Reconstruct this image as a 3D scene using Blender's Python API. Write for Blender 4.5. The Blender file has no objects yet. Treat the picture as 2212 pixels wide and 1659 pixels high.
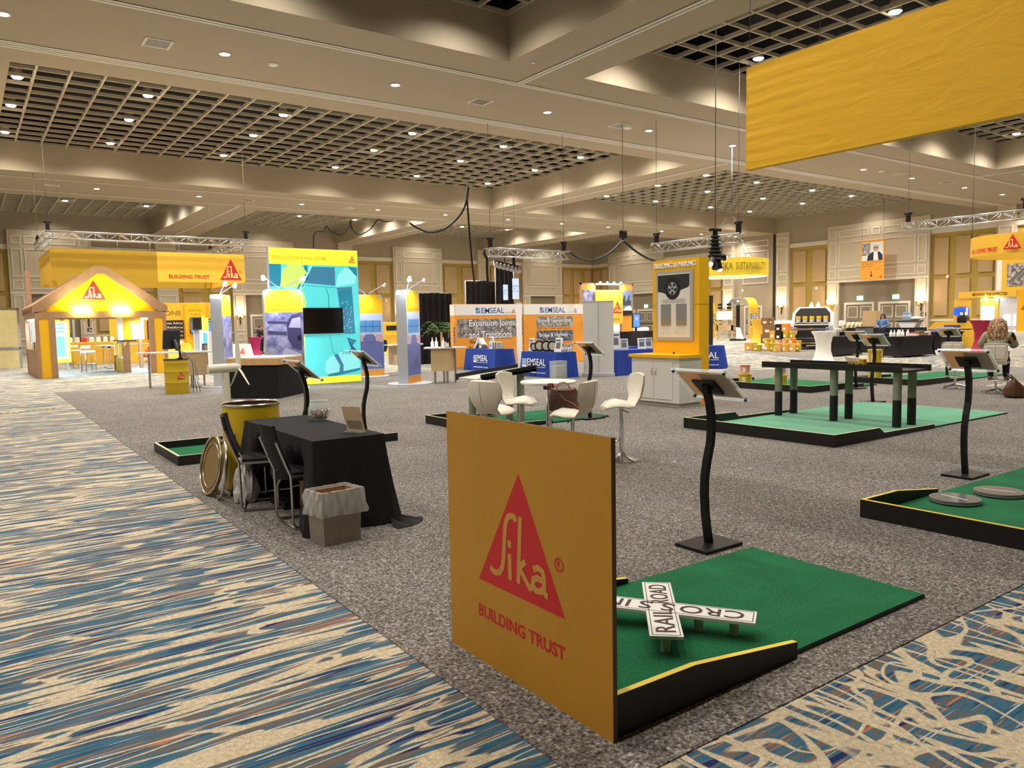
# Exhibition ballroom with mini-golf stations, built procedurally.
import bpy, bmesh, math, random
from mathutils import Vector as V, Matrix
random.seed(7)
sc = bpy.context.scene
COL = sc.collection
PI = math.pi
# ---------------------------------------------------------------- camera
# world: X runs along the far right wall's direction of view, Y along the left carpet edge, Z up; metres
FPX, YAW, PITCH, ROLL, EYE = 1659.0, 0.95088, -0.08157, -0.01887, 1.68
fw = V((math.cos(YAW)*math.cos(PITCH), math.sin(YAW)*math.cos(PITCH), math.sin(PITCH)))
r0 = V((math.sin(YAW), -math.cos(YAW), 0)); u0 = r0.cross(fw)
rt = r0*math.cos(ROLL)+u0*math.sin(ROLL); up = u0*math.cos(ROLL)-r0*math.sin(ROLL)
cd = bpy.data.cameras.new('camera'); cam = bpy.data.objects.new('camera', cd); COL.objects.link(cam)
cam.matrix_world = Matrix(((rt.x, up.x, -fw.x, 0), (rt.y, up.y, -fw.y, 0), (rt.z, up.z, -fw.z, EYE), (0, 0, 0, 1)))
cd.sensor_width = 36; cd.lens = 36*FPX/2212; cd.clip_end = 300; cd.clip_start = .05
sc.camera = cam
# ---------------------------------------------------------------- world, exposure
w = bpy.data.worlds.new('world'); sc.world = w; w.use_nodes = True
w.node_tree.nodes['Background'].inputs[0].default_value = (1, .9, .78, 1)
w.node_tree.nodes['Background'].inputs[1].default_value = .02
sc.view_settings.view_transform = 'Standard'; sc.view_settings.look = 'None'
sc.view_settings.exposure = 1.0; sc.view_settings.gamma = 1
sc.view_settings.use_curve_mapping = False
cy = sc.cycles
cy.use_adaptive_sampling = True; cy.adaptive_threshold = .03
cy.max_bounces = 5; cy.diffuse_bounces = 3; cy.glossy_bounces = 3; cy.transmission_bounces = 5; cy.transparent_max_bounces = 8
cy.sample_clamp_indirect = 4; cy.use_light_tree = True; cy.use_denoising = True; cy.caustics_reflective = False; cy.caustics_refractive = False
WARM = (1, .94, .85)
P_BEAM, P_GRID = 250, 330            # watts of each ceiling downlight

def downlamp(x, y, z, power, ang=150, rad=.07, col=WARM, blend=1.0, parent=None):
    l = bpy.data.lights.new('downlight_lamp', 'SPOT'); l.energy = power; l.color = col
    l.spot_size = math.radians(ang); l.spot_blend = blend; l.shadow_soft_size = rad
    o = bpy.data.objects.new('downlight_lamp', l); COL.objects.link(o); o.location = (x, y, z)
    if parent: o.parent = parent; o.location = (0, 0, z)
    return o
LX = (-8.9, -3.9, 1.25, 6.25, 11.35, 17.3, 22.35, 27.4, 32.65, 37.65, 42.45, 48.5, 53.5, 58.2)
GX = (-8.9, -3.9, 1.2, 6.25, 11.3, 17.25, 22.25, 27.3, 37.35, 42.25, 48.25, 53.0, 32.8)

# ---------------------------------------------------------------- helpers
def lin(c):
    c = c/255
    return c/12.92 if c <= .04045 else ((c+.055)/1.055)**2.4
def rgb(c):
    if isinstance(c, str): c = [int(c[i:i+2], 16) for i in (0, 2, 4)]
    return (lin(c[0]), lin(c[1]), lin(c[2]), 1)
MATS = {}
def M(name, c, rough=.55, metal=0, emit=0, noise=0, scale=30, bump=0, trans=0, alpha=1, coat=0, ior=1.45, ec=None):
    if name in MATS: return MATS[name]
    m = bpy.data.materials.new(name); m.use_nodes = True
    nt = m.node_tree; p = nt.nodes['Principled BSDF']; L = nt.links
    col = rgb(c)
    p.inputs['Base Color'].default_value = col; p.inputs['Roughness'].default_value = rough
    p.inputs['Metallic'].default_value = metal; p.inputs['Transmission Weight'].default_value = trans
    p.inputs['Alpha'].default_value = alpha; p.inputs['Coat Weight'].default_value = coat; p.inputs['IOR'].default_value = ior
    if emit:
        p.inputs['Emission Color'].default_value = rgb(ec) if ec else col; p.inputs['Emission Strength'].default_value = emit
    if noise or bump:
        tc = nt.nodes.new('ShaderNodeTexCoord'); n = nt.nodes.new('ShaderNodeTexNoise')
        n.inputs['Scale'].default_value = scale; n.inputs['Detail'].default_value = 3
        L.new(tc.outputs['Object'], n.inputs['Vector'])
        if noise:
            r = nt.nodes.new('ShaderNodeValToRGB')
            a, b = 1-noise, 1+noise
            r.color_ramp.elements[0].position = .3; r.color_ramp.elements[1].position = .7
            r.color_ramp.elements[0].color = [min(1, v*a) for v in col[:3]]+[1]
            r.color_ramp.elements[1].color = [min(1, v*b) for v in col[:3]]+[1]
            L.new(n.outputs[0], r.inputs[0]); L.new(r.outputs[0], p.inputs['Base Color'])
        if bump:
            b = nt.nodes.new('ShaderNodeBump'); b.inputs['Strength'].default_value = bump; b.inputs['Distance'].default_value = .02
            L.new(n.outputs[0], b.inputs['Height']); L.new(b.outputs[0], p.inputs['Normal'])
    MATS[name] = m
    return m

def basis(a):
    a = a.normalized(); t = V((0, 0, 1)) if abs(a.z) < .9 else V((1, 0, 0))
    x = t.cross(a).normalized(); return x, a.cross(x)

class B:
    """collects shapes into one mesh"""
    def __init__(s, mat=None):
        s.bm = bmesh.new(); s.ms = []; s.i = 0; s.T = Matrix(); s.sm = False
        if mat: s.m(mat)
    def m(s, mat):
        if mat not in s.ms: s.ms.append(mat)
        s.i = s.ms.index(mat); return s
    def v(s, p): return s.bm.verts.new(s.T @ V(p))
    def f(s, vs, sm=None):
        try: f = s.bm.faces.new(vs)
        except ValueError: return None
        f.material_index = s.i; f.smooth = s.sm if sm is None else sm
        return f
    def face(s, pts): return s.f([s.v(p) for p in pts])
    def box(s, x0, x1, y0, y1, z0, z1, bev=0):
        vs = [s.v((x, y, z)) for z in (z0, z1) for y in (y0, y1) for x in (x0, x1)]
        fs = [s.f([vs[k] for k in q]) for q in ((0, 2, 3, 1), (4, 5, 7, 6), (0, 1, 5, 4), (2, 6, 7, 3), (0, 4, 6, 2), (1, 3, 7, 5))]
        if bev:
            es = set(e for f in fs for e in f.edges)
            bmesh.ops.bevel(s.bm, geom=list(es), offset=bev, segments=2, affect='EDGES', profile=.5)
        return s
    def cbox(s, c, sz, rz=0, bev=0, ry=0, rx=0):
        T = s.T; s.T = T @ Matrix.Translation(c) @ Matrix.Rotation(rz, 4, 'Z') @ Matrix.Rotation(ry, 4, 'Y') @ Matrix.Rotation(rx, 4, 'X')
        s.box(-sz[0]/2, sz[0]/2, -sz[1]/2, sz[1]/2, -sz[2]/2, sz[2]/2, bev); s.T = T; return s
    def ring(s, c, r, x, y, n, ph=0): return [s.v(V(c)+x*(r*math.cos(2*PI*k/n+ph))+y*(r*math.sin(2*PI*k/n+ph))) for k in range(n)]
    def skin(s, rings, close=True, caps=True, sm=True):
        for a, b in zip(rings, rings[1:]):
            n = len(a)
            for k in range(n if close else n-1): s.f([a[k], a[(k+1) % n], b[(k+1) % n], b[k]], sm)
        if caps and close: s.f(rings[0][::-1], False); s.f(rings[-1], False)
        return s
    def cyl(s, p0, p1, r, r1=None, n=16, caps=True, sm=True):
        p0, p1 = V(p0), V(p1); x, y = basis(p1-p0); r1 = r if r1 is None else r1
        return s.skin([s.ring(p0, r, x, y, n), s.ring(p1, r1, x, y, n)], caps=caps, sm=sm)
    def tube(s, pts, r, n=8, caps=True):
        pts = [V(p) for p in pts]; x = None; rings = []
        for k, p in enumerate(pts):
            d = (pts[min(k+1, len(pts)-1)]-pts[max(k-1, 0)]).normalized()
            if x is None: x, y = basis(d)
            else:
                x = (x-d*x.dot(d)).normalized(); y = d.cross(x)
            rr = r[k] if isinstance(r, (list, tuple)) else r
            rings.append(s.ring(p, rr, x, y, n))
        return s.skin(rings, caps=caps)
    def lathe(s, prof, c=(0, 0, 0), n=24, caps=True, sm=True):
        X, Y = V((1, 0, 0)), V((0, 1, 0))
        return s.skin([s.ring(V(c)+V((0, 0, z)), max(r, 1e-4), X, Y, n) for r, z in prof], caps=caps, sm=sm)
    def prism(s, poly, o=(0, 0, 0), u=(1, 0, 0), v=(0, 1, 0), d=.1, back=True):
        """polygon in the plane (o,u,v) pushed d along -(u x v); its front lies in the plane"""
        o, u, v = V(o), V(u), V(v); n = u.cross(v).normalized()
        a = [s.v(o+u*p[0]+v*p[1]) for p in poly]; b = [s.v(o+u*p[0]+v*p[1]-n*d) for p in poly]
        s.f(a)
        if back: s.f(b[::-1])
        k = len(a)
        for i in range(k): s.f([a[(i+1) % k], a[i], b[i], b[(i+1) % k]])
        return s
    def sheet(s, fn, nu, nv, sm=True, thick=0):
        g = [[s.v(fn(i/nu, j/nv)) for j in range(nv+1)] for i in range(nu+1)]
        for i in range(nu):
            for j in range(nv): s.f([g[i][j], g[i+1][j], g[i+1][j+1], g[i][j+1]], sm)
        return s
    def ball(s, c, r, n=16, k=10, sx=1, sy=1, sz=1):
        c = V(c); rings = []
        for j in range(1, k):
            t = PI*j/k
            rings.append([s.v(c+V((math.cos(2*PI*i/n)*math.sin(t)*r*sx, math.sin(2*PI*i/n)*math.sin(t)*r*sy, -math.cos(t)*r*sz))) for i in range(n)])
        s.skin(rings, caps=False)
        a, b = s.v(c+V((0, 0, -r*sz))), s.v(c+V((0, 0, r*sz)))
        for i in range(n): s.f([a, rings[0][(i+1) % n], rings[0][i]], True); s.f([b, rings[-1][i], rings[-1][(i+1) % n]], True)
        return s
    def stroke(s, pts, wd, o, u, v, lift=0, closed=False):
        """flat line of width wd through 2-D points in the plane (o,u,v)"""
        o, u, v = V(o), V(u), V(v); n = u.cross(v).normalized()*lift
        P = [V((p[0], p[1])) for p in pts]; N = len(P); L = []; Rr = []
        for k in range(N):
            a = P[(k-1) % N] if closed or k else P[k]; b = P[(k+1) % N] if closed or k < N-1 else P[k]
            d1 = (P[k]-a); d2 = (b-P[k])
            d1 = d1.normalized() if d1.length else d2.normalized(); d2 = d2.normalized() if d2.length else d1
            t = (d1+d2); t = t.normalized() if t.length > 1e-6 else d1
            nn = V((-t.y, t.x)); c = max(.45, nn.dot(V((-d1.y, d1.x))))
            L.append(P[k]+nn*(wd/2/c)); Rr.append(P[k]-nn*(wd/2/c))
        to = lambda q: s.v(o+u*q.x+v*q.y+n)
        L = [to(q) for q in L]; Rr = [to(q) for q in Rr]
        for k in range(N if closed else N-1): s.f([Rr[k], Rr[(k+1) % N], L[(k+1) % N], L[k]], False)
        return s
    def text(s, string, o, u, v, h, wd=None, lift=.002, bold=0, center=False, depth=0):
        """lettering in the plane (o,u,v): o is its lower left corner, h the height of its box, wd its width"""
        fc = bpy.data.curves.new('t', 'FONT'); fc.body = string; fc.offset = bold; fc.resolution_u = 3
        ob = bpy.data.objects.new('t', fc); COL.objects.link(ob)
        dg = bpy.context.evaluated_depsgraph_get(); me = bpy.data.meshes.new_from_object(ob.evaluated_get(dg))
        bpy.data.objects.remove(ob); bpy.data.curves.remove(fc)
        if not me.vertices: return s
        xs = [q.co.x for q in me.vertices]; ys = [q.co.y for q in me.vertices]
        x0, y0 = min(xs), min(ys); sy = h/max(1e-6, max(ys)-y0); sx = wd/(max(xs)-x0) if wd else sy
        o, u, v = V(o), V(u), V(v); n = u.cross(v).normalized()
        off = -(max(xs)-x0)*sx/2 if center else 0
        vs = [s.v(o+u*((q.co.x-x0)*sx+off)+v*((q.co.y-y0)*sy)+n*lift) for q in me.vertices]
        for p in me.polygons: s.f([vs[k] for k in p.vertices], False)
        if depth:
            vb = [s.v(o+u*((q.co.x-x0)*sx+off)+v*((q.co.y-y0)*sy)+n*(lift-depth)) for q in me.vertices]
            cnt = {}
            for p in me.polygons:
                k = list(p.vertices)
                for a, b in zip(k, k[1:]+k[:1]): cnt[(a, b)] = 1
            for a, b in cnt:
                if (b, a) not in cnt: s.f([vs[b], vs[a], vb[a], vb[b]], False)
        bpy.data.meshes.remove(me)
        return s
    def obj(s, name, parent=None, label=None, loc=None):
        me = bpy.data.meshes.new(name); s.bm.normal_update()
        for e in s.bm.edges:
            if len(e.link_faces) == 2 and e.calc_face_angle(0) > .65: e.smooth = False
        s.bm.to_mesh(me); s.bm.free()
        for q in s.ms: me.materials.append(q)
        o = bpy.data.objects.new(name, me); COL.objects.link(o)
        if parent: o.parent = parent
        if label: o['label'] = label
        if loc: o.location = loc
        return o
def tag(o, label, cat, group=None, kind=None):
    o['label'] = label; o['category'] = cat
    if group: o['group'] = group
    if kind: o['kind'] = kind
    return o
def thing(name, label, cat, loc=(0, 0, 0), rz=0, group=None):
    o = bpy.data.objects.new(name, None); o.empty_display_size = .1; COL.objects.link(o)
    o.location = loc; o.rotation_euler = (0, 0, rz)
    return tag(o, label, cat, group)
def struct(b, name, parent=None):
    o = b.obj(name, parent)
    if not parent: o['kind'] = 'structure'
    return o
def dup(root, loc, rz, label=None, group=None):
    r = root.copy(); COL.objects.link(r); r.location = loc; r.rotation_euler = (0, 0, rz)
    if label: r['label'] = label
    if group: r['group'] = group
    for ch in list(root.children):
        c = ch.copy(); COL.objects.link(c); c.parent = r
        for g in list(ch.children):
            d = g.copy(); COL.objects.link(d); d.parent = c
    return r
def ray(px, py): return fw+rt*((px-1106)/FPX)+up*((829.5-py)/FPX)
def G(px, py, z=0):
    d = ray(px, py); t = (z-EYE)/d.z; return V((d.x*t, d.y*t, z))
def ONX(px, py, X): d = ray(px, py); t = X/d.x; return V((X, d.y*t, EYE+d.z*t))
def ONY(px, py, Y): d = ray(px, py); t = Y/d.y; return V((d.x*t, Y, EYE+d.z*t))
ORD = ('first', 'second', 'third', 'fourth', 'fifth', 'sixth', 'seventh', 'eighth', 'ninth', 'tenth', 'eleventh', 'twelfth', 'thirteenth', 'fourteenth', 'fifteenth')
Z3 = V((0, 0, 1)); X3 = V((1, 0, 0)); Y3 = V((0, 1, 0))

def logo(b, o, u, wd, h, red, yel, reg=True, lift=.002):
    """red triangle with the looped lettering; o is its lower left corner"""
    o, u = V(o), V(u); v = Z3 if abs(u.z) < .5 else V((0, 0, 1)); n = u.cross(v).normalized()
    b.m(red); q = o+n*lift
    b.face([q, q+u*wd, q+u*(wd*.52)+v*h])
    U, W = u*wd, v*h; t = .046; l = lift*2
    b.m(yel)
    cnt = [0]
    def S(p, closed=False): cnt[0] += 1; b.stroke([(x*wd/h, y) for x, y in p], t*1.08, o, u*h, v*h, l*(1+.12*cnt[0]), closed)
    S([(.482, .605), (.468, .64), (.43, .642), (.395, .63), (.368, .59), (.352, .53), (.325, .26), (.31, .19), (.275, .135), (.225, .118), (.185, .128), (.155, .15)])
    S([(.402, .325), (.402, .11)]); S([(.402, .435), (.402, .375)])
    S([(.535, .66), (.50, .11)]); S([(.585, .315), (.517, .245), (.60, .15), (.63, .118), (.665, .13)])
    S([(.672, .28), (.73, .305), (.775, .29), (.79, .25), (.79, .15), (.80, .118), (.83, .11)])
    S([(.785, .215), (.72, .225), (.675, .20), (.668, .155), (.70, .118), (.75, .125), (.785, .16)])
    if reg:
        b.m(red)
        b.stroke([((.945+.042*math.cos(k*PI/8))*wd/h, .39+.042*wd/h*math.sin(k*PI/8)) for k in range(16)], .012, o, u*h, v*h, l, True)
        b.text('R', o+U*.925+W*.365, u, v, h*.055, wd*.038, l)
    return b
# shared materials
YEL = M('bright_yellow', 'FFC400', .5, noise=.03, scale=4)
RED = M('logo_red', 'D8262F', .5); LYEL = M('logo_cream', 'FFE08A', .5)
BLK = M('black_paint', '1A1816', .5); BLKM = M('black_metal', '1C1A19', .4, .3); WHT = M('white_laminate', 'F4F1EA', .4)
CHR = M('chrome', 'E8E8E8', .12, 1); WIRE = M('wire_grey', '6E6C68', .8); STL = M('brushed_steel', 'B9B7B2', .3, 1); GRY = M('grey_plastic', '77787A', .5)
BFAB = M('black_cloth', '1B1718', .9, noise=.15, scale=60); WOOD = M('birch_wood', 'D9B47E', .5, noise=.12, scale=6)
OAK = M('oak_laminate', '9C7B5C', .55, noise=.12, scale=5); TURF = None
SCR = M('screen_glass', '0A0A0B', .15); BROWN = M('cardboard', 'A97C4E', .8, noise=.08, scale=8)
# ================================================================ the room
YB, XR, ZS, ZG = 67.2, 59.6, 9.0, 10.27
CEIL = M('ceiling_paint', 'AFA18A', .8, noise=.015, scale=40)
WALLM = M('wall_paint', 'D2C3A6', .7, noise=.02, scale=10)
GOLD = M('gold_wallcovering', 'BCA04E', .8, noise=.05, scale=2)
FABR = M('acoustic_fabric', 'C3A577', .9, noise=.03, scale=8)
TAUPE = M('taupe_recess', '8F836F', .8)
VOID = M('black_void', '050505', .9)
GRIDM = M('grid_bars', 'C4B9A2', .7)
LENS = M('lamp_lens', 'FFF4E0', .4, emit=28)

def carpet_mat():
    m = bpy.data.materials.new('patterned_carpet'); m.use_nodes = True
    nt = m.node_tree; N = nt.nodes; L = nt.links; p = N['Principled BSDF']; p.inputs['Roughness'].default_value = .95
    p.inputs['Specular IOR Level'].default_value = .1
    tc = N.new('ShaderNodeTexCoord')
    def noise(sx, sy, rot, scale, det=2.0, dist=0.0, rough=.5, off=0):
        mp = N.new('ShaderNodeMapping'); mp.inputs['Rotation'].default_value = (0, 0, rot); mp.inputs['Scale'].default_value = (sx, sy, 1); mp.inputs['Location'].default_value = (off, off*.7, 0)
        n = N.new('ShaderNodeTexNoise'); n.inputs['Scale'].default_value = scale; n.inputs['Detail'].default_value = det; n.inputs['Distortion'].default_value = dist; n.inputs['Roughness'].default_value = rough
        L.new(tc.outputs['Object'], mp.inputs[0]); L.new(mp.outputs[0], n.inputs['Vector']); return n.outputs[0]
    def ramp(src, stops, const=False):
        r = N.new('ShaderNodeValToRGB'); e = r.color_ramp
        if const: e.interpolation = 'CONSTANT'
        while len(e.elements) < len(stops): e.elements.new(.5)
        for el, (t, c) in zip(e.elements, stops): el.position = t; el.color = c if len(c) == 4 else (*c, 1)
        L.new(src, r.inputs[0]); return r.outputs[0]
    def mix(f, a, b):
        x = N.new('ShaderNodeMix'); x.data_type = 'RGBA'
        L.new(f, x.inputs[0])
        for s, q in ((6, a), (7, b)):
            if isinstance(q, tuple): x.inputs[s].default_value = q
            else: L.new(q, x.inputs[s])
        return x.outputs[2]
    def math_(op, a, b=None):
        x = N.new('ShaderNodeMath'); x.operation = op
        for k, q in enumerate((a, b)):
            if q is None: continue
            if isinstance(q, (int, float)): x.inputs[k].default_value = q
            else: L.new(q, x.inputs[k])
        return x.outputs[0]
    W, K = (1, 1, 1, 1), (0, 0, 0, 1)
    base = ramp(noise(1.1, 19, -.03, 1.6, 5, .6, .6), [(.34, rgb('343C60')), (.41, rgb('38647C')), (.5, rgb('447488')), (.545, rgb('66646A')), (.6, rgb('7E6A58')), (.7, rgb('3F6C82'))])
    orange = ramp(noise(1.3, 34, .02, 1.5, 3, .3, off=3), [(.635, K), (.65, W)])
    white = ramp(noise(.9, 44, .0, 1.6, 2, .2, off=7), [(.645, K), (.66, W)])
    navy = ramp(noise(1.0, 13, .1, 1.1, 2, .5, off=13), [(.64, K), (.65, W)])
    c = mix(orange, base, rgb('C87B4C')); c = mix(white, c, rgb('C9C6BE')); c = mix(navy, c, rgb('2E3160'))
    def bands(sx, sy, rot, scale, wd, off, det=1.0):
        n = noise(sx, sy, rot, scale, det, .5, .4, off)
        a = math_('ABSOLUTE', math_('SUBTRACT', n, .5))
        return ramp(a, [(wd, W), (wd+.008, K)])
    s1 = bands(.55, 5.2, .19, 1.6, .019, 1, 1.5); s2 = bands(.5, 5.6, -.17, 1.5, .018, 5, 1.5)
    s3_ = ramp(noise(.6, 6.5, .05, 1.4, 2, .8, off=21), [(.60, K), (.608, W)])
    # wide curving ribbons on the side aisle
    q = bands(1.7, .8, .8, 2.0, .024, 9, 1.0); q2 = math_('MAXIMUM', bands(.9, 1.9, -.7, 1.9, .022, 17, 1.0), bands(3.6, .55, .5, 1.5, .022, 31, 1.0))
    sep = N.new('ShaderNodeSeparateXYZ'); L.new(tc.outputs['Object'], sep.inputs[0])
    zone = math_('MULTIPLY', math_('LESS_THAN', sep.outputs[1], 1.95), math_('GREATER_THAN', sep.outputs[0], 1.2))
    near = math_('SUBTRACT', 1.0, zone)
    cr = math_('MAXIMUM', math_('MULTIPLY', near, math_('MAXIMUM', s2, s3_)), math_('MAXIMUM', math_('MULTIPLY', near, s1), math_('MULTIPLY', zone, math_('MAXIMUM', q, q2))))
    cream = ramp(noise(1, 1, 0, 45, 3), [(.3, rgb('BDAB8C')), (.7, rgb('E4D5B6'))])
    c = mix(cr, c, cream)
    sp = ramp(noise(1, 1, 0, 160, 2), [(.3, (.72, .72, .72, 1)), (.7, (1.15, 1.15, 1.15, 1))])
    x = N.new('ShaderNodeMix'); x.data_type = 'RGBA'; x.blend_type = 'MULTIPLY'; x.inputs[0].default_value = 1
    L.new(c, x.inputs[6]); L.new(sp, x.inputs[7]); L.new(x.outputs[2], p.inputs['Base Color'])
    bp = N.new('ShaderNodeBump'); bp.inputs['Strength'].default_value = .4; bp.inputs['Distance'].default_value = .004
    L.new(noise(1, 1, 0, 220, 2), bp.inputs['Height']); L.new(bp.outputs[0], p.inputs['Normal'])
    return m
def speckle_mat(name, stops, scale, bump=.6, rough=.95, big=None, stretch=(1, 1, 1)):
    m = bpy.data.materials.new(name); m.use_nodes = True
    nt = m.node_tree; N = nt.nodes; L = nt.links; p = N['Principled BSDF']; p.inputs['Roughness'].default_value = rough; p.inputs['Specular IOR Level'].default_value = .15
    tc = N.new('ShaderNodeTexCoord'); mp = N.new('ShaderNodeMapping'); mp.inputs['Scale'].default_value = stretch
    n = N.new('ShaderNodeTexNoise'); n.inputs['Scale'].default_value = scale; n.inputs['Detail'].default_value = 4; n.inputs['Roughness'].default_value = .65
    L.new(tc.outputs['Object'], mp.inputs[0]); L.new(mp.outputs[0], n.inputs['Vector'])
    r = N.new('ShaderNodeValToRGB'); e = r.color_ramp
    while len(e.elements) < len(stops): e.elements.new(.5)
    for el, (t, c) in zip(e.elements, stops): el.position = t; el.color = rgb(c)
    L.new(n.outputs[0], r.inputs[0]); src = r.outputs[0]
    if big:
        n2 = N.new('ShaderNodeTexNoise'); n2.inputs['Scale'].default_value = big[0]; n2.inputs['Detail'].default_value = 3
        L.new(tc.outputs['Object'], n2.inputs['Vector'])
        r2 = N.new('ShaderNodeValToRGB'); a, b = big[1], big[2]
        r2.color_ramp.elements[0].position = .3; r2.color_ramp.elements[1].position = .7
        r2.color_ramp.elements[0].color = (a, a, a, 1); r2.color_ramp.elements[1].color = (b, b, b, 1)
        L.new(n2.outputs[0], r2.inputs[0])
        x = N.new('ShaderNodeMix'); x.data_type = 'RGBA'; x.blend_type = 'MULTIPLY'; x.inputs[0].default_value = 1
        L.new(src, x.inputs[6]); L.new(r2.outputs[0], x.inputs[7]); src = x.outputs[2]
    L.new(src, p.inputs['Base Color'])
    bp = N.new('ShaderNodeBump'); bp.inputs['Strength'].default_value = bump; bp.inputs['Distance'].default_value = .006
    L.new(n.outputs[0], bp.inputs['Height']); L.new(bp.outputs[0], p.inputs['Normal'])
    MATS[name] = m
    return m
CARPET = carpet_mat()
GCARPET = speckle_mat('grey_carpet', [(.33, '2B2826'), (.46, '6E6862'), (.56, '8A847D'), (.68, 'C9C3BA')], 60, .8, big=(.7, .86, 1.1))
TURF = speckle_mat('green_turf', [(.3, '0C4C2C'), (.5, '186E43'), (.62, '218252'), (.72, '55A87C')], 130, .8, big=(2.5, .82, 1.12))

TURF.node_tree.nodes['Principled BSDF'].inputs['Sheen Weight'].default_value = .08
PTURF = speckle_mat('spotlit_turf', [(.3, '3A8F66'), (.5, '5DB48A'), (.62, '70C49B'), (.72, '9ADDBB')], 130, .8, big=(2.5, .88, 1.08))  # turf with the spotlight on the bridge mat put into its lighter colour
PTURF.node_tree.nodes['Principled BSDF'].inputs['Sheen Weight'].default_value = .5
b = B(CARPET); b.box(-16, XR+.4, -10, YB+.4, -.1, 0); fl = struct(b, 'floor')
b = B(GCARPET)
b.prism([(1.735, 1.937), (60, 1.937), (26.0, 10.1), (19.9, 16.0), (19.9, 23.9), (1.945, 23.9)][:1]+[(19.0, 1.937), (19.0, 8.0), (26.0, 8.0), (26.0, 10.2), (19.3, 16.3), (19.3, 23.9), (1.945, 23.9)], (0, 0, .006), X3, Y3, .006)
struct(b, 'floor_grey_carpet')
b = B(GCARPET); b.prism([(26.5, 17.5), (47, 17.5), (40.5, 27.4), (30.5, 23.8)], (0, 0, .006), X3, Y3, .006); struct(b, 'floor_grey_carpet')
# the walls behind and left of the camera
b = B(WALLM); b.box(-16.4, -16, -10, YB, 0, 11); struct(b, 'wall_left')
b = B(WALLM); b.box(-16.4, XR+.4, -10.4, -10, 0, 11); struct(b, 'wall_front')

# ---- coffered ceiling: soffit beams with deep openings over black egg-crate grids
COF = []
for y0, y1, xs in ((1.4, 18.2, ((-13.4, 13.1), (15.9, 43.9), (46.7, 59.3))), (25.5, 42.4, ((-13.4, -.9), (1.55, 28.9), (31.6, 59.3))), (49.6, 66.9, ((-13.4, -2.9), (-.1, 12.65), (15.9, 28.15), (31.0, 43.7), (46.5, 59.3)))):
    for x0, x1 in xs: COF.append((x0, x1, y0, y1))
b = B(CEIL)
def slab(x0, x1, y0, y1): b.box(x0, x1, y0, y1, ZS, ZS+.05)
slab(-16, XR, -10, 1.4); slab(-16, XR, 18.2, 25.5); slab(-16, XR, 42.4, 49.6); slab(-16, XR, 66.9, YB)
for y0, y1 in ((1.4, 18.2), (25.5, 42.4), (49.6, 66.9)):
    row = sorted(c[:2] for c in COF if c[2] == y0); e = -16
    for x0, x1 in row: slab(e, x0, y0, y1); e = x1
    slab(e, XR, y0, y1)
for x0, x1, y0, y1 in COF:
    t = .06
    b.box(x0-t, x0, y0-t, y1+t, ZS+.05, ZG+.14); b.box(x1, x1+t, y0-t, y1+t, ZS+.05, ZG+.14)
    b.box(x0, x1, y0-t, y0, ZS+.05, ZG+.14); b.box(x0, x1, y1, y1+t, ZS+.05, ZG+.14)
struct(b, 'ceiling')
b = B(VOID)
for x0, x1, y0, y1 in COF:
    t = .06
    b.box(x0-t, x0, y0-t, y1+t, ZG+.14, ZG+1.3); b.box(x1, x1+t, y0-t, y1+t, ZG+.14, ZG+1.3); b.box(x0, x1, y0-t, y0, ZG+.14, ZG+1.3); b.box(x0, x1, y1, y1+t, ZG+.14, ZG+1.3)
struct(b, 'ceiling_plenum')
b = B(VOID); b.box(-16, XR, -10, YB, ZG+1.3, ZG+1.4); struct(b, 'ceiling_deck')
# grid of bars in every coffer
for x0, x1, y0, y1 in COF:
    if x1 < -3: continue
    b = B(GRIDM); nx = round((x1-x0)/1.015); ny = round((y1-y0)/1.0)
    for k in range(nx+1):
        x = x0+(x1-x0)*k/nx; b.box(x-.035, x+.035, y0, y1, ZG, ZG+.13)
    for k in range(ny+1):
        y = y0+(y1-y0)*k/ny; b.box(x0, x1, y-.03, y+.03, ZG+.005, ZG+.125)
    struct(b, 'ceiling_grid')
# partition tracks set into the soffit (pairs of pale rails with dark slots)
RAIL = M('track_rail', 'DDD6C8', .5); SLOT = M('track_slot', '3A352E', .8)
def track(p0, p1, n=1, wd=.14):
    b = B(RAIL); p0, p1 = V(p0), V(p1); d = (p1-p0).normalized(); s = V((-d.y, d.x, 0))
    for k in range(n):
        for off in (-.5, .5):
            o = s*((k-(n-1)/2)*wd*2.1+off*wd*1.02)
            a, c = p0+o, p1+o; h = s*(wd*.38)
            q = [a-h, c-h, c+h, a+h]; b.prism([(v.x, v.y) for v in q], (0, 0, ZS+.002), X3, Y3, .03) if 0 else None
            b.m(RAIL); vs = [(v.x, v.y, ZS-.014) for v in q]; b.face(vs); b.face([(v.x, v.y, ZS-.014) for v in (q[0], q[1])]+[(v.x, v.y, ZS) for v in (q[1], q[0])]); b.face([(v.x, v.y, ZS-.014) for v in (q[2], q[3])]+[(v.x, v.y, ZS) for v in (q[3], q[2])])
        o = s*((k-(n-1)/2)*wd*2.1); h = s*(wd*.14); b.m(SLOT); b.face([(v.x, v.y, ZS-.006) for v in (p0+o-h, p1+o-h, p1+o+h, p0+o+h)])
        for sg in (-1, 1):
            o2 = o+s*(sg*wd*1.0); b.face([(v.x, v.y, ZS-.005) for v in (p0+o2-h*.6, p1+o2-h*.6, p1+o2+h*.6, p0+o2+h*.6)])
    return b
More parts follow.
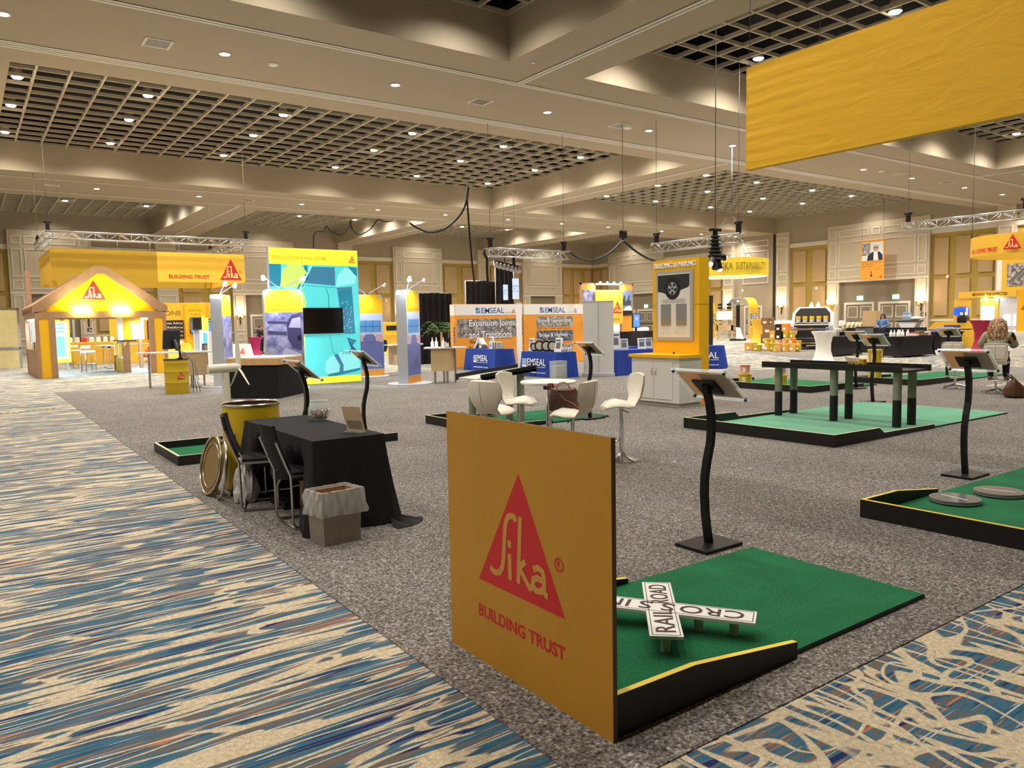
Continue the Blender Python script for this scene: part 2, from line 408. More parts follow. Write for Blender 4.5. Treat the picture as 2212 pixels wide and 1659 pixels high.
for k, (p0, p1, n) in enumerate((((-16, 19.72, 0), (XR, 19.72, 0), 1), ((-16, 23.95, 0), (XR, 23.95, 0), 2), ((14.52, -10, 0), (14.52, 19.6, 0), 1), ((30.2, 24.3, 0), (30.2, 43.8, 0), 1), ((45.3, -10, 0), (45.3, 19.6, 0), 1),
        ((-16, 44.0, 0), (XR, 44.0, 0), 1), ((-16, 48.0, 0), (XR, 48.0, 0), 1), ((14.3, 48.2, 0), (14.3, YB, 0), 1), ((29.6, 48.2, 0), (29.6, YB, 0), 1), ((45.1, 48.2, 0), (45.1, YB, 0), 1))):
    struct(track(p0, p1, n), 'trim_%d' % (k+1))

# ---- downlights
def make_downlight():
    t = thing('ceiling_downlight', '', 'ceiling light')
    b = B(RAIL); b.lathe([(.12, .002), (.165, -.004), (.17, -.014), (.13, -.016), (.12, .002)], n=20, caps=False); b.obj('trim_ring', t)
    b = B(LENS); b.lathe([(.125, -.006), (.0, -.012)], n=20, caps=False); b.obj('lens', t)
    return t
def make_gridlight():
    t = thing('ceiling_downlight', '', 'ceiling light')
    b = B(GRIDM); b.lathe([(.08, .35), (.15, .3), (.17, .03), (.18, 0)], n=16, caps=False); b.obj('can', t)
    b = B(LENS); b.lathe([(.17, .02), (.14, -.03), (.0, -.05)], n=16, caps=False); b.obj('lens', t)
    return t
dl0 = make_downlight(); gl0 = make_gridlight(); used = [0, 0]
def place_light(k, x, y, z, label, group, power):
    src = (dl0, gl0)[k]
    if used[k]: o = dup(src, (x, y, z), 0, label, group)
    else: o = src; o.location = (x, y, z); o['label'] = label; o['group'] = group; used[k] = 1
    downlamp(x, y, -.08 if k else -.03, power, parent=o)
def inview(x, y, z):
    d = V((x, y, z-EYE)); w_ = d.dot(fw)
    return w_ > .5 and abs(d.dot(rt)/w_) < .68 and abs(d.dot(up)/w_) < .515
for yy, nm in ((21.78, 'near'), (45.85, 'far')):
    i = 0
    for x in LX:
        if inview(x, yy, ZS):
            place_light(0, x, yy, ZS, '%s round downlight from the left in the %s ceiling beam' % (ORD[i], nm), 'downlights in the %s ceiling beam' % nm, P_BEAM); i += 1
        else: downlamp(x, yy, ZS-.03, P_BEAM)
for row, ys, xs in (('nearest coffer', (3.6, 8.0, 12.0, 16.64), (-8.9, -3.9, 1.2, 6.2, 11.2, 17.2, 22.25, 27.3, 32.5, 37.5, 42.2, 48.3, 53.3)),
                    ('middle coffer', (27.4, 31.6, 35.6, 40.45), (-8.9, -3.9, 2.1, 6.2, 11.3, 17.25, 22.3, 27.3, 32.6, 37.3, 42.15, 48.25, 53.1)),
                    ('far coffer', (51.3, 55.6, 59.7), (-8.9, -3.9, 1.2, 6.2, 11.2, 17.2, 22.3, 27.0, 32.3, 37.4, 42.4, 48.2, 53.2))):
    for j, yy in enumerate(ys):
        i = 0
        for x in xs:
            if not any(c[0]+.3 < x < c[1]-.3 for c in COF if c[2] < yy < c[3]): continue
            if inview(x, yy, ZG) and not (yy < 14 and x < 17):
                place_light(1, x, yy, ZG, '%s lamp from the left in %s row of the %s grid' % (ORD[i], ('front', 'second', 'third', 'rear')[j], row), 'downlights in the %s grid' % row, P_GRID*(.6 if yy > 50 else 1)); i += 1
            else: downlamp(x, yy, ZG-.08, P_GRID*(.6 if yy > 50 else 1))
# lamps washing the panelled bays
for x, y in ((5.8, 65.2), (21.6, 65.2), (36.75, 65.2), (52.2, 65.2), (57.9, 33.1), (57.9, 60.0), (58.2, 44.8)): downlamp(x, y, ZG-.05, P_GRID*.45)
# ---- ceiling vents and detectors
def vent(px, py, rz, kind, label):
    p = G(px, py, ZS); t = thing('ceiling_vent', label, 'vent', (p.x, p.y, ZS), rz, 'vents in the ceiling beams')
    b = B(RAIL)
    for x0, x1, y0, y1 in ((-.34, .34, -.34, -.27), (-.34, .34, .27, .34), (-.34, -.27, -.27, .27), (.27, .34, -.27, .27)): b.box(x0, x1, y0, y1, -.02, 0)
    b.obj('frame', t)
    b = B(SLOT if kind else TAUPE); b.box(-.27, .27, -.27, .27, -.006, 0); b.obj('core', t)
    if kind:
        b = B(RAIL)
        for k in range(5): b.cbox((0, -.2+k*.1, -.012), (.54, .012, .05), 0, 0, 0, .6)
        b.obj('louvre', t)
vent(340, 93, 0, 1, 'louvred white vent at upper left in the near ceiling beam'); vent(1038, 219, 0, 0, 'square flat return grille in the near ceiling beam')
vent(1338, 271, 0, 1, 'small vent beside a smoke detector in the near ceiling beam'); vent(113, 399.5, 0, 1, 'leftmost vent in the far ceiling beam'); vent(536, 432, 0, 0, 'flat grille in the far ceiling beam above the lightbox'); vent(756, 449, 0, 1, 'vent in the far beam right of the flat grille'); vent(1941, 375.5, 0, 1, 'vent between lamps below the hanging yellow banner'); vent(2046, 393.5, 0, 0, 'grille right of the vent below the yellow banner')
for px, py, r, nm in ((1356, 275.5, .17, 'white round smoke detector beside the vent in the near beam'), (590, 138, .14, 'white round smoke detector in the near beam at left'), (1152, 133, .06, 'small sprinkler cover plate on the ceiling by the beam corner'), (1904, 369.5, .15, 'flat round detector below the hanging yellow banner')):
    p = G(px, py, ZS); b = B(WHT); b.lathe([(r, 0), (r, -.02), (r*.8, -.05), (0, -.055)], caps=False); o = b.obj('smoke_detector', loc=(p.x, p.y, ZS)); tag(o, nm, 'smoke detector')

# ---- walls: gold bays with acoustic panels between panelled cream bays
def WF(w, s, z, d): return V((s, YB-d, z)) if w == 'back' else V((XR-d, s, z))
wallo = {}
for w_, s0, s1 in (('back', -16, XR+.4), ('right', -10, YB)):
    b = B(GOLD)
    if w_ == 'back': b.box(s0, s1, YB, YB+.4, 0, ZS)
    else: b.box(XR, XR+.4, s0, s1, 0, ZS)
    wallo[w_] = struct(b, 'wall_'+w_)
def wbox(b, w, s0, s1, z0, z1, d0, d1, bev=0):
    p, q = WF(w, s0, z0, d0), WF(w, s1, z1, d1)
    b.box(min(p.x, q.x), max(p.x, q.x), min(p.y, q.y), max(p.y, q.y), z0, z1, bev)
TRIM = M('trim_paint', 'E6DECF', .5)
def frame(b, w, s0, s1, z0, z1, d, t=.09, h=.05):
    b.m(TRIM)
    for a in ((s0, s1, z0, z0+t), (s0, s1, z1-t, z1), (s0, s0+t, z0+t, z1-t), (s1-t, s1, z0+t, z1-t)): wbox(b, w, *a, d, d+h)
def gold(w, s0, s1, tn):
    b = B(CEIL); wbox(b, w, s0, s1, 7.95, ZS, 0, .12); b.m(TRIM); wbox(b, w, s0, s1, 7.6, 7.95, 0, .18); wbox(b, w, s0, s1, 1.08, 1.24, 0, .06); wbox(b, w, s0, s1, 0, .38, 0, .05)
    struct(b, 'trim_%d' % tn)
    n = max(1, round((s1-s0)/1.75)); g = (s1-s0)/n
    for k in range(n):
        a, c = s0+g*k+g*.17, s0+g*(k+1)-g*.17
        for z0, z1 in ((4.55, 7.25), (1.5, 4.2)):
            b = B(FABR); wbox(b, w, a, c, z0, z1, .02, .14, .02); b.obj('acoustic_panel', wallo[w])
def leaf(b, w, s0, s1, dep):
    b.m(TAUPE); wbox(b, w, s0, s1, 0, 2.5, dep, dep+.05); m = (s0+s1)/2
    b.m(SLOT); wbox(b, w, m-.012, m+.012, 0, 2.5, dep+.04, dep+.052)
dn = [0]
def door(w, s0, s1, dep):
    dn[0] += 1; b = B(TAUPE); leaf(b, w, s0, s1, dep); o = struct(b, 'door_%d' % dn[0])
    b = B(TRIM); wbox(b, w, s0-.18, s0, 0, 2.68, dep, dep+.1); wbox(b, w, s1, s1+.18, 0, 2.68, dep, dep+.1); wbox(b, w, s0, s1, 2.5, 2.68, dep, dep+.1); b.obj('door_frame', o)
    m = (s0+s1)/2
    for a, c in ((s0+.12, m-.12), (m+.12, s1-.12)):
        b = B(WALLM)
        for z0, z1 in ((.25, 1.0), (1.45, 2.35)): frame(b, w, a, c, z0, z1, dep+.05, .05, .02)
        b.obj('door_panel', o)
        b = B(STL); wbox(b, w, a, c, 1.16, 1.24, dep+.08, dep+.13); b.obj('push_bar', o)
def bay(w, s0, s1, tn, pil=False):
    D = .35; b = B(WALLM); W_ = s1-s0
    if pil: wbox(b, w, s0, s1, 0, ZS, 0, D); cols = [(s0+.15, s1-.15)]
    else:
        e = 1.05; wbox(b, w, s0, s0+e, 0, ZS, 0, D); wbox(b, w, s1-e, s1, 0, ZS, 0, D); wbox(b, w, s0+e, s1-e, 4.35, ZS, 0, D)
        b.m(TAUPE); wbox(b, w, s0+e, s1-e, 0, 4.35, 0, .06)
        cols = [(s0+.2, s0+.85), (s0+1.02, s1-1.02), (s1-.85, s1-.2)]
        b.m(TRIM); wbox(b, w, s0, s1, 4.35, 4.5, D, D+.03)
    for k, (a, c) in enumerate(cols):
        frame(b, w, a, c, 5.6, 7.65, D); frame(b, w, a, c, 4.68, 5.38, D)
        if c-a > 5:
            m = (a+c)/2; frame(b, w, a, m-.6, 8.0, 8.58, D); frame(b, w, m-.35, m+.35, 8.0, 8.58, D); frame(b, w, m+.6, c, 8.0, 8.58, D)
        else: frame(b, w, a, c, 8.0, 8.58, D)
        if pil or k != 1: frame(b, w, a, c, 1.3, 4.3, D); frame(b, w, a, c, .45, 1.05, D)
    struct(b, 'trim_%d' % tn)
    if not pil:
        if W_ > 7:
            m = (s0+s1)/2
            for k in (-1.45, 1.45): door(w, m+k-1.1, m+k+1.1, .06)
        else: m = (s0+s1)/2; door(w, m-1.1, m+1.1, .06)
tn = 20
for a, c, k in ((-16, 3.1, 'g'), (3.1, 8.5, 'b'), (8.5, 13, 'g'), (13, 14.6, 'p'), (14.6, 18.9, 'g'), (18.9, 24.3, 'b'), (24.3, 28.5, 'g'), (28.5, 29.9, 'p'), (29.9, 34.05, 'g'), (34.05, 39.45, 'b'), (39.45, 43.7, 'g'), (43.7, 45.1, 'p'), (45.1, 49.4, 'g'), (49.4, 54.9, 'b'), (54.9, XR, 'g')):
    tn += 1; gold('back', a, c, tn) if k == 'g' else bay('back', a, c, tn, k == 'p')
for a, c, k in ((-10, 13, 'g'), (13, 21, 'b'), (21, 23.2, 'g'), (23.2, 24.4, 'p'), (24.4, 28.95, 'g'), (28.95, 37.3, 'b'), (37.3, 41.0, 'g'), (41.0, 42.3, 'p'), (42.3, 42.75, 'n'), (46.9, 48.2, 'p'), (48.2, 55.8, 'g'), (55.8, 64.1, 'b'), (64.1, YB, 'g')):
    tn += 1
    if k == 'g': gold('right', a, c, tn)
    elif k != 'n': bay('right', a, c, tn, k == 'p')
# plain bay with partition pocket
b = B(CEIL); wbox(b, 'right', 42.75, 46.9, 0, ZS, 0, .15); b.m(SLOT); wbox(b, 'right', 42.4, 42.75, 0, ZS-.1, 0, .16); b.m(TRIM)
frame(b, 'right', 43.2, 46.0, 8.0, 8.58, .15); frame(b, 'right', 43.2, 46.0, 5.6, 7.65, .15); frame(b, 'right', 43.2, 46.0, 4.68, 5.38, .15); struct(b, 'trim_50')
door('right', 44.0, 45.6, .16)
# sconces
BULB = M('sconce_shade', 'FFE2B0', .4, emit=5, ec='FFD9A0'); BRZ = M('bronze', '4A3A28', .4, .8)
def make_sconce():
    t = thing('wall_sconce', '', 'wall lamp'); b = B(BRZ)
    b.ball((0, -.06, -.35), .09, 10, 6); b.tube([(0, -.05, -.5), (0, -.1, -.75), (0, -.06, -.95)], [.04, .05, .015], 8)
    for s in (-1, 1): b.tube([(0, -.08, -.35), (s*.12, -.16, -.48), (s*.26, -.2, -.42), (s*.3, -.2, -.2)], .025, 6); b.lathe([(.03, -.22), (.09, -.18), (.1, -.15)], (s*.3, -.2, 0), 10, False)
    b.obj('bracket', t)
    for s in (-1, 1): b = B(BULB); b.lathe([(.05, -.15), (.1, .0), (.11, .16), (.07, .2)], (s*.3, -.2, 0), 12); b.obj('lamp_shade', t)
    return t
sc0 = make_sconce(); su = [0]
def sconce(w, s, label, d=.35):
    p = WF(w, s, 2.75, d); rz = 0 if w == 'back' else PI/2*3
    o = sc0 if not su[0] else dup(sc0, p, rz, label)
    su[0] = 1; o.location = p; o.rotation_euler = (0, 0, rz); o['label'] = label; o['group'] = 'lit wall sconces'
    l = bpy.data.lights.new('sconce_lamp', 'POINT'); l.energy = 22; l.color = (1, .72, .42); l.shadow_soft_size = .12
    lo = bpy.data.objects.new('sconce_lamp', l); COL.objects.link(lo); lo.parent = o; lo.location = (0, -.28, .45)
for w_, s_, lb in (('back', 8.0, 'lit two-shade wall sconce seen through the wood-framed house'), ('back', 19.4, 'lit wall sconce just left of the lightbox tower'), ('back', 34.6, 'lit wall sconce left of the curtain, behind the lamp tower'), ('right', 63.6, 'lit wall sconce behind the white roll-up panel'), ('right', 47.5, 'lit wall sconce above the glowing tilted screen'), ('right', 41.65, 'lit wall sconce left of the white truck'), ('right', 36.8, 'lit wall sconce right of the white truck'), ('right', 29.45, 'lit wall sconce right of the double doors')): sconce(w_, s_, lb)
# exit signs
XG = M('exit_green', '8FE0B0', .4, emit=1.2); XW = M('exit_white', 'F2FFF6', .4, emit=1.5)
for w_, s_, z_, lb in (('right', 34.5, 3.02, 'green exit sign over the left double door of the right wall'), ('right', 31.55, 3.02, 'green exit sign over the right double door of the right wall'), ('right', 58.5, 3.0, 'green exit sign behind the yellow kiosk'), ('back', 22.0, 3.0, 'green exit sign left of the lightbox tower'), ('back', 4.9, 3.0, 'green exit sign seen through the wooden house')):
    t = thing('exit_sign', lb, 'sign', WF(w_, s_, z_, .16 if w_ != 'x' else 0), 0 if w_ == 'back' else -PI/2)
    b = B(XG); b.box(-.26, .26, 0, .05, -.18, .18); b.obj('housing', t)
    b = B(XW); b.text('EXIT', (-.2, -.002, -.09), X3, Z3, .18, .4); b.obj('lettering', t)
for w_, s_, z_, lb in (('back', 8.1, 1.62, 'small dark room plaque under the sconce inside the house'), ('right', 33.0, 1.65, 'small dark plaque behind the standing woman'), ('right', 29.3, 1.62, 'small dark plaque under the right sconce')):
    t = thing('wall_plaque', lb, 'sign', WF(w_, s_, z_, .36), 0 if w_ == 'back' else -PI/2); b = B(SLOT); b.box(-.22, .22, 0, .03, -.12, .12, .005); b.obj('plate', t); b = B(WHT); b.box(-.13, .13, -.003, .0, -.05, .03); b.obj('inset', t)
for w_, s_, z_, lb in (('right', 27.7, 4.36, 'small white speaker box between panels left of the hanging round sign'), ('right', 38.4, 4.0, 'small white speaker box on the panel above the white truck'), ('right', 46.0, 4.1, 'small box on the plain wall above the yellow arch'), ('back', 33.2, 3.9, 'small white box on the gold panel left of the curtain'), ('back', 17.6, 4.0, 'small white box on the gold panel below the hanging box sign')):
    p = WF(w_, s_, z_, .15); b = B(WHT); b.box(-.09, .09, -.09, .09, -.12, .12, .02); tag(b.obj('wall_speaker', loc=p), lb, 'speaker')
# ================================================================ near objects
MUST = M('mustard_panel', 'CE962E', .55, noise=.04, scale=3)
PEDGE = M('panel_edge', '5A4A34', .6); YEDGE = M('yellow_edge', 'FFDF3A', .5); PALE = M('raw_edge', 'E2D3A8', .6)
# sign board
t = thing('sign_board', 'large mustard sign board with red triangle logo standing at the front of the green mat', 'sign', (2.0, 2.155, 0))
b = B(MUST); T = 1.2; b.box(-.002, .0, 0, T+.03, .0, 1.228); b.m(PEDGE); b.box(0, .022, 0, T+.03, 0, 1.226); b.obj('panel', t)
b = B(RED); logo(b, (-.002, .954, .422), (0, -1, 0), .664, .575, RED, M('mustard_letter', 'D9A348', .55), True, .0006)
b.m(RED); b.text('BUILDING TRUST', (-.002, .962, .235), (0, -1, 0), Z3, .063, .672, .0008, .03); b.obj('lettering', t)

def golf_mat(label, x0, x1, y0, y1, right=None, left=None, end=None, edge=PALE, group='putting mats', tx=.03, turf=None):
    """green mat; right/left are (x,z) outlines of the boards along X, end = height of the board across its head"""
    t = thing('putting_mat', label, 'golf mat', (x0, y0, 0), 0, group); W, Dp = x1-x0, y1-y0
    b = B(BLK); b.box(0, W, 0, Dp, .007, tx-.006); b.obj('underlay', t)
    b = B(turf or TURF); b.box(.0, W-.004, .004, Dp-.004, tx-.006, tx); b.obj('turf', t)
    for side, yy in ((right, -.02), (left, Dp-.01)):
        if not side: continue
        b = B(BLK); pr = [(p[0]-x0, p[1]) for p in side]
        b.prism([(pr[0][0], .007)]+[(pr[-1][0], .007)]+pr[::-1], (0, yy, 0), X3, Z3, .03); o = b.obj('kick_board', t)
        b = B(edge)
        for (a, c), (d, e) in zip(pr, pr[1:]): b.face([(a, yy, c+.002), (d, yy, e+.002), (d, yy+.03, e+.002), (a, yy+.03, c+.002)])
        b.obj('edge_strip', o)
    if end:
        b = B(BLK); b.box(-.03, 0, -.02, Dp+.02, .007, end); o = b.obj('kick_board', t)
        b = B(edge); b.box(-.03, 0, -.02, Dp+.02, end, end+.003); b.obj('edge_strip', o)
    return t
golf_mat('green putting mat with the railroad crossing sign, behind the mustard board', 2.03, 4.53, 2.19, 3.42, [(2.03, .185), (2.5, .178), (3.24, .085)], [(2.1, .18), (2.5, .17), (3.3, .06)], None, YEDGE)
golf_mat('spotlit pale green putting mat carrying the long black bridge', 8.93, 13.95, 5.49, 7.95, [(8.93, .165), (9.96, .155), (10.09, .08), (11.47, .065)], [(8.93, .165), (10.08, .15), (10.18, .075), (11.55, .065)], .165, turf=PTURF)
golf_mat('green putting mat with clear discs at the right edge of the photo', 6.0, 10.4, .55, 3.41, None, [(6.0, .155), (6.51, .152), (7.23, .065)], .155, YEDGE)
golf_mat('small walled putting mat with a cup, left of the yellow drum', 2.07, 5.0, 9.87, 11.26, [(2.07, .125), (5, .12)], [(2.07, .125), (5, .12)], .125)
golf_mat('putting mat behind the bar stools, under the pale ramp', 6.25, 9.0, 9.75, 11.2, [(6.25, .145), (6.9, .14), (7.1, .08), (7.75, .07)], [(6.25, .145), (6.9, .14), (7.1, .08), (7.75, .07)], .145)
golf_mat('putting mat with yellow pails at its head, beyond the bridge', 14.9, 17.6, 9.75, 12.7, [(14.9, .15), (16.3, .14), (16.4, .1), (17.0, .09)], [(14.9, .15), (16.9, .09)], .15)
golf_mat('farthest putting mat near the patterned aisle', 18.0, 22.6, 8.95, 10.7, [(18.0, .15), (19.3, .14), (19.5, .09), (20.6, .07)], [(18, .15), (20, .09)], .15)
b = B(WHT); b.lathe([(.0, .0), (.055, .0), (.06, .004), (.0, .004)], n=20, caps=False); o = b.obj('golf_cup', loc=(2.55, 10.55, .0305)); tag(o, 'white golf cup rim on the small walled mat', 'golf cup')
# railroad crossing sign
t = thing('railroad_crossing_sign', 'white crossbuck railroad sign lying on short pegs on the green mat', 'sign', (2.97, 2.82, 0))
PEG = M('grey_peg', 'C9C6BC', .6)
for nm, a, hl, z, txt in (('plank', math.atan2(.58, .53), .39, .125, 'RAIL ROAD'), ('plank', math.atan2(.83, -.55), .49, .126, None)):
    b = B(WHT); b.cbox((0, 0, z), (2*hl, .165, .018), a, .002)
    d = V((math.cos(a), math.sin(a), 0)); n = V((-d.y, d.x, 0)); pl = b.obj(nm, t)
    b = B(M('sign_text_brown', '4A2F2E', .6))
    if txt:
        b.text('RAIL', d*-.34-n*.05+V((0, 0, z+.0095)), d, n, .10, .30); b.text('ROAD', d*.05-n*.05+V((0, 0, z+.0095)), d, n, .10, .29)
        q = [(-.375, -.068), (.375, -.068), (.375, .068), (-.375, .068)]
    else:
        b.text('CRO', d*-.43-n*.05+V((0, 0, z+.0095)), d, n, .10, .33); b.text('S', d*-.07-n*.05+V((0, 0, z+.0095)), d, n, .10, .07); b.text('S', d*.05-n*.05+V((0, 0, z+.0095)), d, n, .10, .07); b.text('ING', d*.17-n*.05+V((0, 0, z+.0095)), d, n, .10, .28)
        q = [(-.475, -.068), (.475, -.068), (.475, .068), (-.475, .068)]
    b.stroke([(x, y) for x, y in q], .004, (0, 0, z+.009), d, n, .0012, True); b.obj('lettering', pl)
    for s in ((-.9, .9) if txt else (-.86, -.45, .86)):
        c = d*(hl*s*.9)
        b = B(PEG); b.cyl(c+V((0, 0, .03)), c+V((0, 0, .117)), .024, n=16); b.obj('peg', t)

# placard stands
PRINT = speckle_mat('placard_print', [(.35, 'D8B58A'), (.5, 'CDA87C'), (.62, 'B9B6B0'), (.7, '9FA5A6')], 3, 0, .4)
def sheer(m, tcol):
    nt = m.node_tree; pb = nt.nodes['Principled BSDF']; tr = nt.nodes.new('ShaderNodeBsdfTranslucent'); mx = nt.nodes.new('ShaderNodeMixShader')
    tr.inputs[0].default_value = rgb(tcol); mx.inputs[0].default_value = .55; out = nt.nodes['Material Output']
    nt.links.new(pb.outputs[0], mx.inputs[1]); nt.links.new(tr.outputs[0], mx.inputs[2]); nt.links.new(mx.outputs[0], out.inputs[0]); return m
KRAFT = M('placard_kraft', 'D2AA7A', .5, noise=.05, scale=6); STONE = M('placard_stone', 'A9A59C', .5, noise=.25, scale=5)
sheer(KRAFT, 'F0CC9C'); sheer(STONE, 'D8D4CA')
ACRY = M('clear_acrylic', 'FFFFFF', .03, alpha=.13); AEDGE = M('acrylic_edge_glow', 'E6F4F2', .15, emit=.15)  # sheet edges get a faint glow of their own to look bright
def make_stand():
    t = thing('placard_stand', '', 'placard stand', group='black placard stands')
    b = B(BLKM); b.box(-.2, .2, -.15, .15, 0, .025, .004); b.obj('base_plate', t)
    pr = [(0, .02), (-.018, .12), (-.04, .25), (-.05, .4), (-.045, .52), (-.02, .64), (.015, .76), (.026, .86), (.024, .96), (.005, 1.06), (-.02, 1.13), (-.035, 1.19)]
    b = B(BLKM); rg = []
    for k, (x, z) in enumerate(pr):
        a = pr[max(k-1, 0)]; c = pr[min(k+1, len(pr)-1)]; d = V((c[0]-a[0], 0, c[1]-a[1])).normalized(); s = V((d.z, 0, -d.x))*.02; e = V((0, .026, 0)); p = V((x, 0, z))
        rg.append([b.v(p-s-e), b.v(p+s-e), b.v(p+s+e), b.v(p-s+e)])
    b.skin(rg, sm=False); b.obj('post', t)
    ax = V((.26, 0, -.22)).normalized(); n = V((-ax.z, 0, ax.x)); n = n if n.z > 0 else -n; c = V((0, 0, 1.19))
    T = Matrix((( ax.x, 0, n.x, c.x), (0, 1, 0, 0), (ax.z, 0, n.z, c.z), (0, 0, 0, 1)))
    b = B(BLKM); b.T = T; b.box(-.075, .075, -.1, .1, -.03, -.014); b.obj('bracket', t)
    p = None
    for z in (-.006, .006):
        b = B(ACRY); b.T = T; b.box(-.17, .17, -.248, .248, z-.002, z+.002); b.m(AEDGE)
        for q in ((-.172, -.17, -.248, .248), (.17, .172, -.248, .248), (-.17, .17, -.25, -.248), (-.17, .17, .248, .25)): b.box(*q, z-.002, z+.002)
        b.obj('acrylic_sheet', t)
    b = B(KRAFT); b.T = T; b.box(-.14, .14, -.216, .216, -.001, .001); b.m(STONE); b.box(-.13, .138, -.21, .02, -.0016, .0016); b.obj('print', t)
    for x in (-.155, .155):
        for y in (-.232, .232):
            b = B(BLKM); b.T = T; b.cyl((x, y, -.016), (x, y, .012), .011, n=12); b.obj('standoff', t)
    return t
st0 = make_stand(); first = True
for x, y, lb in ((4.38, 3.68, 'tall black placard stand at the far edge of the railroad sign mat'), (8.32, 3.65, 'black placard stand at the corner of the disc mat'), (14.06, 7.86, 'black placard stand at the far end of the long bridge mat'),
                 (16.47, 9.6, 'black placard stand just left of the one at the bridge mat'), (20.22, 9.36, 'small distant placard stand before the black draped tables at right'), (8.6, 9.78, 'placard stand behind the bar stool with the handbag'),
                 (2.98, 8.05, 'placard stand behind the fishbowl, panel over the black skirted counter'), (4.61, 10.02, 'placard stand behind the table, panel before the lightbox shoe')):
    if first: st0.location = (x, y, .006); st0['label'] = lb; first = False
    else: dup(st0, (x, y, .006), 0, lb)

# bridge over mat two
PGR = M('post_grey', '8E907F', .7, noise=.04, scale=5)
def bridge(name, label, x0, x1, y0, y1, z, posts, top, along='y', split=.43, deckm=None, zz=None):
    t = thing(name, label, 'golf obstacle', (x0, y0, 0))
    W, L_ = x1-x0, y1-y0; z2 = zz or z
    zf = (lambda k: z+(z2-z)*k)
    b = B(deckm or BLK)
    if along == 'y': b.box(.02, W-.02, 0, L_, z-.03, z)
    else: b.prism([(0, z-.03), (W, z2-.03), (W, z2), (0, z)], (0, 0, 0), X3, Z3, L_)
    b.obj('deck', t)
    for s in (0, 1):
        b = B(BLK)
        if along == 'y': xx = s*(W-.025); b.box(xx, xx+.025, -.02 if s else .06, L_-.06 if s else L_+.02, z-.035, z+.06)
        else: yy = s*(L_-.03); b.prism([(-.03 if s else .1, z-.04), (W, z2-.04), (W, z2+.06), (-.03 if s else .1, z+.06)], (0, yy, 0), X3, Z3, .03)
        b.obj('rail', t)
    for px, py in posts:
        zt = (zf((px-x0)/W) if along == 'x' else z)-.032
        b = B(PGR); b.cyl((px-x0, py-y0, split), (px-x0, py-y0, zt), .06, n=20); o = b.obj('post', t)
        if split > .1: b = B(BLK); b.cyl((px-x0, py-y0, .031), (px-x0, py-y0, split), .061, n=20); b.obj('post_base', o)
    return t
bridge('golf_bridge', 'long black bridge deck on six grey and black posts over the pale mat', 10.9, 11.6, 5.62, 8.02, .87, [(x, y) for y in (5.8, 6.8, 7.8) for x in (11.03, 11.45)], .9)
RX0, RX1, RZ0, RZ1 = 6.42, 7.6, .80, .90
bridge('golf_ramp', 'pale ramp with dark side rails on grey posts behind the white bar stool', RX0, RX1, 9.95, 10.5, RZ0, [(RX0+.2, 10.06), (RX0+.2, 10.38), (RX1-.25, 10.06), (RX1-.25, 10.38)], .9, 'x', .031, M('ramp_deck', 'DAD6CC', .5), RZ1)

# toy excavator on the bridge
TOY = M('toy_yellow', 'D9A81E', .4); TOYW = M('toy_pale', 'E8DCB8', .4)
t = thing('toy_dump_truck', 'small yellow toy construction truck parked on the bridge deck', 'toy', (11.25, 6.55, .87), PI/2)
b = B(TOY); b.box(-.13, .13, -.05, .05, .04, .075, .006); b.box(-.13, -.05, -.045, .045, .075, .13, .008); b.obj('chassis', t)
b = B(TOYW); b.prism([(-.04, .08), (.15, .09), (.19, .16), (-.02, .14)], (0, .05, 0), X3, Z3, -.1); b.obj('dump_bed', t)
for x in (-.085, .03, .09):
    for y in (-.05, .05): b = B(BLK); b.cyl((x, y-.015, .03), (x, y+.015, .03), .03, n=14); b.obj('wheel', t)
# discs on mat three
for k, (x, y, lb) in enumerate(((6.98, 3.14, 'clear acrylic disc nearest the corner of the disc mat'), (7.55, 3.02, 'clear acrylic disc behind the first on the disc mat'), (7.1, 2.38, 'clear acrylic disc cut off by the right photo edge'))):
    t = thing('acrylic_disc', lb, 'golf obstacle', (x, y, .03), .4*k-.2, 'acrylic discs on the mat')
    b = B(M('smoky_acrylic', 'BDB9BC', .1, trans=.6, alpha=.85)); b.cyl((0, 0, .012), (0, 0, .04), .203, n=48); b.obj('disc', t)
    b = B(GRY); b.lathe([(.14, 0), (.15, .012), (.0, .012)], n=30, caps=False); b.obj('base_ring', t)
    b = B(WHT); b.cbox((0, 0, .041), (.012, .26, .002)); b.obj('slit_highlight', t)  # white bar paints the incised slit together with the highlight along it
# small pale blue marks on the carpet
for px, py, lb in ((1457, 997, 'tiny pale blue mark on the carpet, left one'), (1620, 1012, 'tiny pale blue mark on the carpet, right one')):
    p = G(px, py, .007); b = B(M('pale_blue_mark', '9FC3E6', .5)); b.cbox((0, 0, .001), (.05, .03, .002), .6); tag(b.obj('carpet_mark', loc=p), lb, 'tape')

# ---- registration table with black cloth
t = thing('folding_table', 'folding table hidden under the black cloth', 'table', (2.53, 6.75, 0))
b = B(GRY); b.box(-.3, .3, -.88, .88, .715, .74, .008); b.obj('table_top', t)
for y in (-.7, .7):
    b = B(STL); b.tube([(-.2, y, .72), (-.2, y, .03), (.2, y, .03), (.2, y, .72)], .014, 8); b.obj('leg', t)
random.seed(3)
per = []
hx, hy = .315, .9
def perim(s):
    """point and outward normal on the rounded table outline, s in 0..1"""
    L = 2*(2*hx+2*hy); d = s*L
    for (x0, y0), (x1, y1), n in (((-hx, -hy), (hx, -hy), (0, -1)), ((hx, -hy), (hx, hy), (1, 0)), ((hx, hy), (-hx, hy), (0, 1)), ((-hx, hy), (-hx, -hy), (-1, 0))):
        l = math.hypot(x1-x0, y1-y0)
        if d <= l+1e-9: f = d/l; return V((x0+(x1-x0)*f, y0+(y1-y0)*f)), V(n), f, l, n
        d -= l
    return V((-hx, -hy)), V((-1, 0)), 1, l, n
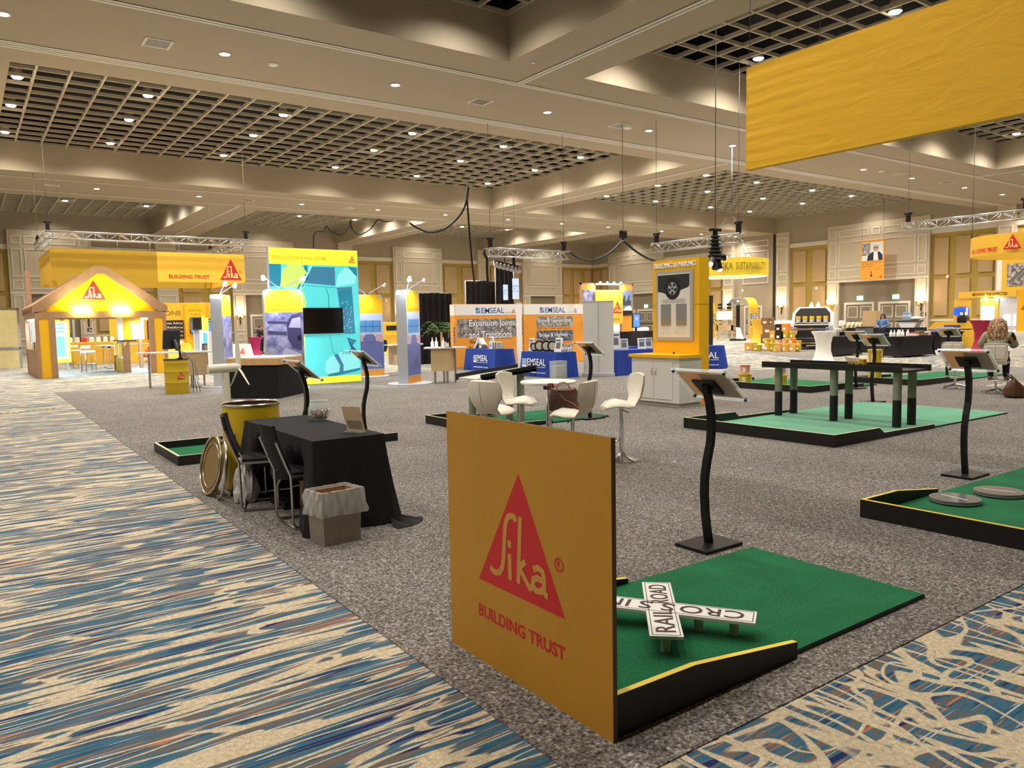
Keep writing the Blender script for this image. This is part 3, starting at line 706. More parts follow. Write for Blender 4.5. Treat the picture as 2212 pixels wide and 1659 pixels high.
b = B(BFAB); NS, NV = 200, 14; rows = []
for j in range(NV+1):
    v = j/NV; row = []
    for i in range(NS):
        p, n, f, l, side = perim(i/NS)
        dc = min(f, 1-f)*l; cor = math.exp(-(dc/.16)**2)
        q = p.normalized(); n2 = (n*(1-.5*cor)+V((math.copysign(1, p.x), math.copysign(1, p.y)))*.5*cor)
        hem = .012
        if side == (-1, 0): hem = .012+.33*max(0, min(1, (dc-.12)/.25))
        z = .757-(.757-hem)*v
        amp = (.012+.085*cor)*v**1.3+.03*v
        rip = .02*v*math.sin(i*2*PI/NS*23+1.3*math.sin(i*.13))*(1+.6*math.sin(i*.31))
        r = p+n2*(amp+rip)
        if side == (-1, 0) and z < .62:
            for yc in (7.1-6.75, 6.27-6.75): r.x += .17*math.exp(-((r.y-yc)/.2)**4)*min(1, (.62-z)/.14)
        row.append(b.v((r.x, r.y, z)))
    rows.append(row)
b.skin(rows, caps=False)
ctr = b.v((0, 0, .757))
for i in range(NS): b.f([rows[0][i], rows[0][(i+1) % NS], ctr], False)
# cloth pooled at the near right corner
def pool(u, v):
    a = -.5+1.5*u; r = .1+.17*v
    return (hx-.02+math.cos(a-PI/2+.4)*r*1.2, -hy-.02+math.sin(a-PI/2+.4)*r, .035*(1-v)*(1+.6*math.sin(u*17))+.012)
b.sheet(pool, 16, 5)
o = b.obj('tablecloth', loc=(2.53, 6.75, 0)); tag(o, 'black cloth draped over the table down to the carpet', 'tablecloth')
# folding chairs
def make_chair():
    t = thing('folding_chair', '', 'chair', group='folding chairs at the black table')
    b = B(BFAB); b.prism([(.2*math.cos(a)**1 if 0 else x, y) for x, y in ((-.2, -.19), (.18, -.19), (.21, -.15), (.21, .15), (.18, .19), (-.2, .19))], (0, 0, .475), X3, Y3, .035); b.obj('seat', t)
    b = B(BFAB); c = 0
    def bk(u, v): return (-.245-.11*v-.02*math.sin(v*3)+.03*(2*u-1)**2, (u-.5)*(.40-.05*v**3), .50+.37*v)
    b.sheet(bk, 10, 8); b.sheet(lambda u, v: tuple(V(bk(1-u, v))+V((-.022, 0, 0))), 10, 8)
    for a, c in (((0, 0), (0, 1)), ((1, 0), (1, 1)), ((0, 1), (1, 1)), ((0, 0), (1, 0))):
        k = 10; b.sheet(lambda u, v: tuple(V(bk(a[0]+(c[0]-a[0])*u, a[1]+(c[1]-a[1])*u))+V((-.022*v, 0, 0))), k, 1)
    b.obj('backrest', t)
    for s in (-1, 1):
        y = .205*s
        b = B(STL); b.tube([(-.335, y, .74), (-.265, y, .55), (-.225, y, .45), (-.222, y, .3), (-.22, y, .06), (-.2, y, .022), (-.16, y, .014), (.2, y, .014), (.24, y, .016)], .0115, 8); b.obj('leg', t)
        b = B(STL); b.tube([(-.22, y*.97, .44), (.2, y*.97, .44), (.215, y*.97, .42), (.1, y*.97, .22), (.1, y*.97, .025)], .0105, 8); b.obj('leg', t)
    for x, z in ((-.2, .014), (.24, .016), (.1, .025)): b = B(STL); b.tube([(x, -.2, z), (x, .2, z)], .0095, 8); b.obj('stretcher', t)
    b = B(GRY); b.box(-.285, -.265, .175, .2, .56, .66); b.obj('hinge_plate', t)
    return t
ch = make_chair(); ch.location = (2.24, 7.12, .006); ch.rotation_euler = (0, 0, -.33); ch['label'] = 'folding chair nearer the yellow drum, pulled up to the black table'
dup(ch, (2.33, 6.27, .006), .0, 'folding chair nearer the waste bin, pulled up to the black table')
# waste bin with liner
t = thing('waste_bin', 'grey cardboard waste bin with a clear plastic liner', 'bin', (2.27, 5.58, .006), .12)
BIN = M('grey_cardboard', '8F857A', .9, noise=.05, scale=30); BINI = M('cardboard_inside', 'B98E5E', .9)
def tub(b, w0, d0, w1, d1, z0, z1, inner=None):
    r = [[b.v((sx*w, sy*d, z)) for sx, sy in ((-1, -1), (1, -1), (1, 1), (-1, 1))] for w, d, z in ((w0, d0, z0), (w1, d1, z1))]
    b.f(r[0][::-1]); b.skin(r, caps=False, sm=False)
    if inner:
        b.m(inner); q = [[b.v((sx*(w-.006), sy*(d-.006), z)) for sx, sy in ((-1, -1), (1, -1), (1, 1), (-1, 1))] for w, d, z in ((w1, d1, z1), (w0, d0, z0+.02))]
        b.skin(q, caps=False, sm=False); b.f(q[1]); b.skin([r[1], q[0]], caps=False, sm=False)
b = B(BIN); tub(b, .155, .112, .168, .122, 0, .41, BINI); b.obj('box', t)
LIN = M('plastic_liner', 'F0F0EE', .18, alpha=.42, trans=.0)
b = B(LIN); rows = []
random.seed(5)
for z, o in ((.395, -.012), (.418, .0), (.416, .008), (.36, .016), (.3, .02), (.25, .024), (.225, .018)):
    row = []
    for i in range(64):
        a = i/64*4; k = int(a); f = a-k; cs = ((-1, -1), (1, -1), (1, 1), (-1, 1)); c0, c1 = cs[k], cs[(k+1) % 4]
        jit = .010*math.sin(i*2.3+z*9)+.008*math.sin(i*1.1-z*40)
        x = (c0[0]+(c1[0]-c0[0])*f)*(.168+o+jit*(o > .005)); y = (c0[1]+(c1[1]-c0[1])*f)*(.122+o+jit*(o > .005))
        row.append(b.v((x, y, z+.006*math.sin(i*.35)*(z < .3))))
    rows.append(row)
b.skin(rows, caps=False); b.obj('liner', t)
# boxes and bag under the table
def carton(name, label, c, sz, rz=0, mat=BROWN, group=None, cat='box', tape=True):
    t = thing(name, label, cat, c, rz, group); x, y, z = sz
    b = B(mat); b.box(-x/2, x/2, -y/2, y/2, 0, z, min(.006, z*.04)); b.obj('body', t)
    if tape: b = B(M('packing_tape', 'C9A878', .3)); b.box(-x/2-.001, x/2+.001, -.025, .025, z*.8, z+.002); b.obj('tape', t)
    return t
carton('cardboard_box', 'brown carton standing under the black table, near the bin', (2.48, 6.38, .006), (.3, .22, .36), .1)
carton('flat_box', 'black flat case lying under the black table', (2.5, 7.0, .006), (.42, .4, .07), 0, BLK, None, 'box', False)
t = thing('plastic_bag', 'white crumpled plastic bag standing beside the yellow drum', 'bag', (2.12, 7.38, .006))
b = B(M('white_plastic', 'E9E7E2', .35)); random.seed(4)
rg = []
for z, r in ((0, .04), (.01, .09), (.1, .11), (.22, .1), (.32, .07), (.38, .05), (.42, .06)):
    rg.append([b.v((r*(1+.3*math.sin(i*2.6+z*20))*math.cos(i/18*2*PI), r*.8*(1+.3*math.sin(i*2.2+z*31))*math.sin(i/18*2*PI), z+.008*math.sin(i*3))) for i in range(18)])
b.skin(rg, sm=False); b.obj('sack', t)
# fishbowl with pennies
t = thing('fishbowl', 'round glass fishbowl of pennies on the black table', 'bowl', (2.78, 7.12, .758))
GLS = M('clear_glass', 'EAF6F4', .02, alpha=.24)
b = B(GLS); b.lathe([(.0, .0), (.06, .0), (.075, .008), (.1, .045), (.112, .09), (.105, .13), (.085, .17), (.078, .182), (.086, .192), (.082, .195), (.074, .183), (.08, .168), (.1, .128), (.106, .09), (.094, .048), (.07, .013), (.0, .006)], n=40, caps=False); b.obj('bowl', t)
b = B(); random.seed(9); CO = [M('penny_%d' % k, c, .35, .8) for k, c in enumerate(('B87A55', '8A5A44', 'D9A58A', 'C9C3B8', '6E4636'))]
for k in range(420):
    z = random.uniform(.014, .105); R_ = max(.02, (.07+.034*math.sin(min(1, z/.09)*PI/2))-.018)
    r = R_*math.sqrt(random.random()) if k % 3 else R_*random.uniform(.85, 1); a = random.uniform(0, 2*PI); b.m(random.choice(CO))
    c = V((r*math.cos(a), r*math.sin(a), z)); n = V((random.uniform(-.7, .7), random.uniform(-.7, .7), 1)).normalized()
    if k % 3 == 0: n = (V((math.cos(a), math.sin(a), .3))+n*.8).normalized()
    b.cyl(c-n*.0008, c+n*.0008, .0095, n=10, sm=False)
o = b.obj('pennies', loc=(2.78, 7.12, .758)); tag(o, 'heap of copper pennies inside the fishbowl', 'coins', kind='stuff')
# literature holder
t = thing('brochure_holder', 'clear slanted sign holder with a backlit paper on the black table', 'sign holder', (2.69, 6.1, .758), .0)
d = V((.14, -.30, 0)).normalized(); n = V((-d.y, d.x, 0))
b = B(ACRY); b.cbox((0, 0, .003), (.2, .09, .005), math.atan2(d.y, d.x)); b.obj('base', t)
PAP = sheer(M('warm_paper', 'CDBFAC', .6), 'E0D2BC')
b = B(PAP); u, v_ = d, (Z3*.95-n*.3).normalized(); o3 = V((0, 0, .006))-d*.1+n*.02
b.prism([(0, 0), (.2, 0), (.2, .23), (0, .23)], o3, u, v_, .002); b.obj('paper', t)
b = B(M('paper_print', 'B5A68E', .6)); b.prism([(.02, .02), (.18, .02), (.18, .1), (.02, .1)], o3, u, v_, -.001, True); b.obj('print_block', t)
# open yellow drum, lid and locking ring
DRY = M('drum_yellow', 'D9B81A', .35, noise=.04, scale=3); RIM = M('drum_rim', 'C9BEA8', .25, .9); DIN = M('drum_inside', '5B4230', .6)
t = thing('steel_drum', 'open yellow steel drum behind the black table', 'drum', (2.4, 8.05, .006))
b = B(DRY); b.lathe([(.26, 0), (.285, .01), (.285, .865)], n=48, caps=False); b.obj('shell', t)
b = B(RIM); b.lathe([(.285, .86), (.295, .866), (.297, .88), (.288, .888), (.276, .88), (.276, .866)], n=48, caps=False); b.obj('rim', t)
b = B(DIN); b.lathe([(.279, .875), (.277, .02), (0, .02)], n=48, caps=False); b.obj('lining', t)
t = thing('drum_lid', 'round brown drum lid leaning on the left of the yellow drum', 'lid', (1.91, 7.92, .006), .06)
b = B(M('lid_brown', '8F7440', .45, .3)); b.T = Matrix.Rotation(.2, 4, 'Y')
b.cyl((-.02, 0, .3), (.0, 0, .3), .29, n=40); b.obj('disc', t)
b = B(RIM); b.T = Matrix.Rotation(.2, 4, 'Y'); b.tube([(-.03, .285*math.cos(k*PI/20), .3+.285*math.sin(k*PI/20)) for k in range(41)], .01, 6, False); b.tube([(-.025, .22*math.cos(k*PI/20), .3+.22*math.sin(k*PI/20)) for k in range(41)], .006, 6, False); b.obj('edge_bead', t)
t = thing('locking_ring', 'silver drum locking ring leaning beside the brown lid', 'ring', (1.935, 7.66, .006), -.12)
b = B(STL); b.T = Matrix.Rotation(.13, 4, 'Y'); b.tube([(0, .275*math.cos(k*PI/24), .3+.275*math.sin(k*PI/24)) for k in range(-10, 37)], .014, 8); b.obj('hoop', t)
b = B(STL); b.cbox((.0, .0, .02), (.03, .1, .03)); b.obj('clasp', t)
# wind turbine model
TUR = M('turbine_white', 'E9E2D0', .45)
t = thing('wind_turbine_model', 'white model wind turbine rising behind the yellow drum', 'model', (2.85, 10.6, .03))
b = B(TUR); b.cyl((0, 0, 0), (0, 0, 1.04), .068, .046, 24); b.obj('tower', t)
b = B(TUR); b.cyl((-.225, 0, 1.09), (.15, 0, 1.1), .062, .058, 24); b.obj('nacelle', t)
b = B(TUR); b.ball((.17, 0, 1.1), .04, 14, 8); b.obj('hub', t)
for a in (86, 206, 326):
    a = math.radians(a); dy, dz = math.cos(a), math.sin(a); e = V((0, dy, dz))
    b = B(TUR); rg = []
    for k in range(7):
        f = k/6; c = V((.175, 0, 1.1))+e*(.02+.47*f); w_ = .042*(1-.55*f)*(1 if k else .6); s = V((.8, -dz*.6, dy*.6)); 
        rg.append([b.v(c+s*w_), b.v(c+V((.009, 0, 0))), b.v(c-s*w_), b.v(c-V((.009, 0, 0)))])
    b.skin(rg); b.obj('blade', t)

# ---- bar table and stools
LEA = M('white_leather', 'F1E9D8', .42, noise=.02, scale=20); SEAM = M('leather_seam', '8F8570', .6)
TX, TY = 5.53, 7.02
def make_bar_table(rad, h):
    t = thing('bar_table', '', 'table')
    b = B(WHT); b.lathe([(0, h-.035), (rad-.02, h-.035), (rad, h-.025), (rad+.002, h-.008), (rad-.01, h), (0, h)], n=48, caps=False); b.obj('table_top', t)
    b = B(BLKM); b.lathe([(.1, h-.05), (.1, h-.036), (0, h-.036)], n=20, caps=False); b.cyl((0, 0, h-.1), (0, 0, h-.04), .06, n=16); b.obj('collar', t)
    b = B(CHR); b.cyl((0, 0, .02), (0, 0, h-.06), .035, n=20); b.obj('column', t)
    b = B(CHR); b.lathe([(.21, 0), (.215, .01), (.16, .022), (.05, .05), (.038, .09)], n=36, caps=False); b.obj('base', t)
    b = B(CHR); b.tube([(.04, 0, h-.07), (.1, -.03, h-.08), (.1, -.05, h-.11), (.2, -.09, h-.125)], .004, 6); b.obj('crank_handle', t)
    return t
bt = make_bar_table(.325, .975); bt.location = (TX, TY, .006); bt['label'] = 'white round bar table on a chrome column amid four white stools'
def make_stool():
    t = thing('bar_stool', '', 'bar stool', group='white bar stools')
    zs = .66
    st = [(-.238, .375, .175, .02), (-.248, .358, .21, .036), (-.245, .27, .24, .044), (-.228, .17, .235, .044), (-.205, .09, .185, .042), (-.165, .03, .15, .045), (-.1, .012, .165, .05), (-.01, .035, .21, .055), (.08, .055, .215, .055), (.16, .035, .185, .05), (.225, -.015, .12, .04), (.238, -.045, .07, .018)]
    pts = [V((x, 0, z+zs)) for x, z, _, _ in st]
    b = B(LEA); rg = []; sea = []
    for k, p in enumerate(pts):
        d = (pts[min(k+1, len(pts)-1)]-pts[max(k-1, 0)]).normalized(); n = V((-d.z, 0, d.x)); n = n if (n.z > 0 or n.x > 0) else -n
        if k < 4: n = V((abs(n.x), 0, n.z if n.x > 0 else -n.z))
        w, th = st[k][2], st[k][3]; r = []
        for i in range(20):
            a = 2*PI*i/20; c, s_ = math.cos(a), math.sin(a)
            yy = w*math.copysign(abs(c)**.75, c); dr = -.05*(yy/.21)**2 if k > 5 else .05*(yy/.21)**2
            r.append(b.v(p+V((0, yy, 0))+n*(th*.5*math.copysign(abs(s_)**.7, s_)+dr*(1 if k > 5 else 1))))
        rg.append(r); sea.append((p, n, w, th))
    b.skin(rg); sh = b.obj('seat_shell', t)
    b = B(SEAM)
    for s in (-1, 1): b.tube([p+V((0, s*(w+.001), 0))+n*((-.05 if k > 5 else .05)*(w/.21)**2) for k, (p, n, w, th) in enumerate(sea)][1:-1], .0028, 5)
    b.tube([p-n*(th*.5+.001) for p, n, w, th in sea][1:5], .002, 5)
    b.tube([p+n*(th*.5+.001) for p, n, w, th in sea][5:11], .002, 5); b.obj('piping', sh)
    b = B(CHR); b.cyl((0, 0, .03), (0, 0, .40), .03, n=20); b.cyl((0, 0, .4), (0, 0, zs-.01), .022, n=20); b.obj('column', t)
    b = B(CHR); b.lathe([(.2, 0), (.205, .008), (.17, .018), (.06, .055), (.033, .1)], n=36, caps=False); b.obj('base', t)
    b = B(CHR); b.tube([(.03, 0, .24), (.16, -.11, .24), (.21, -.06, .24), (.21, .06, .24), (.16, .11, .24), (.03, 0, .24)], .009, 8); b.obj('footrest', t)
    b = B(BLKM); b.tube([(0, 0, zs-.05), (-.02, .14, zs-.07), (-.02, .17, zs-.07)], .006, 6); b.obj('lever', t)
    return t
s0 = make_stool(); fs = True
for x, y, rz, lb in ((4.84, 7.12, .3, 'white bar stool with its back to us, left of the bar table'), (5.66, 7.8, -1.1, 'white bar stool on the far side of the bar table'), (5.33, 6.35, 2.0, 'white bar stool holding the brown handbag'), (6.31, 6.62, 2.75, 'white bar stool at right, its chrome base in full view')):
    if fs: s0.location = (x, y, .006); s0.rotation_euler = (0, 0, rz); s0['label'] = lb; fs = False
    else: dup(s0, (x, y, .006), rz, lb)
# handbag
LV = M('brown_canvas', '4A3226', .5, noise=.25, scale=60); TAN = M('tan_leather', 'B07A45', .5)
t = thing('handbag', 'brown tote handbag with tan straps on the bar stool seat', 'handbag', (5.29, 6.45, .70), 2.55)
b = B(LV); rg = []
for z, w, d in ((.0, .15, .07), (.02, .16, .08), (.1, .165, .08), (.2, .15, .06), (.235, .135, .045)):
    rg.append([b.v((w*math.copysign(abs(math.cos(a))**.45, math.cos(a))-.0, d*math.copysign(abs(math.sin(a))**.5, math.sin(a)), z+.012*math.cos(2*a)*(z > .15))) for a in [2*PI*i/28 for i in range(28)]])
b.skin(rg); b.obj('body', t)
b = B(TAN); b.tube([(.135*math.copysign(abs(math.cos(a))**.45, math.cos(a)), .047*math.copysign(abs(math.sin(a))**.5, math.sin(a)), .237+.012*math.cos(2*a)) for a in [2*PI*i/28 for i in range(29)]], .006, 6); b.obj('trim_binding', t)
for s in (-1, 1):
    b = B(TAN); b.tube([(-.07, s*.045, .22), (-.06, s*.05, .27), (-.02, s*.06, .305), (.03, s*.065, .30), (.07, s*.06, .26), (.075, s*.05, .21)], .006, 6); b.obj('handle', t)
b = B(TAN); b.tube([(-.16, .06, .02), (-.1, .09, .08), (0, .09, .13), (.05, .085, .19)], .004, 6); b.ball((-.165, .05, .02), .016, 8, 6); b.obj('strap', t)
b = B(M('red_leather', '9E2F22', .4)); b.tube([(.1, -.02, .25), (.12, -.02, .29), (.16, -.02, .29), (.17, -.02, .25), (.13, -.02, .23)], .012, 8); b.obj('charm', t)
# big hanging banner at upper right
t = thing('hanging_banner', 'huge yellow fabric box banner hanging at the upper right', 'banner', (8, 0, 0))
FAB = M('yellow_fabric', 'FFC62E', .7)
nt = FAB.node_tree; tc = nt.nodes.new('ShaderNodeTexCoord'); mp = nt.nodes.new('ShaderNodeMapping'); mp.inputs['Scale'].default_value = (1, .7, 2.2); mp.inputs['Rotation'].default_value = (.5, 0, 0)
nz = nt.nodes.new('ShaderNodeTexNoise'); nz.inputs['Scale'].default_value = 2.2; nz.inputs['Detail'].default_value = 5; nz.inputs['Distortion'].default_value = 1.2
bp = nt.nodes.new('ShaderNodeBump'); bp.inputs['Strength'].default_value = .16; bp.inputs['Distance'].default_value = .06
nt.links.new(tc.outputs['Object'], mp.inputs[0]); nt.links.new(mp.outputs[0], nz.inputs['Vector']); nt.links.new(nz.outputs[0], bp.inputs['Height']); nt.links.new(bp.outputs[0], nt.nodes['Principled BSDF'].inputs['Normal'])
b = B(FAB)
def bn(u, v):
    y = 6.15-8.3*u; z = 3.49+1.21*v; e = math.exp(-u*8)
    return (.008*math.sin(v*55+u*9)*e-.006*math.sin(u*40+v*6)*(1-v)*v*2, y, z)
b.sheet(lambda u, v: bn(u, 1-v), 120, 24); b.sheet(lambda u, v: (.1, bn(u, v)[1], bn(u, v)[2]), 8, 2)
b.box(.0, .1, -2.15, 6.15, 4.69, 4.705); b.box(0, .1, -2.15, 6.15, 3.485, 3.5); b.box(.0, .1, 6.14, 6.155, 3.485, 4.705); b.obj('fabric', t)
b = B(BLKM)
for y in (6.15, 5.2, 1.5): b.cyl((.05, y, 4.7), (.05, y, 4.75), .012, n=8)
b.obj('eyelet', t)
for y in (6.15, 5.2, 1.5): b = B(WIRE); b.cyl((.05, y, 4.74), (.05, y-.05, ZG+.1), .004, n=6); b.obj('cable', t)
# ================================================================ middle ground
SYEL = M('panel_yellow', 'FFC21C', .45, noise=.02, scale=3); WOODT = M('tray_wood', 'D8AE78', .55, noise=.1, scale=8)
INK = M('ink_black', '20201F', .6); INKB = M('ink_blue', '1F5FA8', .6); INKG = M('ink_grey', '6E6E6E', .6); WINK = M('ink_white', 'FFFFFF', .6); OLIVE = M('ink_olive', '8A7420', .6); LBLU = M('print_light_blue', '9DB9D8', .6)
BLUEC = M('blue_cloth', '1E3FA0', .8, noise=.06, scale=20); ORNG = M('orange_fabric', 'EE9F3A', .8, noise=.03, scale=5); WFAB = M('white_fabric', 'F0EEEA', .8); LGRY = M('light_grey_metal', 'C4C8CE', .4, .2)
PHOTO = [speckle_mat('print_photo_%d' % k, st, sc_, 0, .5) for k, (st, sc_) in enumerate((([(.3, '3A3A40'), (.5, '8A8582'), (.7, 'D8D2CC')], 6), ([(.3, '22242C'), (.5, '5A6070'), (.7, 'C0C6CC')], 9), ([(.3, '4A4E7A'), (.5, '8F90C0'), (.7, 'C9C8E6')], 4), ([(.3, '2E2A28'), (.5, '97908A'), (.7, 'E6E2DC')], 7)))]
def flat(b, mat, x0, x1, z0, z1, o, u, lift): # rectangle in the plane (o,u,Z)
    b.m(mat); n = V(u).cross(Z3)*lift; o = V(o)+n; u = V(u)
    b.face([o+u*x0+Z3*z0, o+u*x1+Z3*z0, o+u*x1+Z3*z1, o+u*x0+Z3*z1])
def poly(b, mat, pts, o, u, lift):
    b.m(mat); n = V(u).cross(Z3)*lift; o = V(o)+n; u = V(u); b.face([o+u*x+Z3*z for x, z in pts])
NX = (0, -1, 0)      # 'right' of a surface that faces -X
# ---- kiosk BUILDING & PARKING
t = thing('display_kiosk', 'yellow and white kiosk tower titled Building and Parking', 'kiosk', (10.78, 9.76, .006))
CAB = M('cabinet_white', 'E4E0D8', .4)
b = B(CAB); b.box(.0, .62, 0, 1.24, .08, .93); b.m(M('kick_grey', 'BFBAB0', .5)); b.box(.04, .62, .03, 1.21, 0, .08); b.obj('cabinet', t)
for k in range(2):
    b = B(CAB); y0 = .16+k*.48; b.box(-.012, 0, y0, y0+.47, .14, .84, .003); d = b.obj('door', t)
    b = B(STL); y = .62+.05*(k*2-1); b.tube([(-.012, y, .6), (-.035, y, .6), (-.035, y, .72), (-.012, y, .72)], .006, 6); b.obj('handle', d)
b = B(SYEL); b.prism([(-.05, -.04), (.62, -.04), (.62, 1.28), (-.05, 1.28)], (0, 0, .985), X3, Y3, .055); b.obj('counter_top', t)
b = B(SYEL); b.box(.62, .9, .06, 1.26, 0, 2.82); b.m(M('joint_line', 'B58A10', .6))
for z in (1.93,): b.box(.618, .902, .058, 1.262, z-.006, z+.006)
tw = b.obj('tower', t)
fr = V((.618, 1.26, 0))
b = B(M('frame_grey', 'B9B6AE', .4)); b.prism([(.12, 1.24), (1.07, 1.24), (1.07, 2.6), (.12, 2.6)], fr+V((-.03, 0, 0)), NX, Z3, .03); b.m(M('poster_paper', 'EDEAE2', .5)); flat(b, b.ms[-1], .17, 1.0, 1.3, 2.54, fr, NX, .031); b.obj('poster_frame', t)
b = B(); o = fr; CARM = M('print_car_dark', '2E3133', .5)
poly(b, CARM, [(.17, 2.2), (.3, 2.18), (.45, 2.12), (.86, 2.24), (.95, 2.26), (.99, 2.3), (.99, 2.52), (.17, 2.52)], o, NX, .033)
W0 = (.56, 2.25)
for r, mt, lf in ((.215, INK, .035), (.125, M('print_alloy', 'AFB2B4', .5), .037), (.115, INK, .039)): poly(b, mt, [(W0[0]+r*.93*math.cos(k*PI/20), W0[1]+r*math.sin(k*PI/20)) for k in range(40)], o, NX, lf)
for k in range(5):
    a = PI/2+k*2*PI/5; c, s_ = math.cos(a), math.sin(a); poly(b, MATS['print_alloy'], [(W0[0]+.015*-s_, W0[1]+.015*c), (W0[0]+.12*c*.93-.028*s_, W0[1]+.12*s_+.028*c), (W0[0]+.12*c*.93+.028*s_, W0[1]+.12*s_-.028*c), (W0[0]-.015*-s_, W0[1]-.015*c)], o, NX, .041)
b.obj('wheel_print', t); b = B()
flat(b, M('sample_concrete', 'C9C5BC', .8), .3, .88, 1.97, 2.05, o, NX, .034)
b.obj('sample_print', t)
for x in (.25, .65): b = B(); flat(b, M('sample_grey', '8C8F90', .6), x, x+.27, 1.62, 1.95, o, NX, .034); flat(b, M('sample_tan', 'A98E6A', .6), x, x+.27, 1.53, 1.62, o, NX, .034); flat(b, MATS['sample_concrete'], x+.02, x+.25, 1.5, 1.53, o, NX, .034); b.obj('sample_print', t)
b = B(INKG)
for x in (.22, .61):
    b = B(INKG); b.text('Traffic System', fr+V(NX)*(x+.06)+Z3*1.455, NX, Z3, .014, .2, .034)
    for k in range(3): b.text('Base coat, wear coat, top coat', fr+V(NX)*x+Z3*(1.42-k*.03), NX, Z3, .010, .26-.06*(k == 1), .034)
    b.obj('caption', t)
b = B(WINK); b.text('BUILDING & PARKING', fr+V(NX)*.06+Z3*2.66, NX, Z3, .095, 1.06, .025, .012, depth=.025); b.obj('lettering', t)
b = B(BLK); b.cyl((.40, .5, .986), (.40, .5, 1.02), .018, n=12); b.obj('cable_grommet', t)

# ---- backdrop walls with big headings
def blue_mark(b, o, u, h, mat, mat2):
    """square tile mark beside the heading"""
    flat(b, mat2, 0, h, 0, h, o, u, .004)
    flat(b, mat, 0, h*.48, h*.55, h, o, u, .005); flat(b, mat, 0, h, .0, h*.12, o, u, .005); flat(b, mat, 0, h, .22*h, .30*h, o, u, .005)
def backdrop(label, x0, x1, Y, second):
    t = thing('backdrop_wall', label, 'backdrop', (x0, Y, .006), 0, 'orange pop-up backdrops'); W_ = x1-x0; H_ = 2.32; o = V((0, 0, 0)); u = X3
    b = B(ORNG)
    bul = lambda x: .0
    b.box(0, W_, 0, .35, 0, 1.9, .02); b.m(WFAB); b.box(0, W_, -.003, .353, 1.9, H_, .015); b.obj('fabric_wall', t)
    b = B(); cx = .95 if not second else .85
    blue_mark(b, (cx-.05, 0, 1.99), u, .2, INKB, LBLU); b.m(INKB); b.text('EMSEAL', (cx+.2, 0, 1.98), u, Z3, .21, 1.02, .006, .008)
    b.m(INK); b.text('BUILDING TRUST', (2.2, 0, 1.98), u, Z3, .025, .28, .006)
    logo(b, (2.5, 0, 1.98), u, .2, .17, RED, WINK, False, .006)
    if not second:
        flat(b, PHOTO[0], .1, W_-.02, 1.12, 1.78, o, u, .006)
        b.m(INK); b.text('Expansion Joints', (.62, 0, 1.42), u, Z3, .30, 2.05, .008, .01); b.text('and Transitions', (.62, 0, 1.03), u, Z3, .28, 1.9, .008, .01)
        b.m(WINK); b.text('Expansion Joints', (.6, 0, 1.44), u, Z3, .30, 2.05, .012, .01); b.text('and Transitions', (.6, 0, 1.05), u, Z3, .28, 1.9, .012, .01)
        b.m(INK); b.text('Watertight', (.6, 0, .84), u, Z3, .16, .72, .008, .01); b.text('Fire Rated', (.6, 0, .62), u, Z3, .15, .78, .008, .01)
    else:
        for z, tx, ph, cap in ((1.42, 'Structural Expansion Joints', 0, 'Roofs - Floors - Walls - Decks - Stadiums'), (.86, 'Bridge & Highway', 1, 'Bridges - Parapets - Abutments'), (.32, 'Special Structures', 0, 'Tunnels - Pools')):
            flat(b, PHOTO[1 if ph else 3], .62, 2.46, z, z+.42, o, u, .006)
            b.m(INK); b.text(tx, (.77 if ph else .7, 0, z+.12), u, Z3, .19, 1.45 if ph else 1.68, .008, .01); b.m(WINK); b.text(tx, (.75 if ph else .68, 0, z+.135), u, Z3, .19, 1.45 if ph else 1.68, .011, .01)
            b.m(INK); b.text(cap, (.66, 0, z-.08), u, Z3, .045, 1.7, .008)
    b.obj('print', t)
    b = B(INKB); b.text('EMSEAL', (0, .12, 1.5), (0, 0, -1), (0, -1, 0), .12, .95, .004, .03) if not second else None
    if not second: b.obj('side_lettering', t)
    else: b.bm.free()
backdrop('orange backdrop headed Expansion Joints and Transitions', 14.48, 17.52, 23.75, False)
backdrop('orange backdrop headed Structural Expansion Joints, beside the grey roll-up back', 17.55, 20.58, 23.75, True)

def draped(label, c, sx, sy, h, rz, mat, name='draped_table', flare=.05, seed=1, group=None, stretch=False):
    """table covered to the floor; sx,sy size of its top"""
    t = thing(name, label, 'table', c, rz, group); n = 96; rows = []
    b = B(mat); L = 2*(sx+sy); cs = ((-1, -1), (1, -1), (1, 1), (-1, 1)); ln = (sx, sy, sx, sy)
    for j in range(9):
        v = j/8; row = []
        for i in range(n):
            d = i/n*L; k = 0
            while d > ln[k]: d -= ln[k]; k += 1
            f = d/ln[k]; c0, c1 = cs[k], cs[(k+1) % 4]
            x = (c0[0]+(c1[0]-c0[0])*f)*sx/2; y = (c0[1]+(c1[1]-c0[1])*f)*sy/2
            cor = math.exp(-(min(f, 1-f)*ln[k]/.14)**2)
            if stretch: o = -.16*math.sin(PI*min(1, v*1.0))*(.35+.65*cor)+(0 if v < 1 else .0); z = h*(1-v)+.05*v*(1-cor)
            else: o = flare*v*(1+1.2*cor)+.018*v*math.sin(i*1.7+seed)*(1+math.sin(i*.37+seed)); z = h*(1-v)+.006
            q = V((x, y)); nn = V((x/sx, y/sy)); m_ = max(abs(nn.x), abs(nn.y)); nn = V((math.copysign(1, x) if abs(x/sx) > .499 else 0, math.copysign(1, y) if abs(y/sy) > .499 else 0))
            q += nn*o; row.append(b.v((q.x, q.y, z)))
        rows.append(row)
    b.skin(rows, caps=False); b.f(rows[0], False); b.obj('cloth', t)
    b = B(GRY); b.box(-sx/2+.05, sx/2-.05, -sy/2+.05, sy/2-.05, h-.05, h-.02); b.obj('table_board', t)
    return t
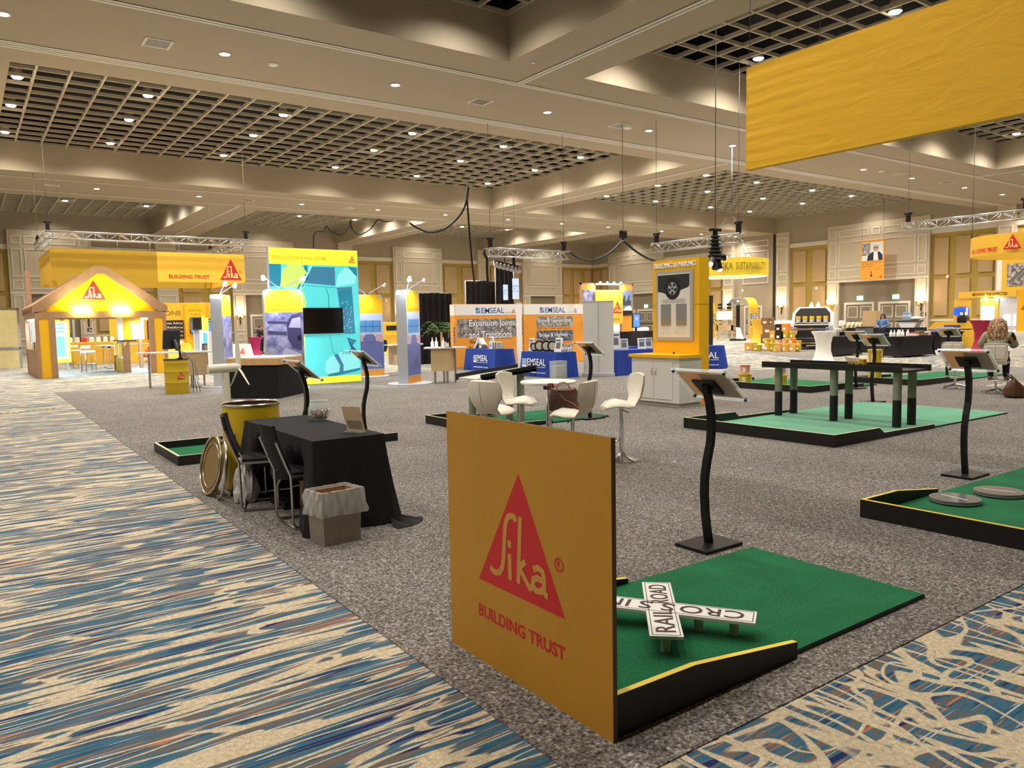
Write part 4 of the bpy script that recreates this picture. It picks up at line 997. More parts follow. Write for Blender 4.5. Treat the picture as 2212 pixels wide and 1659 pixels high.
def emseal_print(t, face, W_, off, sub=True):
    """white heading on the front cloth; face = (origin left bottom, right vector)"""
    o, u = face; o = V(o); u = V(u).normalized(); b = B(WINK); s = W_
    flat(b, LBLU, 0, .25*s, .34, .52, o, u, off); flat(b, WINK, 0, .25*s, .27, .33, o, u, off); b.m(WINK)
    b.text('EMSEAL', o+u*(.28*s)+Z3*.32, u, Z3, .21, .95*s, off, .01); b.text('Expansion Joints and Sealants', o+u*(.28*s)+Z3*.25, u, Z3, .05, .95*s, off, .01)
    flat(b, WINK, 0, .75*s, .1, .125, o, u, off); b.m(WINK); b.text('www.emseal.com', o+u*(.78*s)+Z3*.09, u, Z3, .05, .45*s, off, .01)
    b.obj('lettering', t)
t = draped('blue draped table left of the white pole, below the Expansion Joints backdrop', (14.8, 22.05, .006), .75, 1.85, .74, 0, BLUEC, group='blue tables of the expansion joint stand', seed=2); emseal_print(t, ((-.375-.045, .32, .02), NX), .72, .035)
t = draped('blue draped table right of the white pole, with tape rolls on it', (14.35, 18.2, .006), .75, 1.75, .74, 0, BLUEC, group='blue tables of the expansion joint stand', seed=5); emseal_print(t, ((-.375-.045, .72, .02), NX), .95, .035)
t = draped('blue draped table behind the grey roll-up back, left of the kiosk', (16.75, 17.05, .006), 2.0, .75, .74, 0, BLUEC, group='blue tables of the expansion joint stand', seed=9); emseal_print(t, ((-.25, -.375-.045, .02), X3), .8, .035)
t = draped('blue draped table visible right of the yellow kiosk', (19.95, 17.35, .006), 1.85, .75, .74, -.93, BLUEC, group='blue tables of the expansion joint stand', seed=4); emseal_print(t, ((-.45, -.375-.045, .02), X3), 1.0, .035)
t = draped('small blue draped table behind the left one by the kiosk', (18.4, 19.3, .006), 1.2, .7, .72, 0, BLUEC, group='blue tables of the expansion joint stand', seed=6)
# retractable banner seen from the back, and one edge-on
def rollup(label, c, rz, W_, h, mat, print_=None):
    t = thing('roll_up_banner', label, 'banner stand', c, rz); b = B(mat); b.box(-W_/2, W_/2, -.004, .004, .1, h); b.obj('sheet', t)
    b = B(LGRY); b.box(-W_/2-.01, W_/2+.01, -.08, .08, 0, .1, .01); b.obj('base', t); b = B(LGRY); b.cyl((0, -.03, .08), (0, -.03, h), .012, n=10); b.obj('pole', t)
    b = B(LGRY); b.box(-W_/2, W_/2, -.012, .012, h, h+.03); b.obj('top_rail', t); return t
BACKG = M('banner_back', 'D5D3CE', .7)
rollup('grey back of a roll-up banner standing left of the kiosk', (15.3, 17.0, .006), math.atan2(-.88, .47), .95, 2.19, BACKG)
rollup('white roll-up banner seen edge-on between the two orange backdrops', (15.0, 20.55, .006), 1.15, .85, 2.25, WFAB)
# things on the blue tables
def box_item(name, label, cat, c, sz, rz, mat, parts=(), group=None):
    t = thing(name, label, cat, c, rz, group); b = B(mat); b.box(-sz[0]/2, sz[0]/2, -sz[1]/2, sz[1]/2, 0, sz[2], min(sz)*.06); b.obj('body', t)
    for nm, m_, q in parts: b = B(m_); b.box(*q); b.obj(nm, t)
    return t
def brochure(label, c, rz, w_=.22, h=.28, mat=WHT, group='brochure stands'):
    t = thing('brochure_stand', label, 'brochure', c, rz, group); b = B(mat); b.cbox((0, .03, h/2), (w_, .006, h), 0, 0, 0, -.2); b.obj('sheet', t)
    b = B(ACRY); b.box(-w_/2, w_/2, -.03, .09, 0, .008); b.obj('foot', t)
    b = B(INKB); b.cbox((0, .024-.012, h*.82), (w_*.7, .003, h*.1), 0, 0, 0, -.2); b.m(INKG); b.cbox((0, .017, h*.45), (w_*.6, .003, h*.4), 0, 0, 0, -.2); b.obj('print', t); return t
TT = .752
b = B(BACKG); t = thing('sample_block', 'angled grey concrete joint sample on the left blue table', 'sample', (14.7, 22.6, TT), -PI/2); b.prism([(-.32, 0), (-.2, 0), (.02, .22), (.2, .02), (.3, .1), (.05, .36), (-.05, .33)], (0, 0, 0), X3, Z3, .2); b.obj('body', t); b = B(SLOT); b.cbox((.02, .1, .05), (.06, .21, .1)); b.obj('joint', t)
brochure('upright white brochure on the left blue table, right of the angled sample', (14.75, 21.85, TT), -PI/2, .2, .42)
box_item('sample_box', 'small dark sample box on the left blue table', 'sample', (14.6, 22.15, TT), (.2, .2, .15), 0, INKG, (('label', WHT, (-.101, -.1, -.07, .07, .04, .12)),)); box_item('sample_box', 'steel sample cube on the left blue table at its right end', 'sample', (14.7, 21.35, TT), (.22, .3, .24), 0, STL, (('strip', SLOT, (-.111, -.109, -.02, .02, 0, .24)),)); box_item('sample_box', 'white sample box between brochure and steel cube on the left blue table', 'sample', (14.65, 21.58, TT), (.2, .18, .25), 0, WHT, (('strip', LBLU, (-.101, -.1, -.06, .06, .06, .2)),))
for k, y in enumerate((18.72, 18.45, 18.12, 17.82)):
    t = thing('joint_tape_roll', '%s rolled joint tape from the left on the right blue table' % ORD[k], 'tape roll', (14.25, y, TT), PI/2+.5, 'joint tape rolls'); b = B(BLK); r = .17 if k else .13
    b.cyl((0, -.06, r), (0, .06, r), r, n=28); b.obj('roll', t); b = B(M('tape_core', 'C9C2A8', .6)); b.cyl((0, -.065, r), (0, .065, r), r*.68, n=24); b.obj('core', t); b = B(M('tape_white', 'D8DEE4', .5)); b.cbox((0, -.066, r*.9), (.08, .004, r*.9)); b.m(YEL); b.tube([(r*.98*math.cos(a*PI/10), 0, r+r*.98*math.sin(a*PI/10)) for a in range(3, 9)], .012, 6); b.obj('label', t)
brochure('tall leaning white leaflet at the left end of the tape roll table', (14.3, 18.98, TT), -PI/2+.3, .18, .4); brochure('white price sheet at the right end of the tape roll table', (14.2, 17.55, TT), -PI/2, .33, .42)
for k, (x, y, lb) in enumerate(((16.3, 16.95, 'grey tilted leaflet on the blue table left of the kiosk'), (17.0, 16.9, 'white tilted leaflet next to the kiosk edge on the blue table'), (17.5, 17.1, 'pale leaflet half hidden by the kiosk'), (16.3, 17.3, 'taller leaflet standing behind the grey one left of the kiosk'))): brochure(lb, (x, y, TT), -.5, .26, .34 if k < 3 else .55, BACKG if k in (0, 2) else WHT)
t = thing('sample_tower', 'grey-green sloped sample tower on the blue table right of the kiosk', 'sample', (20.15, 17.15, TT), -.93); b = B(M('sage_grey', '8FA09B', .5)); b.box(-.12, .12, -.1, .1, 0, .42); b.obj('body', t); b = B(WHT); b.prism([(-.12, .42), (.12, .36), (.12, .46), (-.1, .5)], (0, .1, 0), X3, Z3, -.2) if 0 else b.box(-.13, .13, -.11, .11, .42, .46); b.obj('cap', t)
t = thing('acrylic_box', 'clear plastic bin standing behind the ramp, before the blue table', 'bin', (8.3, 10.25, .006)); b = B(M('clear_plastic', 'DDE2E6', .2, alpha=.5)); b.box(-.12, .12, -.09, .09, .0, .98); b.obj('case', t); b = B(WHT); b.box(-.1, .1, -.07, .07, .7, .9); b.obj('cards', t)

# ---- lightbox wall
t = thing('lightbox_wall', 'tall glowing cyan and yellow lightbox titled Resinous Floor and Wall Systems', 'lightbox', (6.88, 20.9, .006)); W_ = 2.62
b = B(LGRY); b.box(0, W_, .0, .14, 0, 3.8); b.obj('frame', t)
def glow(nm, c, e): return M('glow_'+nm, c, .5, emit=e)
CY, YG, YL, DK, LC, PL = glow('cyan', '58D2D4', .3), glow('yellow_green', 'C4E468', .3), glow('yellow', 'F6E83A', .36), glow('deep_teal', '1E7F96', .3), glow('light_cyan', '8ADFE2', .32), glow('slate', '3E7F9E', .25)
o = V((0, 0, 0)); b = B()
flat(b, CY, .02, W_-.02, .2, 3.35, o, X3, .003); flat(b, YL, .02, W_-.02, 3.35, 3.79, o, X3, .004); flat(b, YL, .02, W_-.02, .01, .2, o, X3, .004); b.obj('print', t)
b = B(); L1 = .006
poly(b, DK, [(.02, 2.75), (.32, 2.75), (.35, 3.35), (.02, 3.35)], o, X3, L1); poly(b, PL, [(.95, 2.85), (1.9, 2.78), (1.9, 3.3), (1.2, 3.3)], o, X3, L1); poly(b, DK, [(.98, 2.95), (1.1, 2.93), (1.1, 3.33), (1.0, 3.33)], o, X3, L1)
poly(b, YG, [(.3, 2.75), (.38, 3.2), (.55, 3.35), (.92, 3.34), (1.08, 3.12), (.98, 3.05), (.98, 2.72), (.86, 2.62), (.35, 2.72)], o, X3, L1+.002)
poly(b, YG, [(.6, 2.6), (.95, 2.6), (1.02, 2.3), (.98, 1.9), (.9, .25), (.55, .25), (.62, 1.4), (.66, 2.0)], o, X3, L1+.001)
poly(b, LC, [(.34, 2.70), (.6, 2.62), (.9, 2.70), (.92, 2.78), (.6, 2.72)], o, X3, L1+.004); poly(b, DK, [(.76, 2.66), (.96, 2.74), (.98, 2.84), (.84, 2.82)], o, X3, L1+.005)
b.m(LC); b.stroke([(1.22, 3.33), (.6, 2.25), (.35, 1.7)], .05, (0, 0, 0), X3, Z3, L1+.006)
poly(b, PL, [(1.94, 2.72), (2.4, 2.76), (2.46, 1.4), (2.1, 1.4)], o, X3, L1+.002); poly(b, DK, [(1.98, 2.62), (2.36, 2.66), (2.4, 2.2), (2.06, 2.1)], o, X3, L1+.003)
b.m(LC)
for k in range(26): x, z = 2.06+.33*random.random(), 1.45+.85*random.random(); b.stroke([(x, z), (x+.03, z+.05)], .012, (0, 0, 0), X3, Z3, L1+.004)
poly(b, LC, [(1.9, 2.75), (2.5, 2.85), (2.58, 3.2), (2.2, 3.3), (2.0, 3.1)], o, X3, L1); poly(b, DK, [(2.5, 3.1), (2.58, 3.05), (2.58, 3.3), (2.3, 3.33)], o, X3, L1+.001)
poly(b, PL, [(2.15, .8), (2.55, .85), (2.3, 1.0), (2.5, 1.2), (2.2, 1.3), (2.36, 1.05)], o, X3, L1)
b.m(DK); b.stroke([(1.62, 2.7), (1.68, 2.5), (1.68, 1.6)], .02, (0, 0, 0), X3, Z3, L1); b.stroke([(1.0, 2.78), (1.95, 2.72)], .012, (0, 0, 0), X3, Z3, L1+.004); b.stroke([(1.68, 1.4), (1.75, .9), (2.0, .7)], .012, (0, 0, 0), X3, Z3, L1)
poly(b, LC, [(1.5, .35), (1.52, .62), (1.7, .78), (1.95, .85), (2.1, .95), (2.3, .9), (2.56, .6), (2.58, .4), (2.3, .36), (1.9, .28), (1.6, .27)], o, X3, L1+.002)
poly(b, PL, [(1.78, .80), (1.9, .84), (2.06, .5), (2.05, .28), (1.92, .28), (1.95, .5)], o, X3, L1+.004); poly(b, DK, [(1.55, .2), (1.62, .27), (2.3, .36), (2.58, .4), (2.58, .34), (2.3, .28), (1.8, .2)], o, X3, L1+.003)
b.m(DK)
for k in range(4): b.stroke([(2.0+k*.07, .93-k*.02), (2.08+k*.07, .86-k*.02), (2.04+k*.08, .8)], .014, (0, 0, 0), X3, Z3, L1+.005)
b.obj('picture', t)
b = B(glow('olive_text', 'B8A01A', .3)); b.text('RESINOUS FLOOR & WALL SYSTEMS', (.1, 0, 3.49), X3, Z3, .09, 1.55, .008, .01); b.text('BUILDING TRUST', (1.95, 0, 3.44), X3, Z3, .035, .3, .008); b.obj('lettering', t); b = B(); logo(b, (2.32, 0, 3.44), X3, .22, .2, glow('red', 'E84A2A', .4), YL, False, .008); b.obj('logo', t)
t = thing('television', 'large black switched-off television mounted on the cyan lightbox', 'television', (8.3, 20.83, 1.43)); b = B(SCR); b.box(-.65, .65, 0, .05, 0, .73, .005); b.obj('screen', t); b = B(M('screen_bezel', '3A3A3C', .4)); b.stroke([(-.645, .005), (.645, .005), (.645, .725), (-.645, .725)], .01, (0, -.002, 0), X3, Z3, .001, True); b.obj('bezel', t)

# ---- curved-top graphic towers with LED arms
LEDM = M('led_head', 'DDE6FF', .4, emit=40, ec='D6E2FF')
def tower(label, c, rz, W_, h, design, lamps=(1, 1), base=True):
    t = thing('graphic_tower', label, 'display tower', c, rz, 'rounded graphic towers with lamp arms'); D = .3
    out = [(-W_/2, 0), (W_/2, 0), (W_/2, h-.12)]+[(W_/2-.12+.12*math.cos(a*PI/12), h-.12+.12*math.sin(a*PI/12)) for a in range(1, 6)]+[(-W_/2+.12+.12*math.cos(a*PI/12), h-.12+.12*math.sin(a*PI/12)) for a in range(6, 12)]+[(-W_/2, h-.12)]
    b = B(LGRY); b.prism(out, (0, -D/2, 0), X3, Z3, D); b.obj('body', t)
    b = B(); q = V((0, -D/2, 0)); hd = h*.77
    poly(b, SYEL, [(x*.97, max(z, hd)) for x, z in out if z > hd-.5 or True][2:-1]+[(-W_/2*.97, hd), (W_/2*.97, hd)], q, X3, .003) if 0 else flat(b, SYEL, -W_/2+.01, W_/2-.01, hd, h-.14, q, X3, .003)
    flat(b, SYEL, -W_/2+.1, W_/2-.1, h-.14, h-.01, q, X3, .003)
    if design == 0:
        flat(b, PHOTO[2], -W_/2+.01, W_/2-.01, .25, hd, q, X3, .003); dk = M('print_violet_dark', '4E4A7A', .5); lv = M('print_lavender', 'C4C3E2', .5)
        poly(b, lv, [(-.43, .3), (.0, 1.1), (.43, .9), (.43, .3)], q, X3, .005); poly(b, dk, [(-.43, 1.55), (.05, 1.5), (.05, 1.42), (-.43, 1.45)], q, X3, .005); poly(b, dk, [(-.43, 1.8), (.05, 1.78), (.05, 1.72), (-.43, 1.74)], q, X3, .005)
        poly(b, dk, [(.05, 1.75), (.2, 1.95), (.43, 2.0), (.43, 1.0), (.2, 1.1), (.08, 1.3)], q, X3, .006); poly(b, lv, [(.1, 1.62), (.2, 1.85), (.42, 1.9), (.42, 1.6)], q, X3, .007); poly(b, INK, [(.3, 1.35), (.38, 1.42), (.43, 1.4), (.43, 1.28), (.34, 1.28)], q, X3, .008)
        b.m(lv)
        for k in range(9): x, z = -.35+.08*k, .45+.3*((k*7) % 5)/5; b.stroke([(x, z), (x+.06, z+.05), (x+.1, z)], .012, (0, -D/2, 0), X3, Z3, .008)
    elif design == 1:
        flat(b, M('print_floor_blue', '6C78B8', .4), -W_/2+.01, W_/2-.01, .25, 1.1, q, X3, .003); flat(b, M('print_ceiling', 'C6D4F0', .4), -W_/2+.01, W_/2-.01, 1.1, hd, q, X3, .003)
        poly(b, MATS['print_floor_blue'], [(-.3, 1.1), (.3, 1.1), (.12, 1.35), (-.12, 1.35)], q, X3, .005); flat(b, M('print_window', '5FA0E0', .4), -.36, .36, 1.42, 1.78, q, X3, .005); b.m(M('print_mullion', '2C4E86', .5))
        for x in (-.36, -.12, .12, .36): b.stroke([(x, 1.42), (x, 1.78)], .012, (0, -D/2, 0), X3, Z3, .007)
        b.stroke([(-.36, 1.6), (.36, 1.6)], .012, (0, -D/2, 0), X3, Z3, .007)
        for x in (-.4, .2): flat(b, M('print_pink', 'D8A8B0', .5), x, x+.2, 1.12, 1.34, q, X3, .006)
        flat(b, ORNG, -W_/2+.01, W_/2-.01, .03, .22, q, X3, .004)
    else: flat(b, PHOTO[2], -W_/2+.01, W_/2-.01, .1, hd, q, X3, .003)
    b.obj('print', t)
    if base is not None: b = B(OLIVE); b.text('Permeability - Repair - Flow works' if design == 0 else 'Hygienic Cove Guide', (-W_/2+.06, -D/2, hd+.05), X3, Z3, .05, W_-.14, .006); b.obj('lettering', t)
    if 1: b = B(LGRY); b.lathe([(.0, 0), (.62, 0), (.62, .02), (.58, .03), (0, .03)], n=36, caps=False); b.obj('base', t)
    for s, on_ in zip((-1, 1), lamps):
        b = B(LGRY); e = V((s*.52, -.3, h+.32)); b.tube([(s*.06, 0, h-.01), (s*.08, -.03, h+.05), e], .014, 8); arm = b.obj('lamp_arm', t)
        d = (V((s*.2, 0, h-.5))-e).normalized(); b = B(LEDM if on_ else WHT); b.cyl(e-d*.02, e+d*.09, .035, .06, 14); b.obj('lamp_head', arm)
        if on_:
            l = bpy.data.lights.new('led_lamp', 'SPOT'); l.energy = 120; l.color = (.82, .88, 1); l.spot_size = 1.7; l.spot_blend = .8; l.shadow_soft_size = .04; lo = bpy.data.objects.new('led_lamp', l); COL.objects.link(lo); lo.parent = t; lo.location = e+d*.13; lo.rotation_euler = d.to_track_quat('-Z', 'Y').to_euler()
    return t
tower('rounded tower with a large grey-violet car print, before the lightbox', (6.95, 20.1, .006), -.15, .98, 2.62, 0)
tower('rounded tower seen nearly edge-on left of the black skirted counter', (5.95, 22.3, .006), 1.05, .95, 2.56, 2)
tower('rounded tower with blue room print and one lit lamp, right of the lightbox', (10.05, 18.95, .006), .68, .92, 2.57, 1, (1, 0))
tower('rounded tower half hidden behind the right edge of the lightbox', (10.55, 22.6, .006), -.25, .9, 2.6, 1, (1, 0), None)
# bar counters that dock on the towers
def counter(label, c, rz, L_, group='docked counters', doors=False):
    t = thing('bar_counter', label, 'counter', c, rz, group)
    b = B(WHT); b.prism([(0, -.3), (L_-.3, -.3)]+[(L_-.3+.3*math.sin(a*PI/12), -.3*math.cos(a*PI/12)) for a in range(1, 12)]+[(L_-.3, .3), (0, .3)], (0, 0, 1.0), X3, Y3, .035); b.obj('counter_top', t)
    b = B(M('maple_front', 'C9AC80', .5, noise=.06, scale=3)); b.prism([(.18, -.24), (.75, -.24), (.85, .1), (.6, .28), (.18, .28)], (0, 0, .96), X3, Y3, .62); cb = b.obj('cabinet', t)
    if doors: b = B(M('maple_door', 'BFA276', .5)); b.box(.25, .68, -.252, -.24, .42, .88); b.obj('door', t)
    for x, y in ((.28, -.16), (.62, -.16), (.5, .18)): b = B(STL); b.cyl((x, y, 0), (x, y, .34), .03, n=12); b.obj('leg', t)
    b = B(STL); b.cyl((L_-.32, 0, 0), (L_-.32, 0, .965), .03, n=14); b.obj('leg', t)
    return t
counter('white rounded counter docked on the tower right of the lightbox', (10.42, 18.72, .006), -.62, 1.15)
counter('white rounded counter behind the drum with the monitor', (5.75, 22.6, .006), 2.75, 2.0, doors=True)
counter('white rounded counter beyond the right edge of the lightbox', (11.1, 22.35, .006), .1, 1.3)
for k, (x, y) in enumerate(((10.62, 18.55), (10.72, 18.5), (10.86, 18.35), (10.95, 18.3))):
    t = thing('spray_bottle', '%s small white bottle from the left on the counter by the lit tower' % ORD[k], 'bottle', (x, y+.1, 1.007), 0, 'white bottles on the counter') ; b = B(WHT); b.lathe([(.0, 0), (.045, 0), (.045, .13), (.02, .17), (.02, .2), (0, .2)], n=12, caps=False); b.obj('body', t); b = B(WHT if k % 2 else BACKG); b.cyl((0, 0, .2), (0, 0, .26), .014, n=8); b.obj('nozzle', t)
def monitor(label, c, rz, w_=.55, h=.35, lift=.12, on=None, back=False):
    t = thing('monitor', label, 'monitor', c, rz); b = B(BLKM); b.box(-w_/2, w_/2, -.02, .03, lift, lift+h, .008); b.obj('housing', t)
    b = B(on or SCR); b.box(-w_/2+.012, w_/2-.012, -.022, -.019, lift+.015, lift+h-.015); b.obj('screen', t)
    b = B(BLKM); b.tube([(0, .05, .01), (0, .07, lift*.8), (0, .03, lift+h*.4)], .02, 8); b.box(-.12, .12, -.06, .12, 0, .012, .003); b.obj('stand', t); return t
monitor('black monitor on the counter beside the lit tower', (10.85, 18.2, 1.007), -2.2, .5, .32)
# ---- black skirted counter with wooden tray
t = thing('skirted_counter', 'square black skirted counter with a wooden rim set cornerwise', 'counter', (5.87, 18.36, .006), PI/4)
s = .62
b = B(BFAB); rows = []
for z, o in ((.78, 0), (.4, .01), (0, .03)):
    row = []
    for i in range(160):
        a = i/160*4; k = int(a); f = a-k; cs = ((-1, -1), (1, -1), (1, 1), (-1, 1)); c0, c1 = cs[k], cs[(k+1) % 4]; r = s+o+.012*math.sin(i*1.9)*(.5+o*20)
        row.append(b.v(((c0[0]+(c1[0]-c0[0])*f)*r, (c0[1]+(c1[1]-c0[1])*f)*r, z)))
    rows.append(row)
b.skin(rows, caps=False); b.obj('skirt', t)
b = B(WOODT); b.box(-s-.03, s+.03, -s-.03, s+.03, .77, .93, .006); b.obj('wood_rim', t); b = B(WHT); b.box(-s, s, -s, s, .925, .95); b.obj('tray_bed', t)
# ---- far drum with monitor
t = thing('steel_drum', 'closed ribbed yellow drum carrying a monitor arm, at left', 'drum', (4.42, 20.95, .006))
DY2 = M('drum_olive_yellow', 'D0AE1E', .4, noise=.04, scale=3)
prof = [(0, 0), (.285, 0), (.29, .02)]
for z in (.28, .56): prof += [(.29, z-.03), (.302, z), (.29, z+.03)]
prof += [(.29, .76), (.298, .78), (.29, .8), (.29, .86)]
b = B(DY2); b.lathe(prof, n=40, caps=False); b.obj('shell', t); b = B(BLK); b.lathe([(.292, .855), (.305, .86), (.3, .88), (.27, .872), (0, .87)], n=40, caps=False); b.obj('lid', t)
b = B(); va = math.atan2(20.95, 4.42)+PI-.15; 
nrm = V((math.cos(va+.5), math.sin(va+.5), 0)); uu = V((-nrm.y, nrm.x, 0)); logo(b, nrm*.296+Z3*.38-uu*.1, uu, .19, .17, RED, LYEL, False, .004); b.obj('logo', t)
t = thing('monitor_on_arm', 'black monitor seen from behind on an arm above the yellow drum', 'monitor', (4.46, 20.95, .88), .35)
b = B(M('monitor_back', '23262B', .35)); b.T = Matrix.Translation((-.2, -.1, .46)) @ Matrix.Rotation(.25, 4, 'Z') @ Matrix.Rotation(.12, 4, 'X'); b.box(-.27, .27, -.02, .03, -.2, .28, .01); b.obj('housing', t)
b = B(GRY); b.tube([(-.14, -.13, .5), (-.1, -.16, .35), (-.08, -.14, .26), (.0, -.08, .22), (.06, -.03, .2)], [.03, .045, .035, .025, .02], 10); b.obj('bracket', t)
b = B(BLKM); b.tube([(.06, -.02, .0), (.06, -.02, .36)], .025, 10); b.cyl((.06, -.02, 0), (.06, -.02, .03), .07, n=16); b.tube([(.06, -.02, .2), (-.1, -.1, .24)], .018, 8); b.obj('arm', t)
random.seed(2)
for k in range(5):
    b = B(WHT if k % 2 else BLKM); x = .05+.03*k; b.tube([(.0, -.1, .22), (.14+x*.4, -.13, .12), (.27+.012*k, -.2, -.05), (.29+.035*k, -.22, -.35-.05*k), (.27+.03*k, -.22, -.6), (.24+.05*k, -.25, -.86)], .007, 6); o = b.obj('cable', t)
# ================================================================ hanging gear and far booths
def AT(px, Y=None, X=None, py=700): return ONY(px, py, Y) if Y is not None else ONX(px, py, X)
def ceil_at(x, y): return ZG+.1 if any(c[0] < x < c[1] and c[2] < y < c[3] for c in COF) else ZS
ALU = M('aluminium', 'D2D2D0', .25, .9); WOOD2 = M('house_timber', 'A98463', .6, noise=.1, scale=4); DKYEL = M('dark_yellow', 'B08C1C', .7); FYEL = M('fabric_yellow', 'F2BE3C', .7)
def truss(label, p0, p1, h=.3, motors=(0, 1), top=ZG+.1, group='lighting trusses'):
    p0, p1 = V(p0), V(p1); L_ = (p1-p0).length; t = thing('lighting_truss', label, 'truss', p0, math.atan2(p1.y-p0.y, p1.x-p0.x), group); n = max(4, round(L_/.45)); q = h/2
    b = B(ALU)
    for y in (-q, q):
        for z in (0, h): b.cyl((0, y, z), (L_, y, z), .026, n=8)
    b.obj('chord', t); b = B(ALU)
    for k in range(n):
        x0, x1 = L_*k/n, L_*(k+1)/n; a, c = (0, h) if k % 2 else (h, 0)
        for y in (-q, q): b.cyl((x0, y, a), (x1, y, c), .012, n=6)
        b.cyl((x0, -q, h if k % 2 else 0), (x1, q, h if k % 2 else 0), .012, n=6); b.cyl((x0, -q, 0), (x0, -q, h), .012, n=6)
    b.obj('lacing', t)
    for f in motors:
        q_ = p0.lerp(p1, (.15+(L_-.3)*f)/L_); top = ceil_at(q_.x, q_.y); b = B(BLKM); x = .15+(L_-.3)*f; b.box(x-.07, x+.07, -.08, .08, h, h+.34, .03); b.box(x-.15, x+.15, -.05, .05, h+.32, h+.42, .03); m = b.obj('chain_motor', t); b = B(WIRE); b.cyl((x, 0, h+.4), (x, 0, top-p0.z), .008, n=6); b.obj('chain', m)
    return t
def hangsign(b, f, x0, x1, z0, z1, th=.04): pass
# --- box banner over the wooden house
t = thing('hanging_box_sign', 'large rectangular yellow box sign hanging above the wooden house', 'hanging sign', (3.2, 37.0, 3.72))
b = B(DKYEL); b.box(0, 4.05, 0, .05, 0, 1.32); b.obj('front_panel', t); b = B(FYEL); b.box(4.05, 7.85, 0, .05, 0, 1.32); b.obj('front_panel', t)  # front in two panels, the left one a darker yellow
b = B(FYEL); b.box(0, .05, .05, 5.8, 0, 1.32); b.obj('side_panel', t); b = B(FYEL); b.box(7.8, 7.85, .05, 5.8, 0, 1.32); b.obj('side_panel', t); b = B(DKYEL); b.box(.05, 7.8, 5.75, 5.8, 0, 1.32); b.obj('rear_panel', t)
b = B(RED); logo(b, (6.72, 0, .12), X3, .98, .98, RED, LYEL, True, .004); b.m(RED); b.text('BUILDING TRUST', (4.5, 0, .16), X3, Z3, .17, 1.75, .004, .03); b.obj('lettering', t)
b = B(STL)
for x in (.1, 1.3, 2.5, 3.8, 5.0, 6.2, 7.7):
    for y in (.02, 5.77): b.cyl((x, y, 1.3), (x, y, 1.72), .008, n=6)
b.obj('drop_wire', t)
truss('long truss carrying the box sign above the wooden house', (3.0, 36.9, 5.42), (11.3, 36.9, 5.42)); truss('left return truss of the box sign, running away from us', (3.2, 37.2, 5.4), (3.2, 42.8, 5.4), motors=(1,)); truss('right return truss of the box sign, running away from us', (11.0, 37.2, 5.4), (11.0, 42.8, 5.4), motors=(1,))
# --- wooden house
t = thing('timber_house', 'wood framed house booth with a glowing yellow gable', 'booth', (2.08, 31.0, .006)); W_, Dp, E_, R_ = 4.2, 5.2, 2.5, 3.9
def slope(y0, y1, out, inn, d): # gable shaped frame
    o = [(-.06, E_-.02), (W_/2, R_), (W_+.06, E_-.02)]; i = [(W_+.06, E_-.26), (W_+.0, E_-.26), (W_/2, R_-.28), (0, E_-.26), (-.06, E_-.26)]
    return o+i
for y in (0, Dp-.15):
    b = B(WOOD2); b.prism([(-.06, E_-.25), (-.06, E_), (W_/2-.2, R_), (W_/2+.2, R_), (W_+.06, E_), (W_+.06, E_-.25), (W_-.25, E_-.2), (W_/2+.12, R_-.27), (W_/2-.12, R_-.27), (.25, E_-.2)][::-1], (0, y, 0), X3, Z3, .15); b.obj('gable_frame', t)
    b = B(WOOD2); b.box(0, W_, y, y+.15, E_-.42, E_-.2); b.obj('tie_beam', t)
b = B(YEL); b.prism([(.25, E_-.2), (W_-.25, E_-.2), (W_/2+.12, R_-.27), (W_/2-.12, R_-.27)], (0, .05, 0), X3, Z3, .03); b.obj('gable_panel', t)
b = B(RED); logo(b, (1.45, .045, 2.72), X3, .78, .68, RED, LYEL, True, .004); b.m(M('ink_dark_red', '9A3B20', .6)); b.text('BUILDING TRUST', (1.43, .045, 2.58), X3, Z3, .09, .82, .004, .02); b.obj('lettering', t)
for s in (0, 1):
    for a, c, m_, nm in ((0, .12, WOOD2, 'post'), (.12, .42, SYEL, 'post_panel'), (.42, .6, WOOD2, 'post')):
        x0, x1 = (a, c) if not s else (W_-c, W_-a); b = B(m_); b.box(x0, x1, .0 if nm == 'post' else .03, .2, 0, E_-.42); b.obj(nm, t)
    x = 0 if not s else W_-.12; b = B(WOOD2); b.box(x, x+.12, Dp-.2, Dp, 0, E_-.42); b.obj('post', t); b = B(WOOD2); b.box(x, x+.12, .2, Dp-.2, E_-.42, E_-.2); b.obj('side_beam', t)
    b = B(WOOD2); q = [(-.1, E_-.02), (W_/2, R_+.02), (W_/2, R_-.06), (-.1, E_-.1)]
    if s: q = [(W_-x_, z) for x_, z in q][::-1]
    for k in range(3): y0 = .15+k*1.65; b.prism(q[::-1], (0, y0, 0), X3, Z3, 1.55)
    b.obj('roof_boards', t)
b = B(WOOD2); b.box(.0, .14, .2, Dp-.2, 0, .12); b.box(.02, .12, .2, Dp-.2, .12, .95); b.obj('left_base_wall', t)
FLD = M('flood_lens', 'FFF5A0', .4, emit=25)
for x in (1.45, 2.7):
    b = B(FLD); b.box(x-.3, x+.3, -.16, -.08, E_-.22, E_-.14, .01); o = b.obj('flood_lamp', t)
    l = bpy.data.lights.new('flood_lamp', 'AREA'); l.shape = 'RECTANGLE'; l.size = .55; l.size_y = .08; l.energy = 40; l.color = (1, .93, .55); lo = bpy.data.objects.new('flood_light', l); COL.objects.link(lo); lo.parent = t; lo.location = (x, -.12, E_-.12); lo.rotation_euler = (PI-.25, 0, 0)
STRIP = M('led_strip', 'F0F4FF', .4, emit=18)
